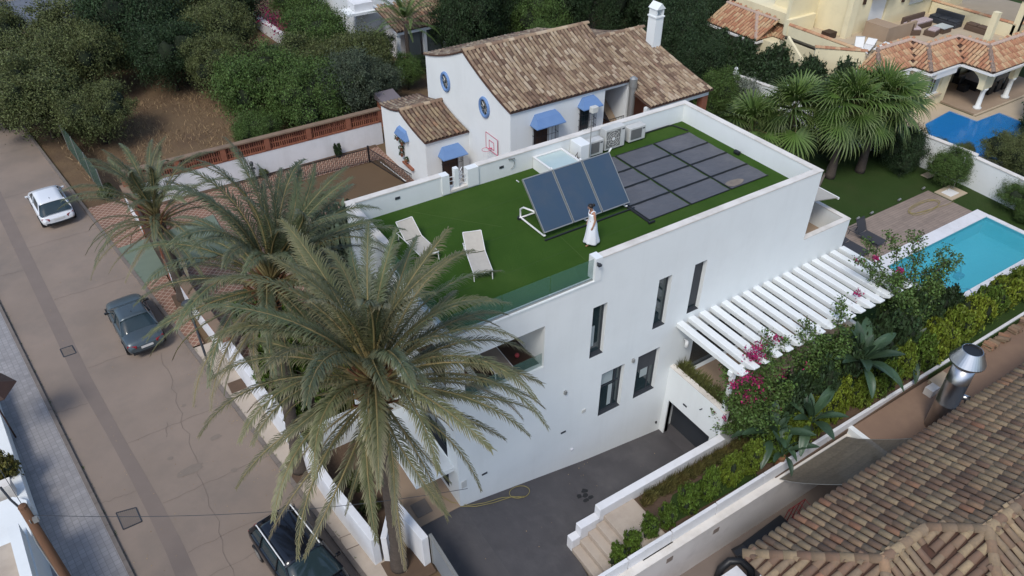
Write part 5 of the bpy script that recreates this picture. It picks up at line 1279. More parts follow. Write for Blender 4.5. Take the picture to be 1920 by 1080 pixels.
obj('railing_run', rail((8.0,26.05),(-.2,26.3)), M_iron, RLg); obj('railing_run', rail((8.05,26.0),(8.85,21.6)), M_iron, RLg); obj('corner_post', B(7.96,26.0,.0,8.06,26.1,1.15), M_iron, RLg)
# perimeter wall: white base, brick pierced band, piers, coping
PW_ = thing('perimeter_wall', 'white wall topped with pierced red brickwork beside the scrub lot', 'wall', (3,28.1,0))
obj('white_base', B(-5.6,28.05,-.03,9.9,28.3,1.5), M_white2, PW_)
obj('brick_course', B(-5.6,28.03,1.5,9.9,28.32,1.6), M_brick, PW_)
px_ = -5.6; pier = [-5.6,-2.95,-.3,2.35,5.0,7.65,9.9]
for a in pier: obj('brick_pier', B(a-.16,28.0,1.6,a+.16,28.34,2.35), M_brick, PW_)
bk_ = MB(); 
for a, b in zip(pier, pier[1:]):
    for row in range(2):
        z0_ = 1.6+.375*row; bk_.box(a+.16,28.1,z0_+.30,b-.16,28.24,z0_+.372)
        n = int((b-a-.32)/.13)
        for k in range(n): u = a+.16+(b-a-.32)*(k+.5)/n; bk_.box(u-.032,28.09,z0_,u+.032,28.25,z0_+.299)
obj('pierced_brickwork', bk_, M_brick, PW_, kind='stuff')
obj('dark_backing', B(-5.6,28.26,1.6,9.9,28.27,2.35), M_brick, PW_)
obj('coping', B(-5.85,27.97,2.35,9.9,28.38,2.44), M_bcope, PW_)
SWf = thing('finca_street_wall', 'white and brick street wall of the finca with a dark metal gate', 'wall', (-6,24,0))
for a, b, z in (((-6.15,28.3),(-5.98,25.0),1.3),((-5.72,20.0),(-5.35,15.6),1.2),((-5.35,15.6),(-4.95,12.1),1.25)):
    a = Vector(a); b = Vector(b); n = Vector((.3,0)); obj('wall_section', MB().prism([tuple(a),tuple(b),tuple(b+n),tuple(a+n)],-.02,z), M_white2, SWf)
    obj('brick_cap', MB().prism([tuple(a-n*.1),tuple(b-n*.1),tuple(b+n*1.1),tuple(a+n*1.1)],z,z+.22), M_brick, SWf)
    obj('cap_slab', MB().prism([tuple(a-n*.2),tuple(b-n*.2),tuple(b+n*1.2),tuple(a+n*1.2)],z+.22,z+.28), M_bcope, SWf)
for (x,y) in ((-6.0,28.2),(-5.95,25.0),(-5.72,19.9)): obj('brick_pier', B(x-.02,y-.25,-.02,x+.42,y+.2,2.2), M_brick, SWf)
obj('metal_gate', MB().prism([(-5.9,24.75),(-5.7,20.15),(-5.62,20.15),(-5.82,24.75)], .08, 1.95), M_wood, SWf)
wl = thing('wall_lantern', 'grey plinth lantern in front of the white perimeter wall near the palm', 'lantern', (1.1,27.7,0)); obj('stand', MB().tube([(1.1,27.7,.0),(1.1,27.7,1.0)],.05,8).box(.95,27.65,.75,1.25,27.75,.85), M_anth, wl); obj('head', MB().lathe((1.1,27.7,1.0),[(.1,0),(.12,.2),(.03,.3)],8), M_anth, wl)
struct('terrace_border', B(-4.9,27.75,.0,9.3,28.04,.05), M_soil)
# green mesh fence in the lot
MF = thing('mesh_fence', 'green mesh fence standing in the scrub lot by the street', 'fence', (-7.5,34,0))
obj('mesh_screen', MB().prism([(-8.0,38.2),(-7.0,30.2),(-6.97,30.2),(-7.97,38.2)], .05, 1.9), M_gfence, MF)
for k in range(4): x, y = -8.0+1.0*k/3, 38.2-8.0*k/3; obj('fence_post', MB().tube([(x,y,0),(x,y,2.0)],.03,6), M_alu, MF)
obj('lot_stone', MB().lathe((10.2,45.5,0),[(.3,0),(.45,.15),(.35,.4),(.05,.5)],8), M_cream, label='pale boulder on the red soil at the top of the scrub lot', cat='rock')
LWW = thing('lot_wall', 'curving white stone wall with red flowers at the top of the scrub lot', 'wall', (10,50,0))
obj('wall_section', MB().prism([(11.2,46),(10.2,50),(9.9,54),(9.6,62),(10.1,62),(10.4,54),(10.7,50),(11.7,46)], -.02, 1.0), M_white2, LWW)

# ================================================================ HOUSE BEYOND THE TREES (top)
TH = thing('white_townhouse', 'white house with a tiled porch roof beyond the trees at the top', 'house', (18,44,0))
obj('main_walls', B(15.2,44.0,-.03,30,60,9), M_white, TH)
obj('porch_wall', B(17.3,41.5,-.03,24.0,43.99,2.9), M_white2, TH)
obj('porch_slab', B(16.2,38.6,2.9,24.4,39.0,3.15), M_white, TH)
for x in (16.3,18.6,20.4,22.2,24.0): obj('pier', B(x,38.7,-.03,x+.25,39.0,2.898), M_white, TH)
for x in (17.05,18.9,20.7,22.5): obj('glass_door', B(x,38.86,.02,x+1.3,38.9,2.89), mat('grey_glass', (.10,.12,.12), .2), TH)
rf_ = MB().quad((16.2,38.5,3.16),(24.4,38.5,3.16),(24.4,42.5,4.0),(16.2,42.5,4.0)); obj('porch_roof_bed', rf_, M_tilebase, TH)
tiles_as_stuff('porch_tiles', tile_frames(lambda u, v: Vector((16.2+u,38.45+v,3.2+v*.21)), 8.1, 3.9, .28, .42), M_tile_s, TH)
obj('upper_balcony', B(14.6,42.6,3.9,16.2,43.99,4.5), M_white2, TH); obj('balcony_slab', B(13.8,42.3,3.7,16.7,43.99,3.9), M_white, TH)
obj('slit_window', B(15.18,45.5,5,15.199,45.8,6), M_dglass, TH)
obj('dark_opening', B(19.5,43.9,4.5,23,43.995,7.0), M_dglass, TH)
tb_ = thing('terrace_table', 'dark outdoor table on the balcony of the townhouse at the top', 'table', (21,43,4.4)); obj('top', B(20.3,42.4,5.0,21.7,43.4,5.06), M_wood, tb_); obj('leg', B(20.9,42.8,4.2,21.1,43,5.0), M_wood, tb_)
OC = thing('shed_roof', 'small dark red shed with a grey roof behind the finca gable', 'shed', (12,31,0))
obj('walls', B(10.9,29.3,-.03,12.1,30.9,1.8), M_pot, OC); obj('roof', MB().prism([(10.8,29.2),(12.2,29.2),(12.2,31.0),(10.8,31.0)], 1.8, lambda x,y: 1.95+(y-29)*.15), mat('grey_slate',(.16,.14,.15),.8), OC)
FPL = thing('far_pool', 'distant pale turquoise pool glimpsed at the top behind the chimney', 'swimming pool', (52,46,0)); obj('water', B(50,44,.02,58,52,.06), mat('pale_pool', (.12,.45,.45), .2), FPL)
obj('pool_surround', B(46,40,-.02,64,56,.015), M_pave, FPL)
# ================================================================ YELLOW VILLA
Y = thing('yellow_villa', 'pale yellow villa with orange tiled eaves at the top right', 'house', (45,14,1))
yw = MB()
wall(yw, 'y', 12.05, .25, 38.5, 41.95, .98, 4.0, []); wall(yw, 'x', 41.95, -.25, 10.9, 12.05, .98, 4.0, []) 
wall(yw, 'y', 10.75, .25, 41.95, 44.9, .98, 4.0, [(42.6,44.2,1.9,3.4)])
wall(yw, 'x', 38.5, .25, 12.3, 20, .98, 4.1, [])
wall(yw, 'y', 12.4, .25, 44.9, 52, .98, 4.0, [(45.4,47.4,1.2,3.5)])
wall(yw, 'x', 44.9, .25, 10.75, 12.4, .98, 4.0, [])
obj('ground_walls', yw, M_yellow, Y)
window(Y,'y',10.75,42.6,44.2,1.9,3.4,frame=M_whitem,mull=43.4,curtain=[(42.68,43.1,1.95,3.3),(43.7,44.1,1.95,3.3)]); obj('awning_box', B(42.3,10.25,3.42,44.6,10.74,3.95), M_whitem, Y)
obj('awning_box', B(39.3,11.6,3.3,41.3,12.04,3.85), M_whitem, Y)
window(Y,'y',12.4,45.4,47.4,1.2,3.5,frame=M_whitem,mull=46.4,glass=M_black)
obj('window_ledge', B(42.4,10.6,1.75,44.4,10.749,1.88), M_cream, Y)
acw = thing('air_conditioner', 'wall mounted air conditioner under the orange eave of the yellow villa', 'air conditioner', (41.6,10.5,3.2)); obj('casing', B(41.2,11.35,2.85,42.0,11.75,3.45).xf(Matrix.Translation((-.1,0,0))), M_ac, acw); obj('fan_guard', MB().tube([(41.35,11.34,3.15),(41.35,11.33,3.15)],.2,12), M_acgrille, acw)
# porch with arches and columns
ar_ = MB()
def arch_wall(mb, a, b, yv, t, zt, zs, axis='y', n=12, rise=.8):
    """wall with an arched opening from a to b, springing zs, top zt"""
    c = (a+b)/2; r_ = (b-a)/2; pts = []
    for i in range(n+1):
        th = math.pi*i/n; pts.append((c-r_*math.cos(th), zs+rise*math.sin(th)))
    P = (lambda u,d,z: (u,yv+d,z)) if axis == 'y' else (lambda u,d,z: (yv+d,u,z))
    for (u0,z0_),(u1,z1_) in zip(pts, pts[1:]):
        mb.quad(P(u0,0,z0_),P(u1,0,z1_),P(u1,0,zt),P(u0,0,zt)); mb.quad(P(u0,t,zt),P(u1,t,zt),P(u1,t,z1_),P(u0,t,z0_)); mb.quad(P(u0,t,z0_),P(u1,t,z1_),P(u1,0,z1_),P(u0,0,z0_))
arch_wall(ar_, 8.9, 12.3, 45.3, .3, 3.95, 3.0, 'x'); arch_wall(ar_, 46.4, 48.9, 8.5, .3, 3.95, 3.0); arch_wall(ar_, 49.6, 52.6, 8.5, .3, 3.95, 3.0)
ar_.box(45.3,8.5,2.6,46.4,8.8,3.95); ar_.box(48.9,8.5,2.6,49.6,8.8,3.95); ar_.box(45.301,8.8,2.6,45.6,8.9,3.95)
obj('arcade', ar_, M_yellow, Y)
for x in (45.85,49.25): obj('column', MB().lathe((x,8.65,1.12),[(.28,0),(.28,.12),(.17,.2),(.15,1.25),(.22,1.38),(.26,1.48)],16), M_white, Y, smooth=True)
obj('porch_floor', B(44.9,8.2,.98,54,12.4,1.12), M_tan, Y); obj('porch_edge', B(44.75,8.05,.98,54,8.199,1.1), M_cream, Y)
obj('terrace_slab', MB().prism([(38.5,12.5),(42.5,12.5),(44.9,12.0),(46.5,10.5),(60,10.5),(60,20),(38.5,20)], 3.98, 4.3), M_cream, Y)
struct('villa_paving', MB().prism([(36.3,12.0),(41.9,12.0),(41.9,10.8),(44.7,10.8),(44.7,8.0),(60,8.0),(60,3),(36.3,3)], .985, 1.03), M_cream)
bp2 = MB().prism([(38.6,7.2),(40.75,9.1),(44.0,9.45),(44.05,7.5),(46.6,7.45),(46.4,3.6),(40,3.6)], 1.03, 1.045)
BP2 = thing('blue_pool', 'deep blue angular swimming pool in front of the yellow villa', 'swimming pool', (43,6.5,1.03)); obj('pool_floor', bp2, M_pool2, BP2)
bp3 = MB().prism([(38.6,7.2),(40.75,9.1),(44.0,9.45),(44.05,7.5),(46.6,7.45),(46.4,3.6),(40,3.6)], 1.10, 1.11); obj('water', bp3, M_water2, BP2)
# tiled eave strips (hipped mansard)
def eave(ax, a0, a1, e, z, run, rise, sgn, c0=0, c1=0, name='eave'):
    """strip of roof: axis along ax from a0 to a1, eave coordinate e, sloping inward by sgn; c0/c1: +1 outer corner hip, -1 inner valley"""
    n = 8; g_ = []
    def PT(u, v): return Vector((u, e+sgn*v, z+rise*v/run)) if ax == 'x' else Vector((e+sgn*v, u, z+rise*v/run))
    lo, hi = min(a0,a1), max(a0,a1)
    q = MB().quad(PT(lo,0)-Vector((0,0,.02)),PT(hi,0)-Vector((0,0,.02)),PT(hi-c1*run,run)-Vector((0,0,.02)),PT(lo+c0*run,run)-Vector((0,0,.02)))
    b_ = obj(name+'_bed', q, M_tilebase, Y); so = b_.modifiers.new('so','SOLIDIFY'); so.thickness = .06
    fr_ = tile_frames(lambda u, v: PT(lo-2+u, v), hi-lo+4, run, .27, .40, lambda u, v: lo+max(c0*v, -v if c0 < 0 else 0)-.02 <= lo-2+u <= hi-c1*v+.02)
    tiles_as_stuff(name+'_tiles', fr_, M_tile_y, Y)
    rr_ = []
    if c0 >= 0 and c0: rr_ += ridge_tiles(None, PT(lo,0)+Vector((0,0,.03)), PT(lo+c0*run,run)+Vector((0,0,.06)), None, step=.34)
    if c1 > 0: rr_ += ridge_tiles(None, PT(hi,0)+Vector((0,0,.03)), PT(hi-c1*run,run)+Vector((0,0,.06)), None, step=.34)
    a_, b2 = PT(lo+c0*run,run)+Vector((0,0,.05)), PT(hi-c1*run,run)+Vector((0,0,.05))
    if (b2-a_).length > .4: rr_ += ridge_tiles(None, a_, b2, None, step=.34)
    tiles_as_stuff('hip_tiles', rr_, M_tile_f if False else mat('pale_ridge_tile', (.46,.36,.30), .9, (.34,.24,.19), 8, .8), Y)
    gt_ = MB(); p0, p1 = PT(lo,-.06), PT(hi,-.06); gt_.beam((p0.x,p0.y,p0.z-.1),(p1.x,p1.y,p1.z-.1),.14,.14); obj('gutter', gt_, M_whitem, Y)
eave('x', 38.05, 41.6, 11.7, 4.0, 1.7, .95, 1, 1, -1); eave('y', 11.7, 13.4, 38.05, 4.0, 1.7, .95, 1, 1, 0)
eave('y', 10.35, 11.7, 41.6, 4.0, 1.7, .95, 1, 1, -1)
eave('x', 41.6, 45.0, 10.35, 4.0, 1.7, .95, 1, 1, -1); eave('y', 8.1, 10.35, 45.0, 4.0, 1.7, .95, 1, 1, -1)
eave('x', 45.0, 54, 8.1, 4.0, 1.7, .95, 1, 1, 0)
# terrace parapets, stair wall, upper storey
tp_ = MB(); tp_.prism([(36.2,15.6),(38.3,13.3),(38.5,13.5),(36.4,15.8)], .98, 5.1); obj('stair_wall', tp_, M_yellow, Y); obj('stair_wall', B(38.3,19.8,4.3,41.2,20.1,5.4), M_yellow, Y)
sw_ = MB(); v_ = [(36.05,17.6,.98),(36.05,13.9,.98),(36.05,14.2,2.6),(36.05,15.8,4.9),(36.05,17.6,5.2)]
sw_.prism([(35.9,13.9),(36.1,13.9),(36.1,17.8),(35.9,17.8)], .98, lambda x, y: 2.4 if y < 14 else 5.3); obj('stair_side_wall', sw_, M_yellow, Y)
pr_ = MB(); pr_.box(38.35,13.4,4.3,38.6,19.8,5.0); obj('terrace_parapet', pr_, M_yellow, Y)
tiles_as_stuff('parapet_tiles', ridge_tiles(None,(36.2,15.7,5.15),(38.4,13.4,5.15),None,step=.3)+ridge_tiles(None,(38.5,13.4,5.05),(38.5,19.8,5.05),None,step=.3), M_tile_y, Y)
up_ = MB()
wall(up_, 'x', 41.6, .3, 17.4, 24, 4.3, 10.5, [(21.6,22.8,6.2,8.5)]); up_.box(41.3,17.1,4.3,42.0,17.5,10.5)
wall(up_, 'y', 17.4, .3, 42.001, 56, 4.3, 10.5, [(43.9,45.9,4.3,7.2),(48.6,50.6,5.3,7.0),(52,54,5.3,7.0)])
obj('upper_walls', up_, M_yellow, Y)
obj('upper_corner_wall', MB().box(38.6,20.1,4.3,41.598,20.4,7.2), M_yellow, Y)
obj('roller_shutter', B(43.95,17.55,4.32,45.85,17.6,6.6), M_whitem, Y); obj('shutter_box', B(43.7,16.9,6.7,46.1,17.39,7.35), M_whitem, Y)
obj('roller_shutter', B(48.65,17.55,5.35,50.55,17.6,6.95), M_whitem, Y); obj('shutter_box', B(48.4,17.0,5.9,50.9,17.39,6.4), M_whitem, Y); obj('roller_shutter', B(52.05,17.55,5.35,53.95,17.6,6.95), M_whitem, Y)
obj('roller_shutter', B(41.62,21.65,6.25,41.7,22.75,8.45), M_whitem, Y)
obj('tan_planter_wall', B(43.0,15.0,4.3,44.2,16.9,5.35).box(44.2,15.0,4.3,46.3,15.2,5.3), M_tan, Y)
for x, z in ((42.9,6.6),(46.5,6.6),(47.6,6.0)): obj('wall_light', B(x-.12,17.28,z-.2,x+.12,17.399,z+.15), M_wood, Y)
obj('wall_light', B(41.47,19.2,7.2,41.599,19.5,7.6), M_wood, Y)
# terrace balustrade on the far side
fb = MB(); fb.box(51.5,10.8,4.3,51.8,17.3,5.2); fb.box(51.8,10.8,4.3,60,11.05,5.1); obj('terrace_balustrade', fb, M_yellow, Y)
tiles_as_stuff('balustrade_tiles', ridge_tiles(None,(51.65,10.8,5.25),(51.65,17.3,5.25),None,step=.3)+ridge_tiles(None,(51.8,10.9,5.15),(60,10.9,5.15),None,step=.3), M_tile_y, Y)
for x, y in ((47.4,10.3),(51.5,10.6),(53.9,9.9)): obj('terrace_pillar', B(x,y,4.3,x+.4,y+.4,6.9), M_yellow, Y)
YP = thing('brown_pergola', 'dark brown timber pergola at the top right corner', 'pergola', (55,13,7))
obj('main_beam', MB().beam((46.5,17.0,8.0),(51.7,10.8,7.0),.3,.3), M_wood, YP)
for k in range(13): obj('slat', MB().beam((51.9+.1*k,10.9+.62*k,6.9),(61+.1*k,9.4+.62*k,6.9),.12,.2), M_wood, YP)
obj('post', B(51.6,10.6,4.3,51.9,10.9,6.9), M_wood, YP)
# furniture on the terrace
def sofa(label, x, y, w, d, rz, rat, cu, back=True):
    t = thing('garden_sofa', label, 'sofa', (x,y,4.3), rz, 'rattan furniture on the yellow villa terrace')
    obj('frame', MB().box(-w/2,-d/2,0,w/2,d/2,.38), rat, t, world=False, bevel=.05)
    if back: obj('backrest', MB().box(-w/2,d/2-.18,.38,w/2,d/2,.85), rat, t, world=False, bevel=.05)
    n = max(1, int(w/.7))
    for k in range(n): obj('cushion', MB().box(-w/2+w*k/n+.03,-d/2+.03,.38,-w/2+w*(k+1)/n-.03,d/2-.2,.52), cu, t, world=False, bevel=.04)
    return t
sofa('long pale cushioned rattan sofa on the yellow villa terrace', 47.8, 15.9, 2.6, .95, 0, M_rattan, M_cush); sofa('dark rattan corner sofa nearest the balustrade', 50.3, 15.2, 2.2, .95, R(-90), M_anth, M_anth)
sofa('rattan footstool with pale cushion in front of the sofa', 47.3, 14.3, .9, .8, .2, M_rattan, M_cush, False); sofa('rattan armchair with pale cushion left of the glass table', 46.4, 15.2, .9, .8, R(60), M_rattan, M_cush)
sofa('brown rattan storage bench by the balustrade', 50.8, 12.9, 1.7, .8, R(-90), M_rattan, M_rattan, False)
tb_ = thing('glass_table', 'low rattan table with a pale glass top between the sofas', 'table', (48.6,14.3,4.3)); obj('base', B(48.1,13.9,4.3,49.1,14.7,4.68), M_rattan, tb_); obj('top', B(48.05,13.85,4.68,49.15,14.75,4.72), mat('pale_glass_top', (.45,.5,.5), .1), tb_)
for i, (x, y, a) in enumerate([(39.2,14.0,.9),(39.9,14.4,.4),(40.5,13.9,.2)]):
    d_ = lounger('sun_lounger', ['folded white sun lounger leaning at the left end of the tiled eave','white sun lounger lying in the middle of the jumble on the yellow terrace','flat white sun lounger at the right of the jumble on the yellow terrace'][i], M_whitem, M_alu, [70,20,4][i], 1.9, .6, 'white loungers on the yellow terrace')
    d_.location = (x,y,4.31); d_.rotation_euler = (0,0,a)
obj('small_table', B(40.2,17.6,4.3,41.0,18.3,4.75), M_wood, label='small dark table against the yellow upper wall', cat='table')
DT = thing('covered_dining_set', 'dining table with a grey cover and dark chairs under the arcade', 'dining set', (49.5,11.0,1.12))
obj('table_cover', MB().prism([(48.3,10.2),(51.2,10.2),(51.2,11.8),(48.3,11.8)], 1.8, 1.9), mat('grey_cover', (.22,.2,.2), .8), DT, bevel=.05); obj('table_skirt', B(48.5,10.4,1.12,51,11.6,1.8), M_black, DT)
for i, (x, y) in enumerate([(48.9,9.8),(49.8,9.8),(50.7,9.8),(48.9,12.0),(50.7,12.0),(47.9,11.0)]):
    obj('chair', B(x-.3,y-.3,1.12,x+.3,y+.3,1.6).box(x-.3,y-.3 if y < 11 else y+.24,1.6,x+.3,y-.24 if y < 11 else y+.3,2.1), M_black, DT, bevel=.04)
# left annexe with hipped tile roof
yl = MB(); yl.box(38.9,18.2,.98,44,26,3.2); obj('annexe_walls', yl, M_yellow, Y)
eave('y', 22.3, 27.5, 38.2, 3.2, 2.1, 1.1, 1, 0, 0, 'annexe'); eave('x', 38.2, 41.2, 22.3, 3.2, 2.1, 1.1, 1, 1, -1, 'annexe'); eave('y', 18.0, 22.3, 41.2-1.2, 3.2, 2.1, 1.1, 1, 1, -1, 'annexe')
obj('annexe_parapet', B(40.6,20.5,4.1,44,27,4.9), M_yellow, Y)
obj('white_canopy', MB().quad((39.0,18.6,2.9),(39.0,17.4,2.9),(38.3,17.4,2.5),(38.3,18.6,2.5)), M_whitem, Y)
# ================================================================ VEGETATION
def rand_dirs(n, up=0.0):
    d = nrg.normal(size=(n,3)); d[:,2] += up; return d/np.linalg.norm(d,axis=1)[:,None]
def leaves_np(c, d, size, aspect=.5, spread=.9, droop=0):
    """quads (diamonds) at centres c, roughly facing d"""
    n = len(c); nn = d*(1-spread)+rand_dirs(n)*spread; nn /= np.linalg.norm(nn,axis=1)[:,None]
    a = np.cross(nn, rand_dirs(n)); a /= np.linalg.norm(a,axis=1)[:,None]+1e-9
    if droop: a[:,2] -= droop; a /= np.linalg.norm(a,axis=1)[:,None]
    b = np.cross(nn, a); b /= np.linalg.norm(b,axis=1)[:,None]+1e-9
    s = size*nrg.uniform(.6,1.4,n)[:,None]; V_ = np.stack([c-a*s, c+b*s*aspect, c+a*s, c-b*s*aspect],1).reshape(-1,3)
    return V_, np.arange(n*4).reshape(-1,4)
def crown_mesh(name, blobs, n, leaf, clumps=90, sig=.16, aspect=.5, seed=0, droop=0, hollow=.72, flat=1.0):
    """clumpy crown of leaf-sized faces. blobs: (x,y,z,rx,ry,rz)"""
    global nrg
    nrg = np.random.default_rng(seed); Bl = np.array(blobs, float); vol = (Bl[:,3]*Bl[:,4])**1.0; pr = vol/vol.sum()
    bi = nrg.choice(len(Bl), clumps, p=pr); d = rand_dirs(clumps, .25); rr = nrg.uniform(hollow,1.05,clumps)[:,None]
    cc = Bl[bi,:3]+d*Bl[bi,3:6]*rr
    ci = nrg.integers(0, clumps, n); cs = nrg.uniform(.6,1.4,clumps)
    sc = Bl[bi,3:6].mean(1)
    off = nrg.normal(size=(n,3))*(sig*sc[ci]*cs[ci])[:,None]; off[:,2] *= .75*flat
    c = cc[ci]+off
    V_, F_ = leaves_np(c, d[ci], leaf, aspect, .58, droop)
    return npmesh(name, V_, F_)
def core_mesh(name, blobs, k=.68):  # dark filler lumps standing in for the shade inside a crown
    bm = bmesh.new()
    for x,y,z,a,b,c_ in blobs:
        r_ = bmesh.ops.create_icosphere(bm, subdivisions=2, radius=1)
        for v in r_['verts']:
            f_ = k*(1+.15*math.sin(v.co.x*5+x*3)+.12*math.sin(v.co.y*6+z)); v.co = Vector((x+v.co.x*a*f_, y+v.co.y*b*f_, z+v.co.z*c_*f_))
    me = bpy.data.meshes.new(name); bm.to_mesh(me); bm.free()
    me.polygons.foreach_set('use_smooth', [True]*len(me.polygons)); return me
# crown variants, unit radius
cv = []
r5 = random.Random(21)
for k in range(4):
    bl = [(0,0,.55,.75,.75,.55)]
    for j in range(7):
        a = j*.9+k; bl.append((.5*math.cos(a)*r5.uniform(.7,1.2), .5*math.sin(a)*r5.uniform(.7,1.2), r5.uniform(.25,.85), r5.uniform(.32,.5), r5.uniform(.32,.5), r5.uniform(.28,.42)))
    cv.append((crown_mesh('crown', bl, 42000, .0195, 320, .17, .42, 100+k), core_mesh('crown_core', bl, .5)))
def limbs(h, r_, cz):
    m_ = MB(); m_.tube([(0,0,-.1),(.03*h,.02*h,h*.35),(0,.03*h,h*.6)],[r_,r_*.75,r_*.6],8)
    for j in range(4):
        a = j*1.7; m_.tube([(0,.02*h,h*.4),(.28*h*math.cos(a),.28*h*math.sin(a),h*.75),(.45*h*math.cos(a),.45*h*math.sin(a),h)],[r_*.5,r_*.3,r_*.1],6)
    return m_.mesh('limbs', True)
TRK = limbs(2.6,.17,0); TRK.materials.append(M_bark)
def tree(label, x, y, z0, R_, H, leaf_m, v=0, kind='tree', group=None, trunk=1.4, name='scrub_tree', core=M_shade_core):
    t = thing(name, label, kind, (x,y,z0), r5.uniform(0,6.28), group)
    for j, (nm, me, m_) in enumerate((('crown', cv[v%4][0], leaf_m), ('shade_core', cv[v%4][1], core))):
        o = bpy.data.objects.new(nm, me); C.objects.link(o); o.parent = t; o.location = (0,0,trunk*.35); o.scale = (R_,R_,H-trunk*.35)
        if not me.materials: me.materials.append(None)
        o.material_slots[0].link = 'OBJECT'; o.material_slots[0].material = m_
    o = bpy.data.objects.new('trunk', TRK); C.objects.link(o); o.parent = t; o.scale = (max(R_*.3,.5),)*2+(H*.32,)
    return t
G1 = 'dense scrub trees in the vacant lot'
lot = [(-8.6,40.8,3.6,5.0,0,'broad dark scrub tree bulging over the kerb above the white hatchback'),(-8.5,47.5,3.6,5.0,0,'dark scrub tree behind the one by the kerb at the left edge'),(-5.8,38.0,2.7,3.6,0,'low dark tree beside the top of the green mesh fence'),
 (-4.2,53.5,4.0,5.2,0,'olive green tree below the grey road at the top left'),(-5.0,46.5,3.2,4.8,0,'rounded lighter olive tree in the middle of the left scrub'),(-.2,50.2,4.2,6.0,2,'tall deep green tree in the middle of the scrub'),
 (.4,44.4,3.0,4.6,2,'deep shaded tree behind the open patch of dry soil'),(3.2,40.8,2.6,4.2,0,'olive tree with a visible pale trunk at the back of the clearing'),(3.9,34.9,3.2,4.6,1,'bright green rounded tree above the brick topped wall'),
 (6.4,31.8,3.0,4.3,1,'green tree pressed against the perimeter wall'),(9.2,32.5,2.8,4.3,4,'grey green tree behind the finca wing'),(2.6,31.2,1.8,2.6,1,'small bush at the left foot of the bright green tree'),(8.6,36.6,3.0,4.6,0,'olive tree between the bright green tree and the townhouse'),
 (12.4,36.5,2.7,4.0,0,'loose olive tree in front of the townhouse'),(11.6,33.2,2.3,3.4,4,'grey green bush by the small red shed'),(11.5,43.0,3.0,4.8,1,'leafy tree against the white townhouse wall'),(8.3,41.0,2.0,2.8,4,'blue green bush by the pale boulder'),
 (5.0,47.0,3.2,4.8,0,'olive tree behind the clearing with the red soil'),(3.4,54.0,3.8,5.4,0,'scrub tree high up in the lot'),(7.5,55.5,3.8,5.2,2,'dark tree near the curving white wall'),(-10.2,56,3.0,4.6,0,'tree at the far left by the grey road'),(12.8,51,2.6,4.4,1,'dark bush behind the wall with red flowers'),(-11.2,44,1.9,2.8,0,'low scrub bush cut by the left edge'),(6.3,36.2,2.4,4.2,1,'green tree right behind the brightest one'),(15.3,35.2,1.5,2.2,1,'low green shrub left of the porch pillars at the top'),(18.0,36.9,1.2,1.5,2,'small dark shrub right in front of the townhouse porch'),(14.0,38.6,1.8,3.4,2,'dark shrub against the left wall of the townhouse')]
LM = {0:M_leafA,1:M_leafB,2:M_leafC,4:M_leafE}
for i, (x,y,r_,h,k,lb) in enumerate(lot): tree(lb, x, y, 0, r_*1.02, h*r5.uniform(.86,1.04), LM[k], i, group=G1)
dl_ = random.Random(4)
# dead grass tufts: nobody could count them
n = 9000; nrg = np.random.default_rng(5)
gx = nrg.uniform(-8.8,7,n); gy = nrg.uniform(28.6,44,n)
keep = (gx > -9+(-.137)*(gy-36.6)+.9) & ((np.sin(gx*1.3)+np.cos(gy*.9+gx))*.5+nrg.uniform(-.6,.9,n) > -.1); gx, gy = gx[keep], gy[keep]; n = len(gx)
a = nrg.uniform(0,6.28,n); hh = nrg.uniform(.04,.22,n); ww_ = .02; lean = nrg.normal(size=(n,2))*.12
V_ = np.stack([np.stack([gx-np.cos(a)*ww_, gy-np.sin(a)*ww_, np.full(n,-.03)],1), np.stack([gx+np.cos(a)*ww_, gy+np.sin(a)*ww_, np.full(n,-.03)],1), np.stack([gx+lean[:,0]+np.cos(a)*ww_*.3, gy+lean[:,1], hh],1), np.stack([gx+lean[:,0]-np.cos(a)*ww_*.3, gy+lean[:,1], hh],1)],1).reshape(-1,3)
obj('dry_grass', npmesh('dry_grass', V_, np.arange(n*4).reshape(-1,4)), M_deadg, kind='stuff')
# trees along the top and between the houses
G2 = 'trees and tall shrubs beyond the finca'
top = [(21.6,37.5,3.0,6.4,2,'dense dark tree right of the townhouse porch'),(24.8,38.5,2.8,6.2,2,'dark conifer-like tree behind the finca ridge'),(28.0,36.5,2.8,5.0,1,'green tree in the middle behind the finca roof'),(31.3,37.0,3.0,6.0,2,'tall dark tree left of the finca chimney'),
 (34.5,34.0,2.5,6.0,2,'dark column-like tree directly behind the finca chimney'),(38.5,34.5,3.0,5.0,1,'bright green tree right of the finca chimney'),(36.0,29.0,3.2,5.4,2,'dark tree standing right of the white chimney'),(33.5,25.2,2.7,5.2,2,'deep green tree above the second tiled roof'),
 (31.6,21.8,2.2,4.4,2,'dark rounded tree at the right end of the second tiled roof'),(30.5,17.8,1.9,3.3,1,'shrub at the far lawn corner by the porch pillars'),(40.5,31.0,3.0,5.0,2,'dark tree behind the cypress hedge'),(29.0,42.5,3.4,5.5,2,'background tree at the top centre left'),
 (35.5,42.5,3.6,5.6,2,'background tree at the top centre'),(42.5,40.0,3.6,5.4,1,'background tree at the top right of centre'),(46.0,33.5,3.4,5.2,2,'background tree near the yellow villa corner'),(26.0,31.5,2.2,3.6,1,'yellow green bush behind the finca roof'),(50.5,38,3.4,5,2,'far tree at the top above the hedge'),(25.2,47,3.4,6,1,'far tree behind the dark ones at the top')]
for i, (x,y,r_,h,k,lb) in enumerate(top): tree(lb, x, y, 0, r_, h, LM[k], i+1, group=G2)
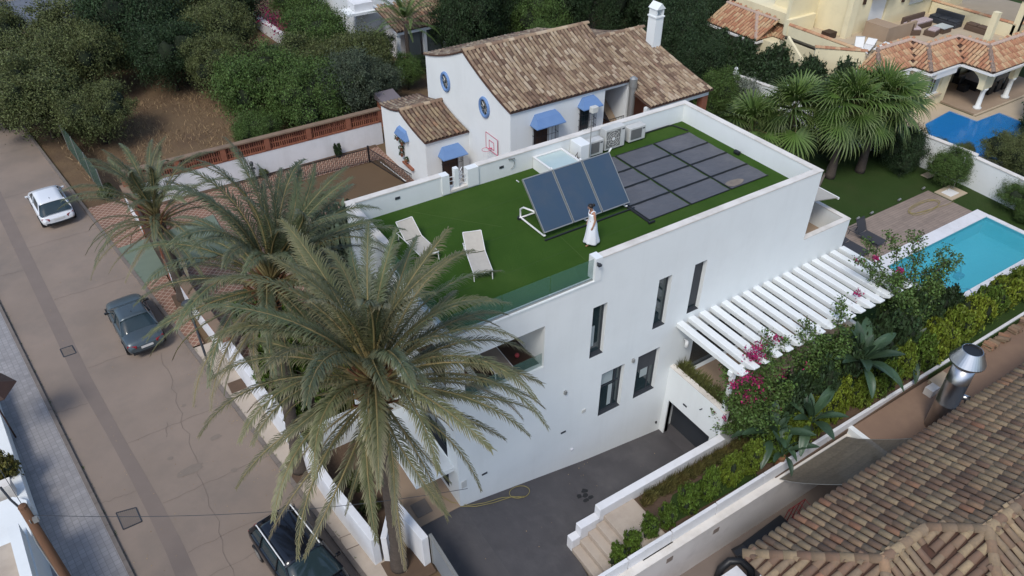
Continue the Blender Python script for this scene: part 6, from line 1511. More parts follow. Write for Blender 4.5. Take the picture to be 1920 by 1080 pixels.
# cypress hedge
cy = [(0,0,.5,.5,.5,.5)]
CYM = crown_mesh('cypress_crown', [(0,0,.42,.42,.42,.44),(0,0,.78,.22,.22,.24),(0.1,0,.25,.42,.45,.27)], 9000, .045, 160, .2, .35, 55); CYC = core_mesh('cypress_core', [(0,0,.42,.42,.42,.44),(0,0,.78,.22,.22,.24)], .8)
hx = []
for k in range(17):
    u = k/16; hx.append((33.9+2.1*u+r5.uniform(-.15,.15), 22.3-9.2*u))
for i, (x, y) in enumerate(hx):
    t = thing('cypress', 'cypress in the dark row behind the white garden wall', 'cypress', (x+.35,y,1.0), r5.uniform(0,6), 'row of cypresses behind the garden wall')
    t['label'] = ['cypress at the far end of the dark row by the first ball finial','tall cypress tip in the dark row just left of the orange annexe eave'][0] if i == 0 else ('cypress nearest the camera at the right end of the dark row' if i == 16 else 'dark green cypress inside the row between the white wall and the yellow villa')
    hgt = r5.uniform(2.6,3.6) if i % 4 else r5.uniform(3.7,4.3)
    for nm, me, m_ in (('crown', CYM, M_leafC),('shade_core', CYC, M_shade_core)):
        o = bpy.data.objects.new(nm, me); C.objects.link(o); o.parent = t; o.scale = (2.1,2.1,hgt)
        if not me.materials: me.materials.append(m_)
for i, (x,y,h,w) in enumerate([(47.5,5.2,5.2,2.2),(45.3,4.2,3.6,2.0),(48.8,3.0,6.0,2.6)]):
    t = thing('cypress', ['tall dark cypress right of the deep blue pool','shorter dark cypress at the edge of the deep blue pool','tallest dark cypress at the right edge of the picture'][i], 'cypress', (x,y,1.0), i, 'dark conifers by the deep blue pool')
    for nm, me, m_ in (('crown', CYM, M_leafC),('shade_core', CYC, M_shade_core)):
        o = bpy.data.objects.new(nm, me); C.objects.link(o); o.parent = t; o.scale = (w,w,h)
# garden shrubs by the lawn
G3 = 'shrubs around the lawn'
for i, (x,y,r_,h,k,lb) in enumerate([(34.2,8.7,1.7,2.9,2,'large dark shrub behind the fan palms at the lawn corner'),(33.9,6.4,1.55,2.6,2,'big glossy dark shrub against the white garden wall'),(34.4,3.6,1.35,1.9,1,'loose green bush beside the garden shower'),(31.2,9.3,1.1,1.6,2,'dark shrub between the two fan palm trunks'),
   (35.2,-.2,1.4,1.5,1,'green bush at the right edge behind the pool'),(34.5,-1.2,.9,1.0,1,'low green plant at the far pool corner'),(37.5,6.2,.7,1.0,0,'reddish round bush at the near edge of the deep blue pool'),(38.3,5.0,.7,1.0,0,'second small round bush by the deep blue pool'),(38.6,2.6,1.8,2.2,0,'trailing shrub spilling over the white garden wall'),(41.5,1.5,2.2,2.6,2,'dark shrub mass under the conifers by the deep blue pool'),(27.5,13.5,1.2,1.2,1,'low green shrub between the fan palms and the finca porch'),(44.0,2.6,2.2,2.4,2,'deep green shrub beneath the tallest cypress')]):
    tree(lb, x, y, 1.0, r_, h, LM[k], i+2, 'shrub', G3, .5, 'garden_shrub')
# small grey olive by the garden wall
OL = thing('young_olive', 'small pale grey olive tree in front of the white garden wall', 'tree', (31.4,16.6,1.0))
me = crown_mesh('olive_crown', [(0,0,1.7,.9,.9,.8),(.4,.3,2.1,.6,.6,.5)], 2600, .06, 60, .25, .3, 77); obj('crown', me, mat('olive_leaf', (.14,.16,.12), .7, island=.4), OL, world=False)
obj('trunk', MB().tube([(0,0,0),(.05,0,.6),(0,.05,1.3)],[.06,.05,.04],6).tube([(0,0,1.0),(.4,.2,1.8)],[.04,.015],5).tube([(0,0,1.0),(-.4,.1,1.9)],[.04,.015],5), M_bark, OL, world=False)

# ---------------------------------------------------------------- hedge of yellow-green shrubs along the boundary wall
SHV = []
for k in range(3):
    bl = [(0,0,.5,.6,.6,.5)]+[(.42*math.cos(j*1.26+k), .42*math.sin(j*1.26+k), .5+.3*math.sin(j*2.1+k), .34, .34, .3) for j in range(5)]
    SHV.append((crown_mesh('shrub_crown', bl, 6000, .062, 120, .15, .5, 200+k, hollow=.8), core_mesh('shrub_core', bl, .6)))
def shrub(label, x, y, z0, R_, H, m_, v, group, name='hedge_shrub', kind='shrub'):
    t = thing(name, label, kind, (x,y,z0), r5.uniform(0,6.28), group)
    for nm, me, mm in (('foliage', SHV[v%3][0], m_),('shade_core', SHV[v%3][1], M_shade_core)):
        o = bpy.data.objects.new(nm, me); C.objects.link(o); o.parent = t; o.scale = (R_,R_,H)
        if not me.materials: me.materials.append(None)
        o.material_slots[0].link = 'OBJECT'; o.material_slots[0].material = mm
    return t
G4 = 'clipped shrubs along the boundary wall'
seq = [(3.3,-5.15,.55,.9,0),(3.95,-5.1,.6,1.05,0),(4.75,-5.05,.6,1.0,0),(5.5,-5.1,.62,1.05,0),(6.5,-5.0,.72,1.25,0),(7.55,-5.0,.72,1.3,0),(8.6,-4.95,.78,1.4,1),(9.7,-4.95,.82,1.45,1),(10.9,-5.0,.8,1.5,0),(12.0,-4.95,.9,1.6,1),(13.1,-4.9,.8,1.9,2),(14.3,-4.8,.8,2.0,2),(15.6,-5.0,.85,1.7,1),(16.8,-5.0,.9,1.8,0),(18.0,-4.9,1.0,1.9,1),(19.2,-4.95,1.0,1.9,0),(20.5,-4.9,1.05,1.9,2),(21.8,-4.9,1.05,1.9,1),(23.2,-4.8,1.1,2.0,2),(24.6,-4.7,1.1,1.9,0),(26.0,-4.6,1.1,1.8,2),(27.5,-4.6,1.1,1.8,1),(29.2,-4.6,1.1,1.9,0),(31,-4.6,1.2,2.0,1),(33,-4.6,1.3,2.2,0)]
words = ['first small green shrub at the foot of the steps','second shrub up from the steps','third shrub up from the steps','shrub at the top edge of the landing','first rounded shrub past the landing','plump shrub in the middle of the driveway-side hedge','yellow green shrub opposite the narrow lawn','yellow green shrub below the paddle-leaved plant','rounded green shrub beside the garage wall end','tall yellow green shrub under the bird of paradise','bright yellow shrub left of the leaning paddle plant','bright yellow shrub touching the broad leaves','yellow shrub behind the broad paddle leaves','green shrub at the foot of the banana-like stem','yellow green shrub right of the banana-like stem','green shrub behind the steel flue','bright yellow shrub just left of the flue cowl','yellow green shrub above the flue cowl','bright yellow shrub right of the spiky leaves','green shrub near the pool corner','yellow shrub along the near pool edge','yellow green shrub along the pool','green shrub along the pool near the right edge','yellow green shrub at the right edge','last green shrub at the right edge by the pool']
for i, (x,y,r_,h,k) in enumerate(seq):
    y += .22 if x < 11 else .1; r_ *= .70 if x < 10.5 else .84; h *= 1.1 if x < 10.5 else .95
    z0 = .44 if x < 10 else .44+(min(x,19.4)-10)/9.4*.55
    shrub(words[i], x, y, z0 if x > 4 else .1, r_, h, [M_leafF,mat('leaf_lime', (.15,.20,.024), .6, (.065,.10,.014), .9, .9, island=.5, spec=.25),M_leafD][k], i, G4)
# dark understorey in the deep bed
G5 = 'dark shrubs filling the bed below the pergola'
for i, (x,y,r_,h) in enumerate([(12.2,-3.9,1.0,2.6),(13.6,-4.0,1.1,2.9),(15.2,-3.9,1.1,2.8),(16.8,-4.0,1.2,2.9),(18.4,-3.9,1.2,3.1),(20.0,-3.4,1.1,3.0),(21.6,-3.5,1.1,2.6),(11.2,-4.0,.8,1.8),(23.2,-3.9,1.0,2.0)]):
    shrub(['dark shrub in front of the terrace wall, second from the garage','dark shrub below the middle pergola slats','dark leafy shrub behind the paddle plant','dark shrub behind the banana-like stem','dark shrub under the far pergola slats','dark shrub at the far pergola corner','dark shrub between pergola and pool','low dark shrub right of the garage wall end','dark shrub at the near pool corner'][i], x, y, .6, r_, h, M_leafC, i, G5, 'bed_shrub')
# spiky groundcover along the retaining wall
def tuft(mb_v, x, y, z, h, n, w=.02, sp=.2):
    for k in range(n):
        a = r5.uniform(0,6.28); l = r5.uniform(.5,1)*h; dx, dy = math.cos(a), math.sin(a); b0 = (x+dx*r5.uniform(0,sp*.4), y+dy*r5.uniform(0,sp*.4)); t = r5.uniform(.1,.8)*sp
        px, py = -dy*w, dx*w
        mb_v.quad((b0[0]-px,b0[1]-py,z),(b0[0]+px,b0[1]+py,z),(b0[0]+dx*t+px*.6,b0[1]+dy*t+py*.6,z+l*.7),(b0[0]+dx*t*1.7,b0[1]+dy*t*1.7,z+l))
gc = MB()
for k in range(330):
    x = r5.uniform(5.4,11); tuft(gc, x, -3.62+r5.uniform(-.25,.14), .42, r5.uniform(.25,.5), 12, .014, .16)
obj('spiky_groundcover', gc, mat('spiky_leaf', (.055,.075,.02), .7, (.14,.10,.03), 1.4, .8, island=.4), kind='stuff')
gc = MB()
for k in range(150): tuft(gc, 10.27+r5.uniform(-.16,.2), r5.uniform(-2.75,-.1), 1.84, r5.uniform(.3,.65), 10, .013, .22)
obj('planter_grasses', gc, mat('feather_grass', (.13,.12,.035), .8, (.06,.09,.02), 2.2, .9, island=.4), kind='stuff')
# bougainvillea: arching stems with leaves, magenta bracts
def bougain(label, x, y, z0, stems, seed):
    r_ = random.Random(seed); t = thing('bougainvillea', label, 'bougainvillea', (x,y,z0)); W_ = MB(); lc = []; bc = []
    for (tx,ty,tz,fl) in stems:
        a = Vector((x+r_.uniform(-.3,.3),y+r_.uniform(-.3,.3),z0)); b = Vector((tx,ty,tz)); m_ = a.lerp(b,.5)+Vector((0,0,(b.z-a.z)*.35)); pts = []
        for i in range(15): u = i/14; pts.append(a*(1-u)**2+m_*2*u*(1-u)+b*u*u+Vector((r_.gauss(0,.05),r_.gauss(0,.05),r_.gauss(0,.05)))*u)
        W_.tube(pts,[.035*(1-.8*i/14) for i in range(15)],5)
        for i in range(4,15):
            u = i/14; k = int(34*(1.3-u)+10)
            for q in range(k*2): lc.append(pts[i]+Vector((r_.gauss(0,1),r_.gauss(0,1),r_.gauss(0,.8)))*(.11+.16*(1-u)))
            if fl and u > .86 and (int(tx*10) % 3) == 0 and r_.random() < fl*.6:
                for q in range(12): bc.append(pts[i]+Vector((r_.gauss(0,1),r_.gauss(0,1),r_.gauss(0,.8)))*.08)
    obj('stems', W_, M_bark, t)
    for nm, P, m_, s_ in (('foliage',lc,M_leafB,.055),('bracts',bc,M_bract,.045)):
        if not P: continue
        c = np.array([list(p) for p in P]); V_, F_ = leaves_np(c, rand_dirs(len(c),.5), s_, .6, .8); obj(nm, npmesh(nm,V_,F_), m_, t, kind='stuff')
    return t
nrg = np.random.default_rng(8)
r6 = random.Random(12)
bougain('bougainvillea with magenta blooms spilling over the planter end by the garage', 11.0,-3.8,.6, [(10.3+r6.uniform(-.8,1.6),-3.5+r6.uniform(-.8,.8),r6.uniform(2.2,3.8),.8) for _ in range(13)]+[(9.9,-2.6,1.6,.5),(9.7,-3.0,1.3,.4),(10.2,-2.2,3.6,.9),(10.7,-2.9,4.3,1),(11.2,-3.2,4.6,1),(11.8,-2.6,4.7,1),(12.4,-3.0,4.5,.6)], 1)
bougain('sparse bougainvillea shoots climbing in front of the middle of the pergola', 14.2,-4.0,.8, [(14.2+r6.uniform(-1.4,2.0),-3.6+r6.uniform(-.7,.7),r6.uniform(3.0,4.6),.25) for _ in range(12)]+[(13.3,-3.0,4.9,.3),(15.3,-3.0,5.2,.5)], 2)
bougain('tall bougainvillea with long upright shoots at the far pergola corner beside the pool', 19.6,-3.7,.9, [(19.6+r6.uniform(-1.6,2.6),-3.2+r6.uniform(-.9,.7),r6.uniform(3.4,5.0),.5) for _ in range(18)]+[(18.2,-1.6,6.0,.8),(17.4,-2.0,5.6,.7),(20.4,-2.2,5.9,.9),(19.2,-1.9,6.2,.4),(22.4,-2.8,4.8,1),(23.2,-3.2,4.2,1),(21.2,-2.2,5.6,.8)], 3)
bcl = []
for (x,y,z,r_,n_) in [(11.0,-2.9,4.72,.22,120),(10.6,-3.0,4.6,.25,150),(10.9,-3.1,4.45,.2,100),(11.61,-3.1,5.0,.16,70),(9.99,-3.4,4.2,.22,110),(9.75,-3.2,3.72,.2,90),(10.76,-3.4,3.51,.25,120),(11.11,-3.4,2.76,.25,110),(12.13,-3.4,3.2,.25,110),(9.5,-3.3,2.2,.12,40),(10.3,-3.5,3.0,.25,110),(11.6,-3.6,2.5,.3,110),(17.48,-2.6,6.0,.14,60),(19.2,-2.9,4.9,.14,50),(23.03,-3.1,2.6,.2,80),(22.01,-3.1,2.8,.2,80),(22.6,-3.1,2.1,.2,70),(20.4,-3.1,3.0,.2,60),(16.9,-2.7,4.6,.2,60),(16.4,-2.9,4.2,.18,50)]:
    for q in range(n_): bcl.append([x+r6.gauss(0,r_*.55),y+r6.gauss(0,r_*.55),z+r6.gauss(0,r_*.45)])
bcl = np.array(bcl); V_, F_ = leaves_np(bcl, rand_dirs(len(bcl),.5), .042, .7, .8)
bv = [o for o in C.objects if o.name == 'bougainvillea'][0]
obj('bract_clusters', npmesh('bract_clusters', V_, F_), M_bract, bv, kind='stuff')
rf = MB(); rf_c = np.array([[11+r6.gauss(0,.7), 50+r6.gauss(0,3), 1.1+r6.uniform(0,.9)] for _ in range(900)])
V_, F_ = leaves_np(rf_c, rand_dirs(len(rf_c)), .10, .6, .8); obj('red_flowering_vine', npmesh('red_flowers', V_, F_), M_bract, label='red flowering vine on the curving white wall at the top', cat='vine')
# paddle-leaved plants (bird of paradise)
def paddle_leaf(L=1.3, Wd=.42, bend=.5, pet=.5, n=9):
    m_ = MB(); g_ = []
    def sp(u): return Vector((math.sin(bend*u)*u*.9, 0, math.cos(bend*u)*u))
    tot = L+pet
    for i in range(n+1):
        u = pet/tot+(1-pet/tot)*i/n; p = sp(u)*tot; w = Wd*.5*math.sin(math.pi*min(.98,(i/n)*.93+.05))**.7
        g_.append([(p.x-.10*w,-w,p.z+.18*w),(p.x,-w*.5,p.z+.02),(p.x,0,p.z-.03),(p.x,w*.5,p.z+.02),(p.x-.10*w,w,p.z+.18*w)])
    m_.grid(g_); me = m_.mesh('leaf', True); me.materials.append(M_big)
    s_ = MB(); s_.tube([tuple(sp(pet/tot*k/4)*tot) for k in range(5)]+[tuple(sp(.75)*tot)],[.03,.028,.024,.02,.016,.006],5); me2 = s_.mesh('petiole', True); me2.materials.append(M_big)
    return me, me2
PLV = [paddle_leaf(1.15,.36,.35,.6), paddle_leaf(1.25,.38,.8,.65), paddle_leaf(1.1,.36,1.25,.6)]
def paddle_plant(label, x, y, z0, n, s, stem=0, seed=0, group='broad paddle-leaved plants in the bed'):
    r_ = random.Random(seed); t = thing('paddle_leaf_plant', label, 'plant', (x,y,z0), 0, group)
    if stem: obj('stem', MB().tube([(0,0,0),(.05,0,stem*.5),(0,0,stem)],[.16,.13,.16],8), M_stub, t, world=False)
    for k in range(n):
        v = 0 if k < n*.35 else (1 if k < n*.75 else 2); a = k*2.4+r_.uniform(-.3,.3)
        o = bpy.data.objects.new('leaf', PLV[v][0]); C.objects.link(o); o.parent = t; o.location = (0,0,stem); o.rotation_euler = (r_.uniform(-.15,.15), [.0,.18,.35][v]+r_.uniform(-.1,.15), a); sc = s*r_.uniform(.8,1.15); o.scale = (sc,)*3
        p = bpy.data.objects.new('petiole', PLV[v][1]); C.objects.link(p); p.parent = o
    return t
paddle_plant('tall paddle-leaved plant on a fibrous stem in the middle of the bed', 15.6,-4.4,.8,24,1.1,1.7,1)
paddle_plant('upright paddle-leaved plant below the bougainvillea by the garage', 10.9,-4.55,.55,16,.85,0.7,2)
paddle_plant('spreading paddle-leaved plant leaning over the boundary wall', 12.3,-5.0,.8,15,.9,.9,3)
paddle_plant('small paddle-leaved plant hanging over the ledge near the shade net', 10.7,-5.25,.7,8,.7,.5,4)
paddle_plant('dark paddle-leaved plant behind the steel flue', 19.0,-4.5,1,9,.8,.4,5)
# ---------------------------------------------------------------- pinnate palm fronds
def frond_mesh(L=4.0, e0=60, droop=1.2, side=.0, n=70, ll=.52, seed=0, wind=.0, fold=.5, w=.017):
    """frond along +x starting at elevation e0 (deg), bending down"""
    r_ = np.random.default_rng(seed); N_ = 40; pos = [np.zeros(3)]; dirs = []; e = R(e0); az = 0.0
    for i in range(N_):
        u = i/N_; d = np.array([math.cos(e)*math.cos(az), math.cos(e)*math.sin(az), math.sin(e)]); dirs.append(d); pos.append(pos[-1]+d*L/N_)
        e -= droop/N_*(.35+1.5*u); az += side/N_*(.3+1.4*u); e = max(e, R(-86))
    dirs.append(dirs[-1]); pos = np.array(pos); dirs = np.array(dirs)
    Vs, Fs, At = [], [], []; k0 = 0
    for i in range(n):
        u = .20+.80*(i+.5)/n; f_ = u*N_; i0 = min(int(f_), N_-1); p = pos[i0]+(pos[i0+1]-pos[i0])*(f_-i0); d = dirs[i0]
        s_ = np.cross(d, [0,0,1]); s_ /= np.linalg.norm(s_)+1e-9; up = np.cross(s_, d)
        l = ll*(math.sin(math.pi*(.12+.80*u))**.6)*r_.uniform(.85,1.1)*(1 if u < .9 else .8)
        for sg in (-1,1):
            fw_ = .95+.9*u+r_.uniform(-.25,.3); v = s_*sg*1.0+d*fw_+up*(fold+r_.uniform(-.35,.35)); v /= np.linalg.norm(v)
            v2 = v+np.array([0,0,-.55])+np.array([wind,0,0])*0+r_.normal(size=3)*.08; v2 /= np.linalg.norm(v2)
            v3 = v2+np.array([0,0,-.6]); v3 /= np.linalg.norm(v3)
            wv = np.cross(v, up); wv /= np.linalg.norm(wv)+1e-9; ww2 = w*(1 if l > .3 else .8)
            a = p; b = p+v*l*.4; c = b+v2*l*.35; e_ = c+v3*l*.25
            Vs += [a-wv*ww2*.6, a+wv*ww2*.6, b-wv*ww2, b+wv*ww2, c-wv*ww2*.7, c+wv*ww2*.7, e_-wv*ww2*.1, e_+wv*ww2*.1]
            base = .0+max(0,(u-.6))*.55; At += [base*.3,base*.3,base*.5+.02,base*.5+.02,base+.2,base+.2,base+.62,base+.62]
            Fs += [(k0,k0+1,k0+3,k0+2),(k0+2,k0+3,k0+5,k0+4),(k0+4,k0+5,k0+7,k0+6)]; k0 += 8
    me = npmesh('frond', np.array(Vs), np.array(Fs), False, np.clip(np.array(At),0,1))
    rm = MB().tube([tuple(pos[i]) for i in range(0,N_+1,4)], [.042*(1-.85*i/N_)+.004 for i in range(0,N_+1,4)], 5); rme = rm.mesh('rachis', True); rme.materials.append(M_rachis)
    return me, rme
FV = {}
for k, (e0, dr_) in enumerate([(82,1.0),(64,1.25),(44,1.35),(24,1.25),(6,1.05),(-14,.85),(-42,.5)]):
    for s_ in (0,1,2): FV[(k,s_)] = frond_mesh(4.6, e0, dr_, [-.5,.15,.65][s_], [110,110,100,90,78,70,60][k], [.50,.48,.44,.40,.36,.34,.32][k], k*3+s_, fold=.35, w=.0115)
def date_palm(label, x, y, z0, top, n, s, leafm, seed, layers=(0,0,1,1,2,2,3,3,4,4,5,5,6), r0=.30, r1=.26, bark=True, wind=(0,0), group='date palms along the pavement', dry=.5, stubs=90):
    r_ = random.Random(seed); t = thing('date_palm', label, 'palm tree', (x,y,z0), 0, group); H = top[2]-z0; tx, ty = top[0]-x, top[1]-y
    m_ = MB(); pts = []; rr = []
    K = 46
    for i in range(K+1):
        u = i/K; pts.append((tx*u**1.3, ty*u**1.3, H*u)); rad = r0*(1.45-.45*min(1,u*7)) if u < .15 else r0+(r1-r0)*u; rr.append(rad*(1+(.05 if i % 2 else -.02)))
    m_.tube(pts, rr, 14); obj('trunk', m_, M_palmbark, t, world=False, smooth=True)
    sb_ = MB()
    for k in range(stubs):
        a = k*2.4; zz = H-.75+ .75*k/stubs; b = Vector((tx*(zz/H)**1.3, ty*(zz/H)**1.3, zz)); d = Vector((math.cos(a),math.sin(a),.75+.8*k/stubs)); l = r_.uniform(.45,.95)*s
        sb_.beam(b+d*.1, b+d.normalized()*(.2+l), .075*s, .03*s)
    obj('leaf_bases', sb_, M_stub, t, world=False)
    for k in range(n):
        u = k/n; ly = layers[min(int(u*len(layers)), len(layers)-1)]; v = r_.choice([0,1,2]); me, rme = FV[(ly,v)]
        a = k*2.39996+r_.uniform(-.2,.2); sc = s*r_.uniform(.84,1.1)*([.95,1.02,1.02,1,.98,.92,.8][ly])
        M_ = Euler((r_.uniform(-.25,.25),0,a)).to_matrix()
        if wind != (0,0):
            ax = Vector((-wind[1],wind[0],0)); M_ = Matrix.Rotation(ax.length*max(.15,1.1-ly/4),3,ax.normalized()) @ M_
        o = bpy.data.objects.new('frond', me); C.objects.link(o); o.parent = t
        if not me.materials: me.materials.append(None)
        o.material_slots[0].link = 'OBJECT'; o.material_slots[0].material = M_frondo if (ly >= 4 and r_.random() < dry*(.5 if ly == 4 else 1)) else (leafm if (ly > 1 or leafm is M_frondg) else (M_frondg if r_.random() < .6 else leafm))
        o.location = (tx,ty,H+(.45-.75*ly/6)*s); o.rotation_euler = M_.to_euler(); o.scale = (sc,)*3
        q = bpy.data.objects.new('rachis', rme); C.objects.link(q); q.parent = o
    return t
date_palm('largest date palm in the foreground with its crown in front of the white villa', -2.95,-1.05,.09, (-2.85,-1.2,8.65), 92, 1.04, M_frond, 1, r0=.22, r1=.20, wind=(.07,.07), layers=(0,0,1,1,1,1,2,2,2,2,3,3,3,4,4,5,5,6))
date_palm('second date palm behind and left of the largest, tangled with its crown', -4.37,4.7,.09, (-3.75,4.75,8.5), 98, .97, M_frondg, 5, r0=.22, r1=.21, wind=(.36,-.08), layers=(0,0,1,1,1,2,2,3,3,4,4,5,5,6))
date_palm('smaller date palm furthest up the street by the dark gate', -5.5,17.85,.09, (-5.5,17.9,4.5), 50, .86, M_frondg, 9, r0=.24, r1=.26, stubs=40, layers=(0,0,1,1,2,3,3,4,4,5))
t_ = thing('garden_palm', 'feathery palm in front of the white townhouse at the top', 'palm tree', (16.6,37.6,0), 0, 'far palms at the top'); obj('trunk', MB().tube([(0,0,0),(0,0,4.0)],[.2,.14],8), M_palmbark, t_, world=False)
for k in range(36):
    ly = [0,1,1,2,3,4][k % 6]; o = bpy.data.objects.new('frond', FV[(ly,k%3)][0]); C.objects.link(o); o.parent = t_; o.material_slots[0].link = 'OBJECT'; o.material_slots[0].material = M_fan; o.location = (0,0,4.0); o.rotation_euler = (0,0,k*2.4); o.scale = (.74,)*3
dup(t_, (23.0,41.0,0), 1.0, 'second feathery palm right of the townhouse porch at the top'); 
for c_ in C.objects:
    pass
t2 = thing('street_corner_palm', 'ragged grey palm fronds at the top left corner', 'palm tree', (-12.3,50,0)); obj('trunk', MB().tube([(0,0,0),(0,0,3)],[.2,.16],8), M_palmbark, t2, world=False)
for k in range(22):
    ly = [1,2,3,4,5][k % 5]; o = bpy.data.objects.new('frond', FV[(ly,k%3)][0]); C.objects.link(o); o.parent = t2; o.material_slots[0].link = 'OBJECT'; o.material_slots[0].material = M_frondo if k % 3 else M_frond; o.location = (0,0,3); o.rotation_euler = (0,0,k*2.4); o.scale = (.8,)*3
# ---------------------------------------------------------------- fan palms
def fan_mesh(e0=50, droop=1.0, pet=1.0, rad=1.2, nseg=44, seed=0):
    r_ = random.Random(seed); m_ = []; e = R(e0); p = Vector((0,0,0)); pts = [p.copy()]
    for i in range(8): p = p+Vector((math.cos(e),0,math.sin(e)))*pet/8; pts.append(p.copy()); e -= droop*.3/8
    e -= .25; d = Vector((math.cos(e),0,math.sin(e))); s_ = Vector((0,1,0)); up = d.cross(s_)*-1
    Vs, Fs, At = [], [], []; k0 = 0
    for i in range(nseg):
        th = (i/(nseg-1)-.5)*R(250)+r_.uniform(-.03,.03); l = rad*(1-.22*abs(th)/R(145))*r_.uniform(.92,1.06); v = d*math.cos(th)+s_*math.sin(th)+up*(.12+.25*math.cos(i*math.pi))
        side = (s_*math.cos(th)-d*math.sin(th)); prev = p; w0 = .012
        P_ = [p, p+v*l*.35, p+v*l*.68]; P_ += [P_[2]+(v+Vector((0,0,-.35)))*l*.20]; P_ += [P_[3]+(v*.6+Vector((0,0,-.8)))*l*.16]
        W2 = [.004,.034,.026,.013,.002]
        for q, w_ in zip(P_, W2): Vs += [list(q-side*w_+up*(w_*.6)), list(q+side*w_-up*(w_*.2))]
        At += [0,0,0,0,.15,.15,.5,.5,1,1]
        for j in range(4): Fs.append((k0+2*j,k0+2*j+1,k0+2*j+3,k0+2*j+2))
        k0 += 10
    me = npmesh('fan_leaf', np.array(Vs), np.array(Fs), False, np.array(At)); rm = MB().tube([tuple(q) for q in pts],.018,5).mesh('stalk', True); rm.materials.append(M_rachis); me.materials.append(M_fan)
    return me, rm
FN = [fan_mesh(84,.3,.8), fan_mesh(68,.5,1.05), fan_mesh(48,.9,1.2), fan_mesh(26,1.1,1.25), fan_mesh(2,1.2,1.1), fan_mesh(-30,1,.9)]
def fan_palm(label, x, y, z0, h, n, s, seed, lean=(0,0)):
    r_ = random.Random(seed); t = thing('fan_palm', label, 'palm tree', (x,y,z0), 0, 'fan palms on the lawn')
    obj('trunk', MB().tube([(lean[0]*u,lean[1]*u,h*u) for u in [i/16 for i in range(17)]],[.30-.11*min(1,i/5) +(.008 if i%2 else 0) for i in range(17)],12), M_palmbark, t, world=False, smooth=True)
    for k in range(n):
        u = k/n; ly = min(int(u*6.3), 5); me, rm = FN[ly]; o = bpy.data.objects.new('fan_leaf', me); C.objects.link(o); o.parent = t
        o.location = (lean[0],lean[1],h-.05*ly); o.rotation_euler = (r_.uniform(-.3,.3),r_.uniform(-.12,.12),k*2.39996+r_.uniform(-.3,.3)); sc = s*r_.uniform(.85,1.15); o.scale = (sc,)*3
        q = bpy.data.objects.new('stalk', rm); C.objects.link(q); q.parent = o
    return t
fan_palm('fan palm with the left visible trunk behind the villa corner', 29.6,7.85,.98,4.3,32,1.28,1,(.25,.15))
fan_palm('fan palm with the right visible trunk on the lawn', 31.7,7.35,.98,4.3,32,1.25,2,(.2,.1))
fan_palm('shorter fan palm left of the two tall ones', 28.9,10.9,.98,3.1,28,1.22,3)
fan_palm('lowest fan palm with pale flower stalks, furthest left', 27.2,12.3,.98,2.1,24,1.15,4)
# front garden planting by the street wall
G6 = 'bushes behind the white street wall'
for i, (x,y,r_,h) in enumerate([(-3.6,11.0,.75,1.9),(-3.9,9.2,.8,1.9),(-3.6,7.2,.7,1.7),(-2.4,9.8,1.1,2.4),(-3.0,5.6,.6,1.2),(-2.8,2.8,.55,.8),(-2.9,1.5,.5,.7),(-2.2,6.6,.8,1.8),(-3.4,13.4,1.0,2.2),(-2.2,12.4,1.2,2.6)]):
    shrub(['bright green bush by the lamp behind the street wall','bright green bush in the gap between the palm fronds','green bush behind the rounded wall top','large green bush behind the second date palm','small bush behind the white wall near the second palm trunk','low dry bush by the tan path','lowest dry bush nearest the big palm trunk','green bush near the entrance wall','bush at the far end of the front garden','big bush under the crown of the second palm'][i], x, y, 0, r_, h, M_leafF if i not in (5,6) else M_leafA, i, G6, 'garden_bush')
shrub('orange yellow flowering bush glimpsed between the palm crown and the villa corner', -1.2,6.4,0,1.0,4.2, mat('orange_flower_leaf', (.30,.22,.02), .6, (.08,.12,.02), 1.2, .9, island=.4), 0, None, 'flowering_bush')
shrub('dark green tree between the second palm and the brown pit', 1.3,13.2,0,2.6,5.0, M_leafE, 1, None, 'courtyard_bush'); shrub('grey green bush below the palm crown by the villa corner', -.8,9.6,0,1.4,4.0, M_leafE, 2, None, 'courtyard_bush')
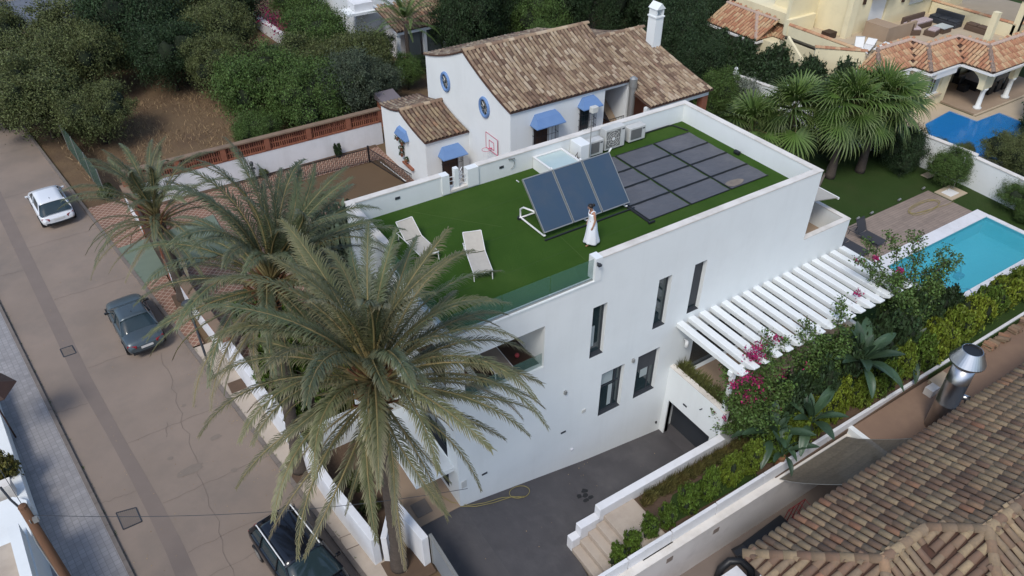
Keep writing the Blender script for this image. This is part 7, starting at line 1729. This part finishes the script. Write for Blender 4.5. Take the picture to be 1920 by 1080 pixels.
shrub('clipped bush growing out of the planter wall at the left edge', -13.65,9.6,.2,.75,1.5, mat('mottled_leaf', (.07,.09,.02), .6, (.13,.10,.02), 2, .9, island=.5), 1, None, 'planter_bush')
shrub('small potted plant in front of the white perimeter wall', 6.6,27.75,0,.35,.9, M_leafC, 2, None, 'potted_plant'); shrub('low plant by the grey lantern at the white perimeter wall', 1.7,27.75,0,.4,.5, M_leafA, 0, None, 'potted_plant')
shrub('leafy potted plant at the barred finca door', 14.95,15.45,2.68,.32,1.3, M_leafB, 0, None, 'potted_plant')
shrub('bare brown scrub bush in the lot beside the white hatchback', -6.9,30.4,0,.7,.7, M_leafA, 2, None, 'scrub_bush')
for i, (x,y) in enumerate([(52.2,9.6),(56,9.5)]): shrub(['dark clipped bush under the brown pergola','second clipped bush at the top right corner'][i], x, y, 4.3, .9, 1.2, M_leafC, i, None, 'terrace_bush')
# wet edges, weeds along the kerbs
wd = MB()
for k in range(420):
    y = r5.uniform(0,45); s_ = r5.random() < .5; x = (kl(y)+.03 if s_ else kr(y)+.17)+r5.uniform(-.03,.05); tuft(wd, x, y, .005 if s_ else .1, r5.uniform(.02,.07), 3, .008, .06)
obj('kerb_weeds', wd, M_grass2, kind='stuff')
lf = MB()
for k in range(700):
    y = r5.uniform(-1,36); x = r5.choice([kr(y)-abs(r5.gauss(0,.5)), r5.uniform(kl(y),kr(y))]); a = r5.uniform(0,6.28); s_ = r5.uniform(.012,.035)
    lf.quad((x+s_*math.cos(a),y+s_*math.sin(a),.012),(x-s_*math.sin(a)*.5,y+s_*math.cos(a)*.5,.02),(x-s_*math.cos(a),y-s_*math.sin(a),.012),(x+s_*math.sin(a)*.5,y-s_*math.cos(a)*.5,.014))
for k in range(25):
    x = r5.uniform(-1.4,9); y = r5.uniform(-3,-.1); s_ = r5.uniform(.01,.025); z = dz(x)+.01; lf.quad((x+s_,y,z),(x,y+s_,z+.006),(x-s_,y,z),(x,y-s_,z))
obj('leaf_litter', lf, M_deadg, kind='stuff')
for o in C.objects:
    if o.type == 'MESH' and not o.data.materials: print('NOMAT', o.name)
